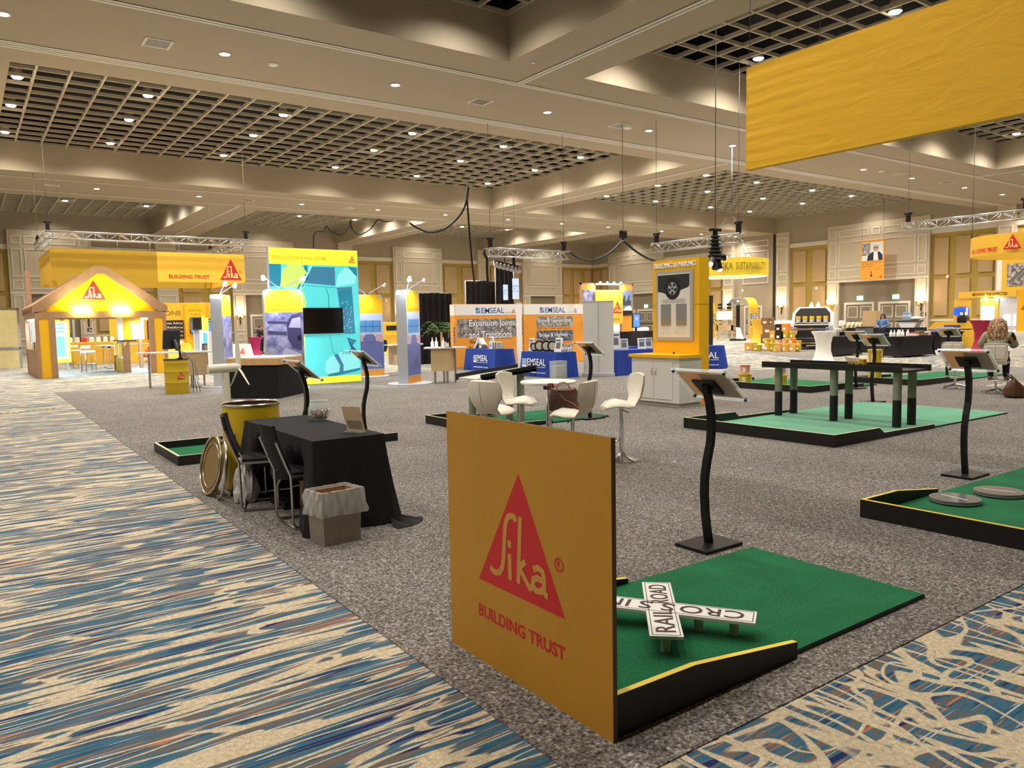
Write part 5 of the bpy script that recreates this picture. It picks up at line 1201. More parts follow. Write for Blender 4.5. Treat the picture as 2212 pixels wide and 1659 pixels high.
for x0 in (.08, W_-.14):
    b = B(STRIP); b.box(x0, x0+.05, .3, Dp-.4, E_-.46, E_-.43); b.obj('led_strip', t)
    l = bpy.data.lights.new('strip_lamp', 'AREA'); l.shape = 'RECTANGLE'; l.size = .1; l.size_y = Dp-1; l.energy = 110; l.color = (.55, .78, 1); lo = bpy.data.objects.new('strip_light', l); COL.objects.link(lo); lo.parent = t; lo.location = (x0+.02+(.2 if x0 < 1 else -.2), Dp/2, E_-.48)
# roof samples hanging in the left bay, and shelf boxes
for k in range(6):
    y = 31.5+.7*k; h = (1.5, 1.35, 1.55, 1.4, 1.6, 1.45)[k]; b = B((WHT, M('membrane_grey', 'B9BFCC', .5), M('membrane_cream', 'EDE6B0', .5))[k % 3]); b.box(-.03, .03, -.22, .22, 2.1-h, 2.1); o = b.obj('membrane_sample', loc=(2.2, y, 0)); tag(o, '%s hanging membrane strip from the front in the left side of the house' % ORD[k], 'sample', 'membrane strips in the house')
for k, (y, z, c) in enumerate(((31.6, .98, 'E0A030'), (32.0, .98, 'D8B070'), (32.5, .98, '6A5A50'), (33.3, .98, 'D8D0C0'))): carton('shelf_box', '%s small box from the front on the low wall of the house' % ORD[k], (2.16, y, .956), (.1, .3, .3), 0, M('box_%d' % k, c, .7), 'boxes on the house wall', 'box', False)
# display shelf in the right bay
t = thing('sample_rack', 'sloped yellow sample rack in the right side of the house', 'display rack', (4.95, 32.3, .006))
b = B(WOOD2); b.prism([(0, 0), (.25, 0), (.25, 1.2), (.2, 1.2), (0, .85)], (0, 0, 0), X3, Z3, .08); b.obj('side_board', t); b = B(WOOD2); b.prism([(0, 0), (.25, 0), (.25, 1.2), (.2, 1.2), (0, .85)], (0, 2.2, 0), X3, Z3, .08); b.obj('side_board', t)
b = B(DKYEL); b.box(.05, .25, .08, 2.2, 0, .5); b.obj('lower_panel', t); b = B(BLK); b.box(.0, .5, 0, 2.28, 1.18, 1.22); b.obj('top_shelf', t); b = B(WHT); b.box(.1, .3, .1, 2.1, .5, .54); b.obj('shelf', t)
for k in range(4): b = B((YEL, M('print_leaf', 'E8D890', .5))[k % 2]); b.box(-.02, .03, .12+k*.5, .5+k*.5, .62, 1.1); b.obj('sample_bag', t)
t = thing('graphic_wall', 'white and bright yellow panel with blue lower half inside the right bay', 'panel', (5.2, 33.6, 1.25)); b = B(YEL); b.box(0, .3, 0, .05, 0, 1.15); b.m(WHT); b.box(-.2, 0, 0, .05, -1.2, 1.15); b.m(M('print_pale_blue', 'BFD6EE', .5)); b.box(.3, .75, 0, .05, 0, 1.15); b.obj('panel', t); b = B(YEL); b.cyl((.5, -.01, .75), (.5, 0, .75), .16, n=20); b.obj('round_print', t)
# small lightbox banner, counter, tables inside the house
t = thing('light_banner', 'small glowing yellow framed light banner behind the left house post', 'lightbox', (2.95, 37.5, .3)); b = B(glow('banner_yellow', 'FFF04A', .5)); b.box(0, .8, 0, .08, 0, 2.0); b.obj('frame', t); b = B(LGRY); b.box(.1, .2, -.15, .25, -.294, 0); b.box(.6, .7, -.15, .25, -.294, 0); b.obj('foot', t); b = B(glow('banner_blue', 'CFEFF8', .6)); b.box(.08, .72, -.005, 0, .15, 1.7); b.m(glow('banner_print', '7FC4DC', .4))
for z in (1.6, 1.45, 1.3): b.box(.2, .6, -.008, -.005, z-.03, z+.03)
b.box(.3, .6, -.008, -.005, .25, 1.1); b.obj('print', t); b = B(RED); logo(b, (.45, -.006, 1.76), X3, .2, .17, RED, LYEL, False, .003); b.obj('logo', t)
bt2 = dup(bt, (5.05, 36.3, .006), 0, 'front white round bar table inside the wooden house'); dup(bt, (5.0, 37.6, .006), 0, 'rear white round bar table inside the wooden house')
def wire_stool(label, c, rz):
    t = thing('wire_stool', label, 'bar stool', c, rz, 'chrome wire stools'); b = B(WHT); b.box(-.2, .2, -.2, .2, .74, .8, .02); b.obj('seat', t); b = B(WHT); b.box(-.2, .2, .18, .21, .9, 1.0, .01); b.obj('backrest', t)
    for x in (-.19, .19):
        for y in (-.19, .19): b = B(STL); b.cyl((x, y, 0), (x, y, .74 if y < 0 else .98), .012, n=8); b.obj('leg', t)
    b = B(STL); b.tube([(-.19, -.19, .25), (.19, -.19, .25), (.19, .19, .25), (-.19, .19, .25), (-.19, -.19, .25)], .009, 6); b.obj('footrest', t)
for x, y, lb in ((4.0, 34.2, 'nearest chrome wire stool in the wooden house'), (4.25, 36.2, 'chrome wire stool behind the nearest one in the house'), (3.95, 38.0, 'farthest chrome wire stool in the house, at left')): wire_stool(lb, (x, y, .006), .3)
draped('yellow topped counter with white jars behind the house tables', (5.1, 42.0, .006), 2.2, .8, 1.05, 0, FYEL, flare=-.1, seed=3)
for k in range(7): b = B(WHT if k != 2 else RED); b.lathe([(0, 0), (.1, 0), (.1, .2), (.06, .24), (0, .24)], n=12, caps=False); o = b.obj('jar', loc=(4.2+.3*k, 42.0, 1.06)); tag(o, '%s jar from the left on the yellow topped counter' % ORD[k], 'jar', 'jars on the counter')
t = draped('table with a yellow cloth marked PRO behind the house', (7.05, 41.3, .006), 2.1, .8, .9, 0, FYEL, seed=7); b = B(RED); logo(b, (.05, -.46, .3), X3, .62, .5, RED, LYEL, False, .03); b.m(WINK); b.text('PRO', (.1, -.46, .08), X3, Z3, .17, .5, .03, .05); b.obj('lettering', t); b = B(WHT); b.box(-1.06, 1.06, -.41, .41, .9, .93); b.obj('white_runner', t)
draped('table with a plain yellow cloth right of the PRO table', (8.6, 40.0, .006), .9, .8, .9, 0, FYEL, seed=8, flare=.2)
t = thing('podium', 'slim wooden podium with a tilted tablet before the yellow cloths', 'podium', (7.55, 39.0, .006)); b = B(WOOD2); b.box(-.13, .13, -.1, .1, 0, 1.2); b.obj('column', t); b = B(WHT); b.cbox((0, 0, 1.24), (.4, .3, .05), 0, 0, -.3); b.obj('tablet', t)
t = thing('speaker_on_stand', 'black loudspeaker on a draped stand behind the house', 'loudspeaker', (8.55, 43.5, .006)); b = B(BLK); b.box(-.35, .35, -.3, .3, 1.75, 2.75, .04); b.obj('cabinet', t); b = B(BFAB); b.cyl((0, 0, .0), (0, 0, 1.75), .16, .08, 10); b.obj('pole_cover', t)
t = thing('room_divider', 'cream cloth divider at the far left edge', 'divider', (-1.2, 40.2, .006)); CRM = M('cream_cloth', 'D9C894', .8, noise=.05, scale=4); b = B(CRM); b.box(0, 3.3, 0, .05, .95, 2.6); b.box(0, 3.3, 0, .05, .05, .85); b.obj('cloth_panel', t); b = B(STL); b.box(0, 3.3, -.03, .08, .85, .95); b.box(0, 3.3, -.03, .08, 2.6, 2.66); b.box(3.25, 3.33, -.03, .08, 0, 2.66); b.obj('rail', t)
b = B(WOOD2); b.box(-.09, .09, -.06, .06, 0, 4.1); tag(b.obj('timber_post', loc=(2.35, 37.2, .006)), 'tall thin timber post rising behind the left eave of the house', 'post')
# --- EXPECTATIONS booth
t = thing('yellow_booth_wall', 'yellow booth wall with EXPECTATIONS heading right of the house', 'booth wall', (8.6, 42.6, .006)); b = B(FYEL); b.box(-2.6, 2.35, 0, .2, 0, 2.95); b.m(SYEL); b.box(.9, 2.0, -.25, 0, 0, 2.9); b.obj('wall', t)
b = B(OLIVE); b.text('EXPECTATIONS', (-2.0, 0, 2.3), X3, Z3, .25, 2.75, .01, .01); b.text('CONCRETE', (1.05, -.25, 2.5), X3, Z3, .1, .7, .01); b.text('PARTS', (1.2, -.25, 2.3), X3, Z3, .1, .45, .01); b.obj('lettering', t)
b = B(M('board_brown', '3A2418', .6)); b.box(-.9, .85, -.04, 0, 1.1, 2.05); bo = b.obj('list_board', t); b = B(WINK)
for k, s_ in enumerate(('Concrete Admix', 'Fiber Reinforce', 'Joint Sealants', 'Curing Methods')): b.text(s_, (-.4, -.04, 1.85-.22*k), X3, Z3, .11, 1.2, .01); b.prism([(-.62, 1.85-.22*k), (-.5, 1.9-.22*k), (-.62, 1.95-.22*k)], (0, -.05, 0), X3, Z3, .01)
b.obj('lettering', bo)
b = B(WHT); b.box(-.6, .6, -.9, -.5, 0, 1.0); b.obj('white_plinth', t)
SCRB = M('screen_blue_glow', '4A7AD8', .3, emit=.6)
t = thing('television', 'television showing a blue picture on the yellow EXPECTATIONS booth', 'television', (10.2, 42.1, 1.35)); b = B(BLK); b.box(-.55, .55, 0, .08, 0, .75, .01); b.obj('housing', t); b = B(SCRB); b.box(-.5, .5, -.005, 0, .05, .7); b.obj('screen', t)
def loudspk(label, px, Y, z, zt, col, w_=.4):
    p = AT(px, Y); t = thing('loudspeaker', label, 'loudspeaker', (p.x, Y, .006)); b = B(col); b.box(-w_/2, w_/2, -.2, .2, z, zt, .03); b.obj('cabinet', t); b = B(BLK); b.box(-w_/2+.04, w_/2-.04, -.205, -.2, z+.05, zt-.05); b.obj('grille', t); b = B(LGRY); b.box(-.1, .1, -.06, .06, 0, z); b.obj('stand', t)
loudspk('grey loudspeaker on a post right of the house', 423, 34, 1.55, 2.1, M('speaker_grey', '55565A', .5)); loudspk('black loudspeaker on a white pedestal left of the edge-on tower', 470, 30, 1.5, 2.05, BLK, .42)
t = thing('light_column', 'glowing yellow and white column right of the loudspeaker', 'lightbox', (AT(440, 38).x, 38, .006)); b = B(glow('column_yellow', 'FFE84A', .5)); b.box(-.17, .17, -.17, .17, 1.5, 2.1); b.ball((0, 0, 2.15), .08); b.obj('cap', t); b = B(glow('column_white', 'E8F4FF', .6)); b.box(-.17, .17, -.17, .17, .7, 1.5); b.m(glow('column_teal', '4FA8D8', .4)); b.box(-.1, .12, -.175, -.17, .9, 1.4); b.obj('body', t); b = B(WHT); b.box(-.3, .3, -.3, .3, 0, .7); b.obj('plinth', t)
box_item('black_case', 'black square case on the counter right of the grey loudspeaker', 'case', (AT(447, 33).x, 33, .006), (.42, .35, 1.0), 0, BLK, (('lid', GRY, (-.2, .2, -.18, -.175, .5, .95)),)); box_item('white_pedestal', 'white pedestal block below the black loudspeaker by the edge-on tower', 'pedestal', (AT(461, 28).x, 28, .006), (.4, .35, 1.5), 0, WHT, (('base_plate', LGRY, (-.25, .25, -.22, .22, 0, .06)),))
t = thing('black_bag', 'black soft bag lying on the floor beyond the yellow drum', 'bag', (AT(408, 31).x, 31, .006)); b = B(BFAB); b.lathe([(.5, 0), (.45, .15), (.2, .38), (.05, .45), (0, .45)], n=14, caps=False); b.obj('body', t); b = B(BLKM); b.tube([(-.2, 0, .3), (-.1, 0, .5), (.1, 0, .48), (.2, 0, .3)], .02, 6); b.obj('handle', t)
def drape(label, px0, px1, Y, z0, z1, name='black_curtain'):
    a, c = AT(px0, Y).x, AT(px1, Y).x; t = thing(name, label, 'curtain', (a, Y, .006)); b = B(BFAB); n = int((c-a)*12)+6
    b.sheet(lambda u, v: ((c-a)*u, .06*math.sin(u*n*1.5), z0+(z1-z0)*v-.05*math.sin(u*9)*v*.4), n*4, 2); b.obj('cloth', t); b = B(STL); b.cyl((0, .08, z1), (c-a, .08, z1), .025, n=8)
    for x in (0, c-a): b.cyl((x, .08, 0), (x, .08, z1), .025, n=8)
    b.obj('frame', t)
drape('black curtain behind the edge-on tower, with hoses before it', 436, 492, 44, .02, 3.0); drape('low black curtain behind the tower with the lit lamp', 899, 977, 27, .02, 2.85); drape('wide black curtain above the Expansion Joints backdrop', 1009, 1079, 30, .02, 3.55); drape('tall narrow black curtain behind the two hanging screens', 1074, 1113, 29.5, .02, 4.35)
t = thing('orange_drone', 'orange machine hanging before the black curtain left of the edge-on tower', 'machine', (AT(470, 43).x, 43, 2.35)); b = B(M('machine_orange', 'D2541E', .5)); b.ball((.3, 0, .3), .2, 10, 6); b.box(-.7, .5, -.05, .05, .05, .12); b.ball((-.2, 0, .2), .14, 10, 6); b.obj('body', t); b = B(BLKM); b.cyl((0, 0, -.3), (0, 0, .1), .03); b.cyl((0, 0, -2.33), (0, 0, -.3), .04); b.obj('mast', t)
t = thing('hose_rack', 'rack of hanging grey-green hoses before the black curtain', 'rack', (AT(450, 41).x, 41, .006))
for k in range(5): b = B(M('hose_green', '6E7868', .6)); x = k*.13; b.tube([(x, 0, 1.95), (x+.2, 0, 2.0), (x+.35, 0, 1.7), (x+.38, 0, .9), (x+.42, 0, .3)], .045, 8); b.obj('hose', t)
b = B(STL); b.cyl((0, .05, 0), (0, .05, 2.0), .03); b.cyl((0, .05, 2.0), (1, .05, 2.0), .03); b.obj('frame', t)
MAG = M('magenta_spandex', 'B01E5E', .6)
def cocktail(label, c, mat, h=1.07, r=.38):
    t = thing('cocktail_table', label, 'cocktail table', c, 0, 'spandex covered cocktail tables'); b = B(mat); b.lathe([(r, 0), (r*.86, .06), (r*.62, h*.35), (r*.62, h*.6), (r*.78, h*.85), (r, h-.02), (r, h), (0, h)], n=28, caps=False); b.obj('cover', t); b = B(GRY); b.lathe([(r*.98, -.0), (r*.98, .02), (0, .02)], n=20, caps=False); b.obj('foot', t)
cocktail('magenta cocktail table left of the grey-violet car tower', G(553, 771, .006), MAG); cocktail('yellow cocktail table between the lightbox and the lit tower', G(848, 766, .006), FYEL, 1.1, .42); cocktail('white cocktail table left of the black draped tables, before the truck', G(1778, 781, .006), WHT, 1.1, .42)
t = draped('small table under a white cloth with a red triangle, left of the magenta table', G(518, 775, .006), .9, .7, .75, .2, WFAB, seed=11); b = B(RED); logo(b, (-.2, -.4, .3), X3, .3, .27, RED, WINK, False, .04); b.obj('logo', t)
# --- vehicles far behind
VW = M('vehicle_white', 'F0F0EE', .3, coat=.5); VY = M('vehicle_yellow', 'E8B41E', .4, coat=.3); TYR = M('tyre', '1A1A1A', .8); GLZ = M('vehicle_glass', '1C2226', .1)
def vehicle(label, c, rz, body, kind):
    t = thing('utility_vehicle', label, 'vehicle', c, rz)
    b = B(body)
    if kind == 'box': b.box(-1.6, 1.2, -.9, .9, .6, 1.75, .06); b.box(1.2, 2.2, -.85, .85, .6, 1.3, .1)
    else: b.box(-2.5, 2.4, -.95, .95, .55, 1.1, .1); b.prism([(-.2, 1.1), (1.4, 1.1), (.9, 1.75), (-.1, 1.78)], (0, -.85, 0), X3, Z3, 1.7)
    b.obj('body', t); b = B(GLZ)
    if kind == 'box': b.box(-1.0, .8, -.91, -.9, 1.25, 1.55)
    else: b.prism([(0, 1.15), (1.2, 1.15), (.82, 1.65), (0, 1.68)], (0, -.86, 0), X3, Z3, .01); b.prism([(1.22, 1.18), (1.36, 1.12), (.92, 1.72), (.85, 1.7)], (0, -.8, 0), X3, Z3, 1.6)
    b.obj('window', t)
    for x in (-1.2, 1.4):
        for y in (-.8, .8): b = B(TYR); b.cyl((x, y-.12, .36), (x, y+.12, .36), .36, n=20); b.obj('wheel', t)
    b = B(BLKM); b.box(-1.6, 2.3, -.8, .8, .4, .6); b.obj('chassis', t)
p = AT(845, 43); vehicle('yellow utility truck body behind the yellow cocktail table', (p.x, 43, .006), .15, VY, 'box'); p = AT(812, 47); vehicle('white utility vehicle far behind the lightbox edge', (p.x, 47, .006), .1, VW, 'box'); p = AT(1330, 38); vehicle('white pickup partly hidden by the grey roll-up back', (p.x, 38, .006), .1, VW, 'pickup')
# palm
t = thing('potted_palm', 'potted palm standing before the black curtain near the orange backdrop', 'plant', (AT(953, 26).x, 26, .006)); b = B(BLK); b.lathe([(.0, 0), (.22, 0), (.28, .4), (0, .4)], n=16, caps=False); b.obj('pot', t); b = B(WOOD); b.cyl((0, 0, .4), (0, 0, 1.3), .04); b.obj('trunk', t); LEAF = M('palm_leaf', '4E7A34', .6, noise=.2, scale=6); b = B(LEAF); random.seed(12)
for k in range(16):
    a = k*2.4; r = random.uniform(.5, .8); hgt = random.uniform(.2, .6)
    for s_ in range(8):
        f = (s_+1)/8; c = V((math.cos(a)*r*f, math.sin(a)*r*f, 1.25+hgt*math.sin(f*2.3)-.25*f*f)); d = V((math.cos(a), math.sin(a), 0)); e = V((-d.y, d.x, 0))
        for sg in (-1, 1): b.face([c, c+d*.09+e*sg*.17+V((0, 0, -.06)), c+d*.05+e*sg*.02])
b.obj('fronds', t)
# --- centre truss with lamp bar and screens
p0, p1 = ONX(1052, 550, 16), ONX(1224, 549, 16); d0, d1 = ONY(1052, 548, 24), ONY(1224, 549, 24)
truss('centre truss above the orange backdrops', d0-Z3*.1, d1-Z3*.1)
t = thing('lamp_bar', 'bar of chrome par lamps hung below the centre truss', 'stage lights', ONY(1070, 570, 24)); v_ = ONY(1120, 582, 24)-ONY(1070, 570, 24)
b = B(BLKM); b.tube([(0, 0, .12), tuple(v_+Z3*.12)], .03, 8); b.tube([tuple(v_*.4+Z3*.12), tuple(v_*.4+Z3*.5)], .02, 6); b.tube([tuple(v_*.8+Z3*.12), tuple(v_*.8+Z3*.55)], .06, 8); b.obj('bar', t)
for k in range(7): c = v_*(k/6); b = B(CHR); b.cyl(c+V((-.04, -.1, -.1)), c+V((.02, .1, .1)), .085, .07, 12); b.obj('par_lamp', t)
for px0, px1, py0, py1, txt, lb in ((1087, 1097, 613, 648, 'BEYOND', 'smaller portrait screen hanging before the tall black curtain'), (1107, 1121, 600, 646, 'BEYOND THE EXPECTED', 'larger portrait screen hanging right of the tall black curtain')):
    a, c = ONY(px0, py1, 28.6), ONY(px1, py0+2, 28.6); t = thing('hanging_screen', lb, 'screen', (a.x, 28.6, a.z), 0, 'hanging portrait screens'); w_, h_ = c.x-a.x, c.z-a.z; b = B(M('screen_lilac', 'AFC0F0', .4, emit=.45)); b.box(0, w_, 0, .06, 0, h_); b.obj('display', t); b = B(M('screen_text', '3A4E8A', .5)); b.text(txt.split()[0], (w_*.1, 0, h_*.6), X3, Z3, h_*.08, w_*.8, .005); b.text('THE', (w_*.1, 0, h_*.48), X3, Z3, h_*.07, w_*.4, .005); b.text('EXPECTED', (w_*.1, 0, h_*.36), X3, Z3, h_*.06, w_*.8, .005); b.obj('lettering', t); b = B(BLKM); b.box(-.03, 0, -.01, .08, 0, h_); b.box(w_, w_+.02, -.01, .08, 0, h_); b.obj('edge', t); b = B(WIRE); b.cyl((w_/2, .05, h_), (w_/2, .05, ceil_at(a.x, 28.6)-a.z), .008, n=6); b.obj('wire', t)
# draped cables
def swag(label, pts, Y, r=.035, sag=.0):
    P = [ONY(px, py, Y) for px, py in pts]; out = []
    for k in range(len(P)-1):
        a, c, bf, af = P[k], P[k+1], P[max(0, k-1)], P[min(len(P)-1, k+2)]
        for s_ in range(8):
            f = s_/8; out.append(.5*((2*a)+(-bf+c)*f+(2*bf-5*a+4*c-af)*f*f+(-bf+3*a-3*c+af)*f**3))
    out.append(P[-1]); b = B(BLKM); b.tube(out, r, 6); tag(b.obj('power_cable'), label, 'cable', 'black power cables overhead')
swag('black cable swooping from the ceiling down to the left of centre', [(1012, 404), (1008, 432), (1000, 455), (985, 475), (960, 495), (930, 502), (905, 494), (885, 482)], 24); swag('black cable dropping straight to the wide black curtain', [(1009, 430), (1014, 500), (1020, 570), (1025, 612)], 25); swag('black cable dropping from the left end of the centre truss', [(1048, 540), (1046, 548), (1052, 560), (1052, 580), (1054, 612)], 24, .05)
swag('cable swag from the centre truss to the hanging motor', [(1230, 544), (1248, 556), (1272, 563), (1300, 556), (1325, 540), (1345, 519)], 23, .045); swag('cable swag from the hanging motor down to the kiosk top', [(1347, 520), (1370, 540), (1395, 556), (1418, 565)], 20, .04)
swag('row of thin cable loops under the coffer edge at left', [(677, 535), (680, 503), (700, 499), (704, 488), (715, 500), (735, 507), (752, 495), (757, 476), (760, 493), (775, 507), (800, 495), (816, 475), (830, 479), (848, 477)], 44, .035); 
p = ONY(1346, 515, 21.5); t = thing('chain_motor', 'black chain hoist hanging above the kiosk with cables on both sides', 'hoist', (p.x, p.y, p.z)); b = B(BLKM); b.box(-.12, .12, -.1, .1, 0, .25, .02); b.box(-.16, .16, -.06, .06, .2, .3, .02); b.cyl((0, 0, -.06), (0, 0, 0), .05); b.obj('body', t); b = B(WIRE); b.cyl((0, 0, .28), (0, 0, ceil_at(p.x, p.y)-p.z), .01, n=6); b.obj('chain', t)
# --- orange and yellow photo booth behind the roll-up back
q0, q1 = AT(1255, 34), AT(1368, 34); W_ = q1.x-q0.x; t = thing('photo_booth_wall', 'orange booth wall with hung yellow logo panel and car photo, behind the grey roll-up back', 'booth wall', (q0.x, 34, .006)); H_ = ONY(1300, 612, 34).z
b = B(WOOD2); 
for x in (0, W_*.25, W_*.75, W_-.1): b.box(x, x+.1, 0, .1, 0, H_)
b.box(0, W_, 0, .1, H_-.1, H_); b.obj('frame', t)
b = B(ORNG); b.box(.1, W_*.25, 0, .06, 0, H_-.1); b.box(W_*.75+.1, W_-.1, 0, .06, 0, H_-.1); b.obj('orange_panel', t)
b = B(FYEL); b.box(W_*.24, W_*.76, -.15, -.1, 1.4, H_-.4); yp = b.obj('hung_panel', t); b = B(RED); logo(b, (W_*.56, -.15, 2.05), X3, .75, .7, RED, LYEL, False, .01); b.m(OLIVE); b.text('BUILDING TRUST', (W_*.27, -.15, 2.0), X3, Z3, .1, .9, .01); b.text('BEYOND THE EXPECTED', (W_*.32, -.15, 1.6), X3, Z3, .14, 1.6, .01); b.obj('lettering', yp)
b = B(M('sky_print', '7A8FB8', .5)); b.box(W_*.76+.08, W_-.12, -.03, 0, H_-1.9, H_-.4); b.m(M('city_print', '3A3E58', .5))
for k in range(6): x = W_*.78+k*.12; b.box(x, x+.09, -.04, -.03, H_-1.3, H_-.9+.2*math.sin(k*2))
b.m(INK); b.box(W_*.76+.08, W_-.12, -.045, -.03, H_-1.9, H_-1.6); b.m(WHT); b.prism([(0, 0), (.2, .2), (.5, .28), (.7, .2), (.72, 0)], (W_*.79, -.05, H_-1.62), X3, Z3, .02); b.obj('car_picture', t); b = B(PHOTO[2]); b.box(.15, W_*.24, -.03, 0, H_-2.0, H_-.4); b.obj('roof_picture', t)
for k in range(4): x = W_*(.3+.13*k); b = B(LEDM); b.ball((x, -.3, H_+.02), .06, 8, 6); o = b.obj('spot_lamp', t)
l = bpy.data.lights.new('booth_lamp', 'AREA'); l.shape = 'RECTANGLE'; l.size = 2; l.size_y = .1; l.energy = 60; l.color = (1, .85, .6); lo = bpy.data.objects.new('booth_light', l); COL.objects.link(lo); lo.parent = t; lo.location = (W_*.5, -.4, H_); lo.rotation_euler = (.5, 0, 0)
p = AT(1375, 33); t = thing('kiosk_screen', 'small blue glowing upright screen left of the kiosk', 'screen', (p.x, 33, .006)); b = B(BLK); b.box(-.3, .3, 0, .1, 1.15, 2.0, .01); b.box(-.05, .05, 0, .1, 0, 1.15); b.obj('housing', t); b = B(SCRB); b.box(-.26, .26, -.005, 0, 1.2, 1.95); b.m(M('screen_pink', 'B08AE0', .4, emit=.5)); b.ball((0, -.004, 1.7), .12, 10, 6, 1, .05, 1); b.obj('screen', t)
draped('black draped table left of the kiosk, behind the blue tables', (AT(1370, 30).x, 30, .006), 3.4, .9, 1.0, 0, BFAB, seed=13); draped('second black draped table left of the kiosk, farther right', (AT(1400, 28).x, 28, .006), 1.6, .9, 1.05, 0, BFAB, seed=14)
# --- moving lights above the kiosk, ring sign
truss('pale truss behind the moving lights above the kiosk', ONX(1412, 545, 21.5), ONX(1603, 528, 21.5))
c0 = ONY(1545, 540, 13.5); t = thing('moving_light_cluster', 'cluster of black moving lights wrapped in cable above the kiosk', 'stage lights', c0); b = B(BLKM); b.cyl((0, 0, .1), (0, 0, .5), .1, .06, 10); b.box(-.17, .17, -.08, .08, .48, .56, .02); b.cyl((0, 0, -.25), (0, 0, .1), .19, .1, 12); b.obj('yoke', t)
for k in range(7): b = B(BLKM); b.tube([(.2*math.cos(a)*(.6+.06*(6-k)), .2*math.sin(a)*(.6+.06*(6-k)), -.25+.1*k) for a in [i*PI/6 for i in range(13)]], .022, 6); b.obj('cable_coil', t)
for dx, dz, on_ in ((-.3, -.38, 1), (.28, -.2, 1), (.06, -.52, 1), (-.12, -.5, 0)):
    b = B(BLKM); e = V((dx, -.1, dz)); d = V((dx*.6, -.35, dz)).normalized(); b.cyl(e*.3+Z3*-.1, e, .1, .085, 12); hd = b.obj('spot_head', t)
    if on_: b = B(LEDM); b.cyl(e, e+d*.03, .06, n=12); b.obj('lens', hd)
b = B(WIRE); b.cyl((0, 0, .55), (0, 0, ceil_at(c0.x, c0.y)-c0.z), .012, n=6); b.obj('suspension', t)
c0 = ONX(1580, 580, 27.5); t = thing('ring_sign', 'round yellow hanging sign lettered SIKA SUSTAINABILITY, right of the kiosk'.replace('SIKA ', ''), 'hanging sign', c0); n = 16; R_ = 1.55; HH = .36
b = B(M('sign_ring_yellow', 'F8D83C', .6)); b.skin([b.ring((0, 0, -HH), R_, X3, Y3, n, PI/n), b.ring((0, 0, HH), R_, X3, Y3, n, PI/n)], caps=False, sm=False); b.skin([b.ring((0, 0, HH), R_-.05, X3, Y3, n, PI/n), b.ring((0, 0, -HH), R_-.05, X3, Y3, n, PI/n)], caps=False, sm=False); b.obj('band', t)
b = B(M('ring_light', 'C8D4FF', .4, emit=2.2)); b.lathe([(R_-.06, -HH-.02), (R_-.5, -HH-.02)], n=32, caps=False); b.obj('light_ring', t)
va = math.atan2(-c0.y, -c0.x); b = B(OLIVE)
for txt, a0 in (('SIKA', -.12), ('SUSTAIN', .33), ('ABILITY', .78)):
    a = va+a0; nrm = V((math.cos(a), math.sin(a), 0)); uu = V((-nrm.y, nrm.x, 0)); b.text(txt, nrm*(R_+.01)-Z3*.14, uu, Z3, .3, .52 if txt == 'SIKA' else .72, .06, .01, True)
b.obj('lettering', t); b = B(WIRE)
for a in (0, 2.1, 4.2): b.cyl((R_*math.cos(a), R_*math.sin(a), HH), (.2*math.cos(a), .2*math.sin(a), 2.2), .008, n=6)
b.cyl((0, 0, 2.1), (0, 0, ceil_at(c0.x, c0.y)-c0.z), .012, n=6); b.obj('wire', t)
a, c = G(-40, 897), G(132, 882); b = B(YEDGE); d = (c-a); n = V((-d.y, d.x, 0)).normalized()*.03
for k in range(24):
    b.m((YEDGE, BLK)[k % 2]); q0, q1 = a+d*(k/24), a+d*((k+1)/24); b.face([q0-n+Z3*.004, q1-n+Z3*.004, q1+n+Z3*.004, q0+n+Z3*.004])
tag(b.obj('floor_tape'), 'yellow and black hazard tape across the patterned aisle at left', 'tape')
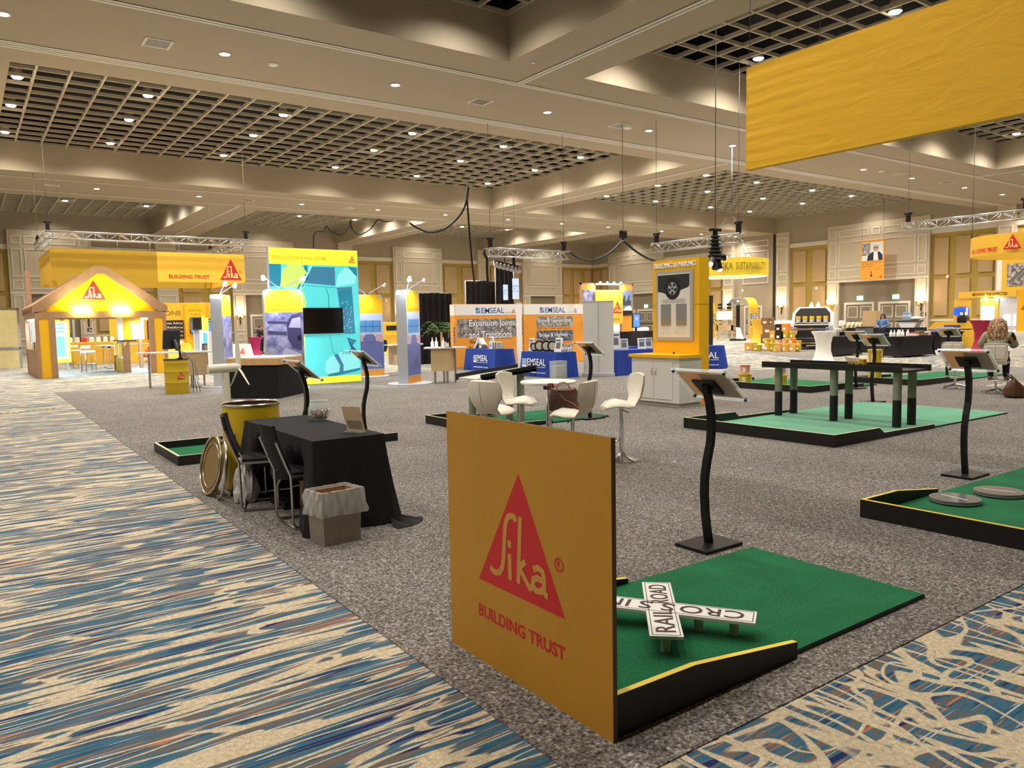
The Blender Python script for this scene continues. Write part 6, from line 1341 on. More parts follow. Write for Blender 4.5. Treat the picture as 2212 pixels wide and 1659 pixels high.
# ================================================================ right side, far
# --- people
SKIN = M('skin', 'C08E70', .55); DENIM = M('dark_denim', '23283A', .8); HAIRB = M('blond_hair', 'B99468', .6, noise=.3, scale=40, bump=.4); HAIRD = M('dark_hair', '2A1E18', .6, noise=.2, scale=40)
def skin_mesh(name, pts, edges, rad, mat, parent=None, sub=2):
    me = bpy.data.meshes.new(name); me.from_pydata([tuple(p) for p in pts], edges, []); o = bpy.data.objects.new(name, me); COL.objects.link(o)
    m = o.modifiers.new('skin', 'SKIN'); m.use_smooth_shade = True; sv = me.skin_vertices[0].data
    for v, r in zip(sv, rad): v.radius = (r, r) if not isinstance(r, tuple) else r
    sv[0].use_root = True
    s = o.modifiers.new('sub', 'SUBSURF'); s.levels = sub; s.render_levels = sub; me.materials.append(mat)
    if parent: o.parent = parent
    return o
def person(label, loc, rz, J, hair, top, pants, hairmat, topmat, legmat, shoemat, sleeves=True):
    """J: joint name -> (position, radius); the figure faces +x"""
    t = thing('person', label, 'person', loc, rz)
    N = ['pelvis', 'waist', 'chest', 'neck', 'head', 'crown']; E = [(0, 1), (1, 2), (2, 3), (3, 4), (4, 5)]
    for s in 'lr':
        k = len(N); N += [s+'_shoulder', s+'_elbow', s+'_wrist', s+'_palm', s+'_hip', s+'_knee', s+'_ankle', s+'_toe']
        E += [(2, k), (k, k+1), (k+1, k+2), (k+2, k+3), (0, k+4), (k+4, k+5), (k+5, k+6), (k+6, k+7)]
    pts = [V(J[n][0]) for n in N]; sh = lambda n: .8 if any(q in n for q in ('pelvis', 'waist', 'chest', 'shoulder', 'elbow', 'hip', 'knee')) else 1
    rad = [tuple(q*sh(n) for q in J[n][1]) if isinstance(J[n][1], tuple) else J[n][1]*sh(n) for n in N]
    for s in 'lr':
        i = N.index(s+'_palm'); a = V(J[s+'_palm'][0]); d = (a-V(J[s+'_wrist'][0])).normalized(); side = d.cross(Z3)
        side = side.normalized() if side.length > .1 else V((0, 1, 0))
        for f, l in ((-1.5, .05), (-.5, .062), (.5, .066), (1.5, .055)):
            b0 = len(pts); c = a+side*(.013*f)+d*.03; pts += [c, c+d*l*.55, c+d*l+V((0, 0, -.012))]; rad += [.009, .008, .007]; E += [(i, b0), (b0, b0+1), (b0+1, b0+2)]
        b0 = len(pts); c = a+side*.03*(1 if s == 'l' else -1); pts += [c, c+d*.035+side*.012*(1 if s == 'l' else -1)]; rad += [.011, .008]; E += [(i, b0), (b0, b0+1)]
    skin_mesh('body', pts, E, rad, SKIN, t)
    f = lambda names, grow: ([V(J[n][0]) for n in names], [tuple(x+grow for x in J[n][1]) if isinstance(J[n][1], tuple) else J[n][1]+grow for n in names])
    nm = ['pelvis', 'waist', 'chest', 'neck']+[s+q for s in 'lr' for q in ('_shoulder', '_elbow', '_wrist')]; p_, r_ = f(nm, .028); p_[3] = p_[3].lerp(p_[2], .3); r_[3] = .09
    ed = [(0, 1), (1, 2), (2, 3), (2, 4), (4, 5), (5, 6), (2, 7), (7, 8), (8, 9)]
    skin_mesh(top, p_, ed, r_, topmat, t)
    nm = ['pelvis']+[s+q for s in 'lr' for q in ('_hip', '_knee', '_ankle')]; p_, r_ = f(nm, .014); skin_mesh(pants, p_, [(0, 1), (1, 2), (2, 3), (0, 4), (4, 5), (5, 6)], r_, legmat, t)
    for s in 'lr': b = B(shoemat); a, c = V(J[s+'_ankle'][0]), V(J[s+'_toe'][0]); m_ = (a+c)/2; b.ball((m_.x+.02, m_.y, m_.z-.005), .06, 10, 6, 2.1, .85, .8); b.obj('shoe', t)
    return t
def face_parts(t, c, r=.1):
    b = B(M('eye_dark', '241A16', .3))
    for s in (-1, 1): b.ball(c+V((r*.88, s*.035, .005)), .011, 8, 6)
    b.obj('eyes', t); b = B(SKIN); b.ball(c+V((r*1.0, 0, -.025)), .017, 8, 6, 1, .8, 1.3); b.obj('nose', t); b = B(M('lips', '9A5248', .5)); b.ball(c+V((r*.9, 0, -.062)), .02, 8, 6, .5, 1.2, .4); b.obj('mouth', t)
    for s in (-1, 1): b = B(SKIN); b.ball(c+V((0, s*.083, -.01)), .024, 8, 6, .6, .5, 1.3); b.obj('ear', t)
# --- seated woman, stools and table at the right edge
SX, SY = 17.3, 7.05
def square_stool(label, x, y, rz):
    t = thing('bar_stool', label, 'bar stool', (x, y, .006), rz, 'white square backed stools'); b = B(LEA); b.box(-.2, .2, -.21, .21, .60, .68, .035); b.obj('seat', t)
    b = B(LEA); b.T = Matrix.Translation((-.2, 0, .68)) @ Matrix.Rotation(-.12, 4, 'Y'); b.box(-.035, .03, -.22, .22, .0, .36, .06); bk = b.obj('backrest', t); b = B(SEAM); b.T = Matrix.Translation((-.2, 0, .68)) @ Matrix.Rotation(-.12, 4, 'Y'); b.tube([(-.037, 0, .03), (-.037, 0, .34)], .003, 5); b.obj('seam', bk)
    b = B(CHR); b.cyl((0, 0, .03), (0, 0, .6), .028, n=16); b.obj('column', t); b = B(CHR)
    for k in range(5): a = k*2*PI/5; b.tube([(0, 0, .1), (.1*math.cos(a), .1*math.sin(a), .07), (.27*math.cos(a), .27*math.sin(a), .035)], [.03, .025, .014], 8); b.ball((.27*math.cos(a), .27*math.sin(a), .025), .025, 8, 6)
    b.obj('base', t); b = B(CHR); b.tube([(.2*math.cos(k*PI/8), .2*math.sin(k*PI/8), .28) for k in range(17)], .009, 6, False); b.obj('footrest', t)
az = math.atan2(SY, SX)
square_stool('white square backed stool on which the curly haired woman sits', SX, SY, az-.1); square_stool('white square backed stool left of the seated woman', SX+.55, SY+1.05, az-.25)
square_stool('white square backed stool cut off by the right photo edge', 19.0, 6.55, az+.9)
J = dict(pelvis=((-.02, 0, .74), (.15, .13)), waist=((-.02, 0, .92), (.15, .11)), chest=((.03, 0, 1.14), (.17, .12)), neck=((.09, 0, 1.3), .055), head=((.15, 0, 1.4), (.085, .095)), crown=((.14, 0, 1.48), .07),
         l_shoulder=((.05, .2, 1.19), .07), l_elbow=((.14, .31, .98), .05), l_wrist=((.38, .2, 1.0), .034), l_palm=((.45, .17, 1.0), .034), r_shoulder=((.05, -.2, 1.19), .07), r_elbow=((.14, -.31, .98), .05), r_wrist=((.38, -.2, 1.0), .034), r_palm=((.45, -.17, 1.0), .034),
         l_hip=((.05, .1, .73), .095), l_knee=((.42, .13, .70), .07), l_ankle=((.36, .14, .30), .045), l_toe=((.5, .15, .25), .035), r_hip=((.05, -.1, .73), .095), r_knee=((.42, -.13, .70), .07), r_ankle=((.34, -.14, .30), .045), r_toe=((.48, -.15, .25), .035))
t = person('woman with long curly blond hair and pale green sweater seated with her back to us', (SX, SY, .006), az-.1, J, 'hair', 'sweater', 'trousers', HAIRB, M('sage_sweater', 'AFAE90', .9, noise=.05, scale=30), DENIM, BLK)
face_parts(t, V((.15, 0, 1.4)))
b = B(HAIRB); random.seed(21); b.ball((.12, 0, 1.44), .125, 16, 10, 1, 1.05, 1.05)
HB = [HAIRB, M('hair_light', 'D8BC94', .6), M('hair_brown', '8A6746', .6)]
for k in range(170):
    b.m(HB[k % 3])
    a = random.uniform(.75, 2*PI-.75); y0, x0 = .12*math.sin(a), .12+.12*math.cos(a); ln = random.uniform(.34, .5); P = []
    for j in range(7):
        f = j/6; sw = 1+.75*f-.3*f*f; P.append((x0-.10*f-.04*math.sin(f*PI)+.016*math.sin(j*2.1+k), y0*sw+.016*math.cos(j*2.4+k*1.7), 1.49+.03*math.sin(f*2)-f*ln))
    b.tube(P, [.013, .016, .016, .014, .012, .009, .004], 5)
b.obj('hair', t)
bt3 = dup(bt, (18.05, 6.55, .006), 0, 'white round bar table in front of the seated woman')
t = thing('laptop', 'dark laptop open on the bar table beyond the seated woman', 'laptop', (17.98, 6.6, .984), az-PI/2); b = B(BLKM); b.box(-.17, .17, -.12, .12, 0, .018, .004); b.obj('base', t); b = B(M('laptop_grey', '4A5058', .4)); b.T = Matrix.Translation((0, .12, .018)) @ Matrix.Rotation(-.25, 4, 'X'); b.box(-.17, .17, -.004, .008, 0, .23, .004); b.obj('lid', t)
t = thing('leather_bag', 'brown leather shoulder bag on the floor at the right edge', 'handbag', G(2190, 858, .006), .4); LBR = M('brown_leather', '5A3A2A', .35, noise=.3, scale=12, bump=.3); b = B(LBR); rg = []
for z, r, q in ((0, .2, .7), (.04, .25, .75), (.16, .27, .7), (.27, .25, .5), (.35, .22, .22), (.37, .2, .1)): rg.append([b.v((r*(1+.06*math.sin(i*2.1+z*9))*math.cos(i*PI/12), r*q*(1+.1*math.sin(i*1.7+z*5))*math.sin(i*PI/12), z+.02*math.cos(i*PI/6)*(z > .2))) for i in range(24)])
b.skin(rg); b.obj('body', t); b = B(LBR); b.tube([(-.16, 0, .34), (-.15, .06, .44), (.0, .12, .46), (.13, .1, .4), (.17, 0, .33)], .014, 8); b.obj('strap', t); b = B(M('olive_leather', '6A6238', .4)); b.ball((.05, -.2, .16), .09, 10, 8, 1.2, .4, 1.2); b.obj('pocket', t)
# --- standing people far behind
def stand_J(h=1.0): return dict(pelvis=((0, 0, .93), (.14, .12)), waist=((0, 0, 1.08), (.13, .1)), chest=((0, 0, 1.3), (.16, .11)), neck=((.0, 0, 1.46), .055), head=((.02, 0, 1.56), (.09, .08)), crown=((.01, 0, 1.64), .07),
    l_shoulder=((0, .18, 1.38), .06), l_elbow=((.02, .25, 1.12), .045), l_wrist=((.22, .12, 1.08), .034), l_palm=((.29, .08, 1.08), .034), r_shoulder=((0, -.18, 1.38), .06), r_elbow=((.02, -.25, 1.12), .045), r_wrist=((.2, -.16, 1.06), .034), r_palm=((.27, -.13, 1.06), .034),
    l_hip=((0, .09, .88), .09), l_knee=((.02, .1, .48), .065), l_ankle=((0, .1, .09), .045), l_toe=((.13, .11, .04), .035), r_hip=((0, -.09, .88), .09), r_knee=((.02, -.1, .48), .065), r_ankle=((0, -.1, .09), .045), r_toe=((.13, -.11, .04), .035))
p = AT(1907, X=36.5); t = person('woman with long dark hair in a blue patterned top standing behind the black tables', (p.x, p.y, .006), math.atan2(-p.y, -p.x)-.3, stand_J(), 'hair', 'blouse', 'trousers', HAIRD, M('blue_pattern', '5A7AA8', .8, noise=.6, scale=14), DENIM, BLK)
face_parts(t, V((.02, 0, 1.56)), .095); b = B(HAIRD); b.ball((-.02, 0, 1.60), .108, 14, 8, .95, 1, 1); 
for s in (-1, 1): b.tube([(-.02, s*.09, 1.6), (-.03, s*.11, 1.45), (.0, s*.12, 1.3)], [.03, .045, .03], 8)
b.obj('hair', t)
p = AT(562, 46); t = person('man in dark clothes standing by the magenta table, half hidden by the car tower', (p.x, 46, .006), math.atan2(-46, -p.x)+.9, stand_J(), 'hair', 'shirt', 'trousers', HAIRD, M('black_shirt', '1E1E22', .8), DENIM, BLK)
face_parts(t, V((.02, 0, 1.56)), .095); b = B(HAIRD); b.ball((-.02, 0, 1.615), .095, 12, 8, 1, 1, .8); b.obj('hair', t)
# --- black stretch-cloth tables and what stands on them
def btab(label, x, y, L_, rz, h=.8, w_=.8): p = V((x, y, .006)); return draped(label, p, L_, w_, h, rz, BFAB, stretch=True, group='black stretch cloth tables', seed=3), p
t1, q1 = btab('black stretch cloth table right of the white cocktail table', 29.65, 18.1, 2.3, 0); t2, q2 = btab('black stretch cloth table in the middle, with white bottles on top', 30.4, 15.55, 2.35, -.1); t3, q3 = btab('black stretch cloth table at right, left of the seated woman', 37.55, 17.6, 2.4, 0); t4, q4 = btab('black stretch cloth table behind the placard stands, between the other two', 33.8, 18.85, 2.7, 0)
q5 = V((37.5, 20.4, 0)); t5 = draped('rear black table before the right double doors', (q5.x, q5.y, .006), 3.6, .9, 1.0, -PI/2, BFAB, group='black stretch cloth tables')
a6, c6 = G(1822, 717, .8), G(1862, 717, .8); q6 = (a6+c6)/2; draped('small black table behind, carrying the shiny cylinders', (q6.x, q6.y, .006), (c6-a6).length+.25, .6, .79, math.atan2(c6.y-a6.y, c6.x-a6.x), BFAB, group='black stretch cloth tables', stretch=True)
URN = M('urn_chrome', 'E6D9B8', .15, .95)
for k in range(5): p = AT(1824+k*9.5, X=30.2); b = B(URN); b.lathe([(0, 0), (.13, 0), (.14, .05), (.14, .42), (.09, .49), (.03, .52), (0, .52)], n=16, caps=False); ob = b.obj('coffee_urn', loc=tuple(G(1824+k*9.2, 717, .8)+V((0, 0, .003)))); tag(ob, '%s tall shiny cylinder from the left behind the white cocktail table' % ORD[k], 'urn', 'shiny cylinders on the black table')
random.seed(31)
for k in range(10):
    f = -1.05+.11*k; b = B(WHT); r = (.06, .045)[k % 2]; b.lathe([(0, 0), (r, 0), (r, .14), (r*.4, .2), (r*.4, .26), (0, .26)], n=12, caps=False); ob = b.obj('white_bottle', loc=(q2.x+math.cos(-.1)*f+.05*math.sin(k*3), q2.y+math.sin(-.1)*f+.08*math.cos(k*5), .807)); tag(ob, '%s white bottle from the left on the middle black table' % ORD[k], 'bottle', 'white bottles on the middle black table')
for k, (f, c, sz) in enumerate(((.2, 'E8E4DC', (.2, .4, .08)), (.43, 'B03A2E', (.2, .35, .14)), (.65, '3E7A4A', (.2, .3, .2)), (.86, 'B8442E', (.2, .35, .1)), (1.05, 'D8D4CC', (.16, .35, .16)))): box_item('sample_board', '%s stack of sample boards from the left on the middle black table' % ORD[k], 'sample', (q2.x+math.cos(-.1)*f, q2.y+math.sin(-.1)*f, .807), sz, -.1, M('board_%d' % k, c, .6), (('edge', WHT, (-sz[0]/2-.001, sz[0]/2+.001, -sz[1]/2-.001, sz[1]/2+.001, sz[2]*.3, sz[2]*.4)),), 'sample boards on the black tables')
for k, (f, c, sz) in enumerate(((-.6, '6A5AA8', (.6, .5, .12)), (.1, '8A7AB8', (.6, .5, .22)), (.8, '3A3A6A', (.6, .5, .3)))): box_item('sample_board', '%s stack of violet boards from the left on the right black table' % ORD[k], 'sample', (q3.x+f, q3.y+0, .807), sz, 0, M('violet_board_%d' % k, c, .5), (('edge', WHT, (-sz[0]/2-.001, sz[0]/2+.001, -sz[1]/2-.001, sz[1]/2+.001, sz[2]*.4, sz[2]*.55)),), 'violet boards on the right table')
box_item('printer', 'grey office machine on the black table in front of the standing woman', 'printer', (q4.x-.9, q4.y, .807), (.7, .45, .3), 0, GRY, (('tray', BLK, (-.4, .4, -.25, .2, .3, .33)),))
t = thing('white_shelf', 'white angled shelf unit on the rear black table before the right doors', 'shelf', (q5.x, 19.15, 1.0), -PI/2); b = B(WHT); b.prism([(-.35, 0), (.3, 0), (.45, .3), (-.48, .3)], (0, -.25, 0), X3, Z3, .5); b.obj('body', t); b = B(BLK); b.box(-.52, .5, -.3, .3, .3, .35); b.obj('top', t)
box_item('blue_carton', 'pale blue carton standing on the white shelf unit', 'box', (q5.x, 19.33, 1.357), (.3, .25, .4), -PI/2, M('pale_blue', '8FA8C4', .6), (('band', WHT, (-.151, .151, -.126, .126, .2, .25)),)); b = B(WHT); b.ball((0, 0, .1), .2, 14, 8, 1.0, 1.2, .5); tag(b.obj('white_bundle', loc=(q5.x, 18.9, 1.355)), 'white rounded bundle on the white shelf unit', 'bundle')
carton('cardboard_box', 'tan carton on the rear black table right of the standing woman', (q5.x, 21.1, 1.007), (.7, .5, .85), -PI/2, M('tan_carton', 'C9A878', .7))
# --- white truck with open hood
c0 = G(1752, 755, .006); t = thing('pickup_truck', 'white pickup truck facing us with its hood raised', 'truck', c0, math.atan2(-c0.y, -c0.x)-.12)   # +x points to us
b = B(VW); out = [(-1.05, .55), (-1.02, .95), (-.85, 1.28), (.85, 1.28), (1.02, .95), (1.05, .55)]
b.prism(out, (.0, 0, 0), Y3, Z3, 1.2); b.prism([(-1.05, .45), (-1.05, .95), (1.05, .95), (1.05, .45)], (-.9, 0, 0), Y3, Z3, 4.2); b.obj('body', t)
b = B(VW); b.prism([(-.95, 1.0), (-.78, 1.85), (.78, 1.85), (.95, 1.0)], (-1.2, 0, 0), Y3, Z3, 1.7); b.obj('cab', t); b = B(GLZ); b.prism([(-.82, 1.15), (-.7, 1.75), (.7, 1.75), (.82, 1.15)], (-1.19, 0, 0), Y3, Z3, .02); b.obj('windshield', t)
b = B(VW); T0 = b.T; hood = [(-.98, 0), (-.95, .55), (-.7, .86), (.7, .86), (.95, .55), (.98, 0)]
b.prism(hood, (-.35, 0, 1.28), Y3, (-.28, 0, .96), .05); b.m(BLK); b.prism([(x*.85, .06+z*.85) for x, z in hood], (-.345, 0, 1.28), Y3, (-.28, 0, .96), .01); b.obj('hood', t)
b = B(BLK); b.box(.005, .02, -.8, .8, 1.0, 1.2); b.box(-.3, .0, -.8, .8, 1.26, 1.3); b.prism([(-.75, .58), (-.62, .95), (.62, .95), (.75, .58)], (.03, 0, 0), Y3, Z3, .05); b.obj('grille', t); b = B(CHR); b.box(.03, .05, -.8, .8, .99, 1.05); b.obj('grille_bar', t)
b = B(M('badge_gold', 'C9A23A', .3, .6)); b.prism([(-.14, 0), (-.05, .0), (-.05, -.03), (.05, -.03), (.05, 0), (.14, 0), (.14, .06), (.05, .06), (.05, .09), (-.05, .09), (-.05, .06), (-.14, .06)][::1], (.06, 0, .99), Y3, Z3, .02); b.obj('badge', t)
for s in (-1, 1):
    b = B(M('head_lamp', 'C8CCD2', .15, .3)); b.prism([(s*.62, .0), (s*1.0, .05), (s*1.0, .25), (s*.66, .16)][::s], (.03, 0, .93), Y3, Z3, .05); b.obj('head_lamp', t)
    b = B(BLK); b.prism([(s*.68, -.02), (s*1.0, .0), (s*1.0, .25), (s*.72, .2)][::s], (.03, 0, .56), Y3, Z3, .05); b.obj('fog_lamp', t)
    b = B(VW); b.box(-1.5, -1.3, s*1.25-.13, s*1.25+.13, 1.1, 1.4, .05); b.obj('mirror', t)
    for x in (-.7, -3.9): b = B(TYR); b.cyl((x, s*.75, .41), (x, s*1.02, .41), .41, n=24); b.obj('wheel', t)
b = B(BLK); b.box(-.2, .06, -1.0, 1.0, .22, .5, .04); b.obj('bumper', t); b = B(CHR); b.box(.05, .09, -.75, .75, .28, .36); b.obj('tow_bar', t)
LM = t.matrix_world.copy(); RZ = Matrix.Translation(c0) @ Matrix.Rotation(t.rotation_euler.z, 4, 'Z')
for k in range(5):
    w_ = RZ @ V((-.16, .64-.32*k, 1.302)); tt = thing('sealant_jug', '%s yellow capped jug from the left under the raised hood' % ORD[k], 'jug', w_, 0, 'jugs under the truck hood'); b = B(M('jug_clear', 'D8D6C8', .3)); b.box(-.09, .09, -.07, .07, 0, .2, .02); b.obj('jug', tt); b = B(YEL); b.box(-.095, .095, -.075, .075, .2, .34, .02); b.obj('cap', tt)
for k, (yy, c, kind) in enumerate(((.62, 'F0B030', 0), (.3, 'E87830', 0), (.12, 'F0F0EC', 1), (-.2, 'F0F0EC', 1), (-.42, 'F0A040', 0), (-.66, 'F0A838', 0))):
    w_ = RZ @ V((-1.6, yy, 1.857)); m_ = M('roof_item_%d' % k, c, .5); b = B(m_)
    if kind: b.lathe([(0, 0), (.11, 0), (.11, .32), (.05, .45), (.02, .52), (0, .52)], n=14, caps=False)
    else: b.box(-.14, .14, -.16, .16, 0, (.34, .16, 0, 0, .2, .22)[k], .02)
    tag(b.obj('roof_bottle' if kind else 'roof_box', loc=w_), ('%s item from the left on the truck roof, a white pointed bottle' if kind else '%s item from the left on the truck roof, an orange box') % ORD[k], 'bottle' if kind else 'box', 'products on the truck roof')
# --- product stack of boxes and pails left of the truck
PL_ = [('E0B020', 1), ('D89A3A', 0), ('1C1A18', 0), ('E8902A', 0), ('B8B02A', 1), ('E0A848', 0), ('D8702A', 1)]
def product(px0, px1, py0, py1, X, kind, col, n_):
    a, c = ONX(px0, py1, X), ONX(px1, py0, X); w_ = a.y-c.y; h_ = c.z-a.z; m_ = M('product_'+col, col, .5); lb = ('yellow', 'tan', 'black', 'orange', 'olive yellow', 'pale orange', 'red orange', 'brown')[n_]
    name = 'paint_pail' if kind else 'product_box'
    z = max(.006, a.z); t = thing(name, '', 'pail' if kind else 'box', (X+w_*.5, (a.y+c.y)/2, z), 0, 'stacked pails' if kind else 'stacked product boxes'); b = B(m_)
    if kind: r = w_/2; b.lathe([(0, 0), (r*.9, 0), (r, h_*.9), (r*1.03, h_*.9), (r*1.03, h_*.98), (0, h_*.98)], n=18, caps=False); b.obj('tub', t); b = B(M('tub_lid', 'E8D060', .5)); b.lathe([(0, h_*.98), (r, h_*.98), (r, h_), (0, h_)], n=18, caps=False); b.obj('lid', t)
    else: b.box(-w_/2, w_/2, -w_/2, w_/2, 0, h_, .01); b.obj('carton', t)
    b = B(WHT); b.box(-w_/2-.012, -w_/2+.01, -w_*.22, w_*.22, h_*.2, h_*.5) if not kind else b.box(-w_/2-.012, -w_/2+.05, -w_*.15, w_*.15, h_*.2, h_*.5); b.obj('label', t)
    return t, lb, name
cnt = {}
for px0, px1, py0, py1, X, kind, n_ in ((1608, 1624, 741, 758, 31.6, 0, 5), (1625, 1639, 745, 758, 31.3, 1, 4), (1639, 1644, 746, 758, 31.7, 1, 4), (1648, 1661, 741, 759, 31.5, 1, 0), (1661, 1671, 742, 758, 31.6, 1, 4), (1668, 1677, 749, 760, 31.0, 1, 0), (1673, 1686, 742, 760, 31.5, 0, 1), (1687, 1699, 743, 760, 31.3, 1, 5), (1701, 1717, 742, 760, 31.5, 0, 5), (1717, 1727, 746, 757, 31.6, 1, 4),
        (1648, 1660, 731, 742, 31.9, 1, 0), (1661, 1671, 732, 741, 31.9, 1, 4), (1672, 1686, 735, 742, 31.9, 0, 1), (1687, 1699, 732, 743, 31.8, 1, 5), (1702, 1715, 731, 742, 31.8, 1, 6), (1716, 1727, 736, 746, 31.9, 1, 4), (1662, 1673, 715, 731, 32.1, 0, 5), (1674, 1687, 716, 734, 32.1, 0, 2), (1688, 1701, 716, 731, 32.1, 1, 4), (1703, 1714, 716, 731, 32.1, 1, 4), (1674, 1687, 700, 716, 32.2, 0, 2), (1688, 1700, 699, 716, 32.2, 0, 3),
        (1643, 1661, 722, 741, 32.8, 0, 7), (1647, 1667, 702, 722, 32.8, 0, 7), (1644, 1660, 686, 702, 32.9, 0, 7), (1661, 1668, 686, 702, 33.0, 0, 7)):
    t, lb, name = product(px0, px1, py0, py1, X, kind, ('E0B020', 'D0A060', '1C1A18', 'E8902A', 'BCA82A', 'E0A848', 'E0742E', '8E6A44')[n_], n_)
    tier = 'bottom' if py1 > 750 else 'second' if py1 > 738 else 'third' if py1 > 728 else 'upper'
    if n_ == 7: tier = 'rear '+('lower', 'middle', 'top', 'top right')[int(py0 < 722)+int(py0 < 702)+int(px0 > 1660)]
    key = (lb, name, tier); cnt[key] = cnt.get(key, 0)+1
    t['label'] = '%s %s %s from the left in the %s tier of the product stack' % (ORD[cnt[key]-1], lb, 'pail' if kind else 'box', tier)
# --- pails on the golf mats
def pail(label, x, y, z, r, h, col, lidc=None):
    t = thing('paint_pail', label, 'pail', (x, y, z), 0, 'pails on the putting mats'); b = B(M('pail_'+col, col, .4)); b.lathe([(0, 0), (r*.9, 0), (r, h*.85), (r*1.05, h*.86), (r*1.05, h*.9), (r*.99, h*.9), (r*.99, h), (0, h)], n=24, caps=False); b.obj('tub', t)
    b = B(M('lid_'+(lidc or 'E8C030'), lidc or 'E8C030', .4)); b.lathe([(r*.99, h*.9), (r*1.07, h*.9), (r*1.07, h), (0, h+.002)], n=24, caps=False); b.obj('lid', t); b = B(WHT); a0 = math.atan2(-y, -x)-.5
    b.skin([[b.v((r*1.0*math.cos(a0+k*.12)*1.0, r*1.0*math.sin(a0+k*.12), zz)) for k in range(6)] for zz in (h*.12, h*.75)], close=False, caps=False); b.obj('label', t)
    b = B(STL); b.tube([(r*1.05*math.cos(a0+1.0+k*.14), r*1.05*math.sin(a0+1.0+k*.14), h*.8-.1*math.sin(k*PI/8)) for k in range(9)], .005, 5); b.obj('handle', t)
pail('yellow pail on the mat beyond the bridge, left one, under an orange lidded tub', 15.35, 11.8, .032, .15, .28, 'E8C020'); pail('clear tub with an orange lid on the left yellow pail', 15.35, 11.8, .315, .115, .2, 'E8B0A0', 'E0482A'); pail('yellow pail behind the bridge post, right one, under an orange lidded tub', 15.55, 10.95, .032, .15, .28, 'E8C020'); pail('small clear tub with an orange lid on the right yellow pail', 15.55, 10.95, .315, .115, .2, 'E8B0A0', 'E0482A')
pail('upper yellow pail in the column rising behind the bridge, left of the placard posts', 18.3, 10.2, .42, .16, .4, 'E8B820'); pail('lower yellow pail in the column rising behind the bridge', 18.3, 10.2, .032, .16, .385, 'E8C828')
# --- arches, screen and stand beyond the product stack
ARG = M('arch_grey', 'B4B6BC', .5); SLATW = M('slat_wood', 'C9A878', .5, noise=.2, scale=3)
def arch(label, px0, px1, X, grey=True, w_=2.2):
    a, c = ONX(px0, 700, X), ONX(px1, 700, X); H_ = ONX(1620, 643, X).z if grey else ONX(1535, 650, X).z; D = abs(a.y-c.y)*.8; t = thing('display_arch', label, 'arch', (X, c.y, .006), 1.34, 'yellow rounded arches')
    R_ = .75; L_ = 2.6; prof = [(0, 0), (0, H_-R_)]+[(R_-R_*math.cos(k*PI/16), H_-R_+R_*math.sin(k*PI/16)) for k in range(1, 9)]+[(L_-R_+R_*math.sin(k*PI/16), H_-R_+R_*math.cos(k*PI/16)) for k in range(0, 9)]+[(L_, 0)]
    b = B(SYEL); rows = [[b.v((x, y, z)) for x, z in prof] for y in (0, D)]; b.skin(rows, close=False, caps=False, sm=False); b.m(ARG); cx, cz = L_/2, H_/2; sh = [(cx+(x-cx)*.93, z*.97) for x, z in prof]; rows2 = [[b.v((x, y, z)) for x, z in sh] for y in (D, 0)]; b.skin(rows2, close=False, caps=False, sm=False)
    for y, dr in ((0, 1), (D, -1)):
        for (p, q), (r, s_) in zip(zip(prof, prof[1:]), zip(sh, sh[1:])): b.face([(p[0], y, p[1]), (q[0], y, q[1]), (s_[0], y, s_[1]), (r[0], y, r[1])][::dr])
    b.obj('shell', t); b = B(PHOTO[3]); b.box(-.02, 0, D*.1, D*.9, 1.0, 1.95); b.m(SLATW)
    for k in range(4): b.box(-.015, 0, D*.1, D*.9, .3+k*.15, .33+k*.15); b.box(-.015, 0, D*.15, D*.8, 2.05+k*.1, 2.08+k*.1)
    for k in range(6): b.box(L_-.16, L_-.12, .05, D-.05, .3+k*.35, .5+k*.35)
    b.obj('print', t); return t
arch('yellow rounded arch with a photo collage, left of the product stack', 1612, 1637, 50, True); arch('second yellow arch half hidden by the kiosk tower', 1524, 1545, 53, False)
p = ONX(1564, 681, 46); t = thing('glowing_screen', 'bright glowing white-yellow screen on a trolley left of the grey arch wall', 'screen', (46, p.y, .006), -PI/2); w_ = abs(ONX(1548, 681, 46).y-ONX(1581, 681, 46).y); z0, z1 = ONX(1564, 691, 46).z, ONX(1564, 672, 46).z
b = B(M('screen_glow', 'FFF8C8', .4, emit=1.4)); b.box(-w_/2, w_/2, -.02, .06, z0, z1); b.obj('display', t); b = B(DKYEL); b.stroke([(-w_/2, z0), (w_/2, z0), (w_/2, z1), (-w_/2, z1)], .05, (0, -.025, 0), X3, Z3, .002, True); b.obj('bezel', t); b = B(SLATW)
for x in (-w_/2, w_/2-.1): b.box(x, x+.1, .06, .16, 0, z1+.6)
b.box(-w_/2, w_/2, .06, .16, z0-.8, z0-.4); b.obj('frame', t); b = B(BLK)
for x in (-w_/2+.1, w_/2-.5):
    for z in (z1+.15, z1+.4): b.box(x, x+.4, .04, .06, z, z+.15)
b.obj('striped_plate', t)
p = ONX(1594, 730, 45); t = thing('column_stand', 'tall black and white instrument column on wheels before the arch', 'machine', (45, p.y, .006)); b = B(BLKM); b.box(-.08, .08, -.1, .1, 0, 2.5); b.box(-.4, .4, -.4, .4, 0, .12); b.obj('column', t); b = B(WHT); b.prism([(-.6, .1), (-.1, .1), (-.1, .95), (-.3, .9)], (0, .1, 0), Y3, Z3, .2); b.obj('cover', t); b = B(STL); b.cyl((0, -.5, 2.5), (0, .5, 2.5), .06); b.ball((0, 0, 2.7), .16, 10, 6); b.obj('crossarm', t)
p = G(1633, 737); cocktail('yellow cocktail table right of the yellow arch', (40.5, ONX(1637, 700, 40.5).y, .006), FYEL, 1.5, .45)
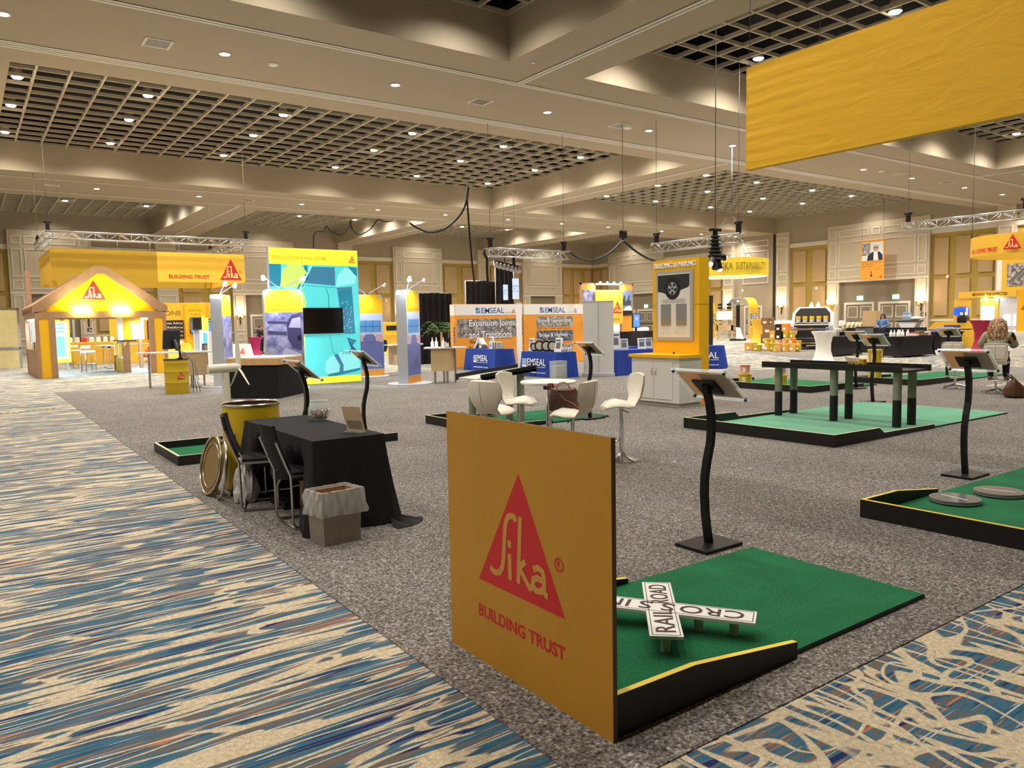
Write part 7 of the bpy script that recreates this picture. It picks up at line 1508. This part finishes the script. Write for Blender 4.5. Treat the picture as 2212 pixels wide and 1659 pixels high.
p = AT(1530, X=30); t = thing('display_board', 'tall narrow black panel right behind the kiosk tower', 'panel', (p.x, p.y, .006), 0); b = B(BLK); b.box(0, .06, -.25, .25, .05, 2.75, .01); b.obj('board', t); b = B(WHT); b.box(-.1, .16, -.3, .3, 0, .05); b.obj('foot', t)
box_item('white_crate', 'white crate with blue glow behind the product stack', 'crate', (41.5, ONX(1704, 690, 41.5).y, .006), (1.2, 1.4, 1.4), 0, WHT, (('blue_panel', M('glow_blue', '6FA8F0', .4, emit=.5), (-.62, -.6, -.5, .3, .75, 1.15)),))
# --- portrait poster hanging on the far right wall
a, c = ONX(1858, 606, 57.5), ONX(1911, 516, 57.5); w_ = a.y-c.y; h_ = c.z-a.z; t = thing('hanging_poster', 'orange poster of a smiling man hung before the far right wall', 'poster', (57.5, a.y, a.z))
b = B(ORNG); b.box(0, .04, -w_, 0, 0, h_); b.obj('panel', t); b = B(); o = (0, 0, 0); flat(b, M('portrait_bg', 'DDE2D8', .6), w_*.06, w_*.95, h_*.49, h_*.95, o, NX, .006); flat(b, PHOTO[3], w_*.06, w_*.42, h_*.62, h_*.93, o, NX, .008)
poly(b, M('suit_navy', '262C44', .7), [(w_*.28, h_*.49), (w_*.32, h_*.62), (w_*.5, h_*.70), (w_*.8, h_*.70), (w_*.92, h_*.62), (w_*.94, h_*.49)], o, NX, .01); poly(b, WHT, [(w_*.55, h_*.49), (w_*.56, h_*.7), (w_*.72, h_*.7), (w_*.76, h_*.49)], o, NX, .012)
hx_, hz_ = w_*.645, h_*.80; poly(b, SKIN, [(hx_+w_*.11*math.cos(k*PI/10), hz_+h_*.085*math.sin(k*PI/10)) for k in range(20)], o, NX, .013); poly(b, M('grey_hair', 'C8C4BC', .7), [(hx_+w_*.115*math.cos(k*PI/10), hz_+h_*.035+h_*.055*math.sin(k*PI/10)) for k in range(0, 11)], o, NX, .015); b.m(INK); b.stroke([(hx_-w_*.09, hz_+h_*.01), (hx_+w_*.09, hz_+h_*.01)], h_*.012, o, NX, Z3, .016); b.m(WHT); b.stroke([(hx_-w_*.04, hz_-h_*.04), (hx_+w_*.04, hz_-h_*.04)], h_*.01, o, NX, Z3, .016); b.obj('portrait', t)
b = B(OLIVE)
for k, s_ in enumerate(('BUILDING TOMORROW', 'BEYOND THE', 'EXPECTED')): b.text(s_, V(NX)*w_*.06+Z3*h_*(.43-.055*k), NX, Z3, h_*.04, w_*(.86, .5, .42)[k], .008)
b.text('VISIT OUR BOOTH THIS WAY', V(NX)*w_*.06+Z3*h_*.26, NX, Z3, h_*.018, w_*.8, .008); b.obj('lettering', t); b = B(INK); b.stroke([(w_*.47, h_*.22), (w_*.47, h_*.12)], w_*.03, o, NX, Z3, .008); poly(b, INK, [(w_*.41, h_*.12), (w_*.53, h_*.12), (w_*.47, h_*.07)], o, NX, .008); b.obj('arrow', t); b = B(RED); poly(b, RED, [(w_*.82, h_*.05), (w_*.92, h_*.05), (w_*.87, h_*.11)], o, NX, .008); b.obj('logo', t)
b = B(WIRE)
for y in (-.1, -w_+.1): b.cyl((.02, y, h_), (.02, y, ZG+.1-a.z), .01, n=6)
b.obj('wire', t)
# --- right booth
X0 = 40.0
def RP(px, py): return ONX(px, py, X0)
a, c = RP(2072, 640), RP(2197, 640); Wd = a.y-c.y; hz0, hz1 = RP(2130, 643).z, RP(2130, 629).z
t = thing('yellow_booth_gantry', 'yellow booth gantry with BEYOND THE EXPECTED header at the right edge', 'booth wall', (X0, a.y, .006)); u = NX
b = B(FYEL); b.box(-.1, .1, -Wd, 0, hz0, hz1); b.obj('header', t); b = B(INK); b.text('BEYOND THE EXPECTED', (-.1, -Wd*.26, hz0+(hz1-hz0)*.3), u, Z3, (hz1-hz0)*.42, Wd*.6, .012, .02); b.obj('lettering', t)
def rel(px): return a.y-RP(px, 660).y
for i0, i1, txt, lb in ((2062, 2096, ('40 YEARS OF', 'BUILDING THE', 'TRUST'), 0), (2118, 2158, ('40 YEARS', 'OF GRIND'), 1)):
    x0, x1 = rel(i0), rel(i1); b = B(FYEL); b.box(-.05, .15, -x1, -x0, 0, hz0-.05); col = b.obj('column', t); b = B(INK)
    for k, s_ in enumerate(txt): b.text(s_, (-.05, -x0-(x1-x0)*.2, hz0-.5-.2*k), u, Z3, .11, (x1-x0)*.6, .012)
    b.obj('lettering', col)
x0, x1 = rel(2158), rel(2197); b = B(M('white_wall_panel', 'D8D6D8', .6)); b.box(.0, .1, -x1, -x0, 0, hz0); wl = b.obj('white_wall', t); b = B(M('lit_window', 'F4F2FF', .4, emit=1.2))
for k in range(3):
    z = hz0-1.35-.75*k
    for f0, f1 in ((.28, .66), (.82, .96)): b.box(-.02, 0, -(x0+(x1-x0)*f1), -(x0+(x1-x0)*f0), z, z+.52)
b.obj('lit_picture', wl)
def rscreen(name, label, px0, px1, py0, py1, mat, mat2=None):
    p, q = ONX(px0, py1, X0-.2), ONX(px1, py0, X0-.2); t = thing(name, label, 'screen', (X0-.2, p.y, p.z), 0, 'glowing screens of the right booth'); w_ = p.y-q.y; h_ = q.z-p.z; b = B(mat); b.box(-.03, .1, -w_, 0, 0, h_); b.obj('display', t); b = B(mat2 or WHT); b.box(-.035, -.03, -w_, -w_*.85, 0, h_) if not mat2 else b.box(-.035, -.03, -w_*.95, -w_*.12, .05, h_*.55); b.obj('picture', t)
rscreen('wall_screen', 'landscape screen glowing deep blue on the left booth column', 2061, 2092, 664, 681, M('deep_blue_glow', '1440F0', .3, emit=1.1), None)
rscreen('wall_screen', 'tall bright portrait screen on the right booth column', 2119, 2147, 660, 699, M('sky_glow', '8FC0F0', .3, emit=1.0), M('white_glow', 'FFFFFF', .3, emit=1.6))
for k, px in enumerate((2126, 2149)): w_ = ONX(px, 640, X0-.2); b = B(LEDM); b.ball((0, 0, 0), .06, 8, 6); tag(b.obj('spot_bulb', loc=(w_.x+.08, w_.y, hz0-.05)), '%s small spot under the booth header from the left' % ORD[k], 'lamp', 'spots under the header')
p = ONX(2076, 712, X0-.75); t = thing('booth_desk', 'yellow desk with flared sides below the blue screen', 'desk', (X0-.75, p.y, .006)); b = B(FYEL); b.prism([(-1.6, .9), (-1.2, 1.25), (1.4, 1.3), (1.6, 1.0), (.3, .85)], (0, 0, 0), NX, Z3, .5); b.box(0, .5, -.8, .9, 0, .9); b.obj('front', t); b = B(BLK); b.box(-.05, .3, -.25, .2, 1.2, 1.5, .05); b.m(WHT); b.box(-.06, .2, -.15, .1, 1.5, 1.75, .05); b.obj('cup_display', t)
cocktail('dark red cocktail table behind the seated woman', (34.5, ONX(2124, 700, 34.5).y, .006), M('dark_red_spandex', 'A01A3E', .6), 1.35, .5)
a_, c_ = ONX(2195, 738, 33), ONX(2225, 640, 33); t = thing('yellow_column_sign', 'yellow sign column with a red triangle cut by the right photo edge', 'sign', (33, a_.y, .006)); w_ = a_.y-c_.y; h_ = ONX(2200, 627, 33).z; b = B(SYEL); b.box(0, .3, -w_, 0, .9, h_); b.obj('panel', t); b = B(RED); logo(b, (0, -w_*.3, h_-.75), NX, .6, .52, RED, LYEL, False, .006); b.obj('logo', t); b = B(WHT); b.box(-.3, .6, -w_-.2, .0, 0, .9); b.obj('plinth', t)
# photo wall above the booth
a_, c_ = ONX(2152, 622, 44), ONX(2260, 552, 44); t = thing('photo_wall', 'tall yellow panel with a black and white city photo at the right edge', 'panel', (44, a_.y, .006)); w_ = a_.y-c_.y; h_ = ONX(2170, 554, 44).z
b = B(WHT); b.box(0, .2, -w_, 0, 0, h_); b.obj('frame', t); b = B(FYEL); b.box(-.02, 0, -w_, -.25, 0, h_-.1); b.obj('panel', t); z0, z1 = ONX(2180, 619, 44).z, ONX(2180, 570, 44).z; b = B(PHOTO[3]); b.box(-.03, -.02, -w_, -.5, z0, z1); b.m(INKG)
for k in range(9): b.stroke([(.6+.4*k, z0+.2+.1*(k % 3)), (1.5+.35*k, z0+1.1+.12*(k % 4))], .12, (-.03, 0, 0), NX, Z3, .004)
b.obj('picture', t)
# round hanging sign
c0 = ONX(2240, 530, 31); R_ = abs(ONX(2108, 530, 31).y-c0.y); HH = (ONX(2150, 507, 31).z-ONX(2150, 549, 31).z)/2; t = thing('ring_sign', 'round orange-yellow hanging sign lettered BUILDING TRUST at the right edge', 'hanging sign', c0); n = 48
b = B(FYEL); b.skin([b.ring((0, 0, -HH), R_, X3, Y3, n), b.ring((0, 0, HH), R_, X3, Y3, n)], caps=False); b.skin([b.ring((0, 0, HH), R_-.05, X3, Y3, n), b.ring((0, 0, -HH), R_-.05, X3, Y3, n)], caps=False); b.obj('band', t)
va = math.atan2(-c0.y, -c0.x); b = B(RED); s_ = 'BUILDING TRUST'; 
def ringat(px): return math.asin(max(-1, min(1, (px-2240)/(2240-2108)*.985)))
for k, ch_ in enumerate(s_):
    if ch_ == ' ': continue
    px = 2115+k*3.75; al = va+ringat(px); nrm = V((math.cos(al), math.sin(al), 0)); uu = V((-nrm.y, nrm.x, 0)); b.text(ch_, nrm*(R_+.02)-Z3*HH*.62, uu, Z3, HH*.36, None, .012, .03, True)
b.obj('lettering', t); al = va+ringat(2196); nrm = V((math.cos(al), math.sin(al), 0)); uu = V((-nrm.y, nrm.x, 0)); b = B(RED); logo(b, nrm*(R_+.08)-uu*HH*.8-Z3*HH*.6, uu, HH*1.6, HH*1.4, RED, LYEL, False, .012); b.obj('logo', t); b = B(WIRE)
for k in range(3): al = k*2.1; b.cyl(((R_-.03)*math.cos(al), (R_-.03)*math.sin(al), HH), ((R_-.03)*math.cos(al), (R_-.03)*math.sin(al), ceil_at(c0.x, c0.y)-c0.z), .012, n=6)
b.obj('wire', t)
truss('truss over the right booth, running out of the photo', ONX(1953, 500, 30), ONX(2225, 473, 30))
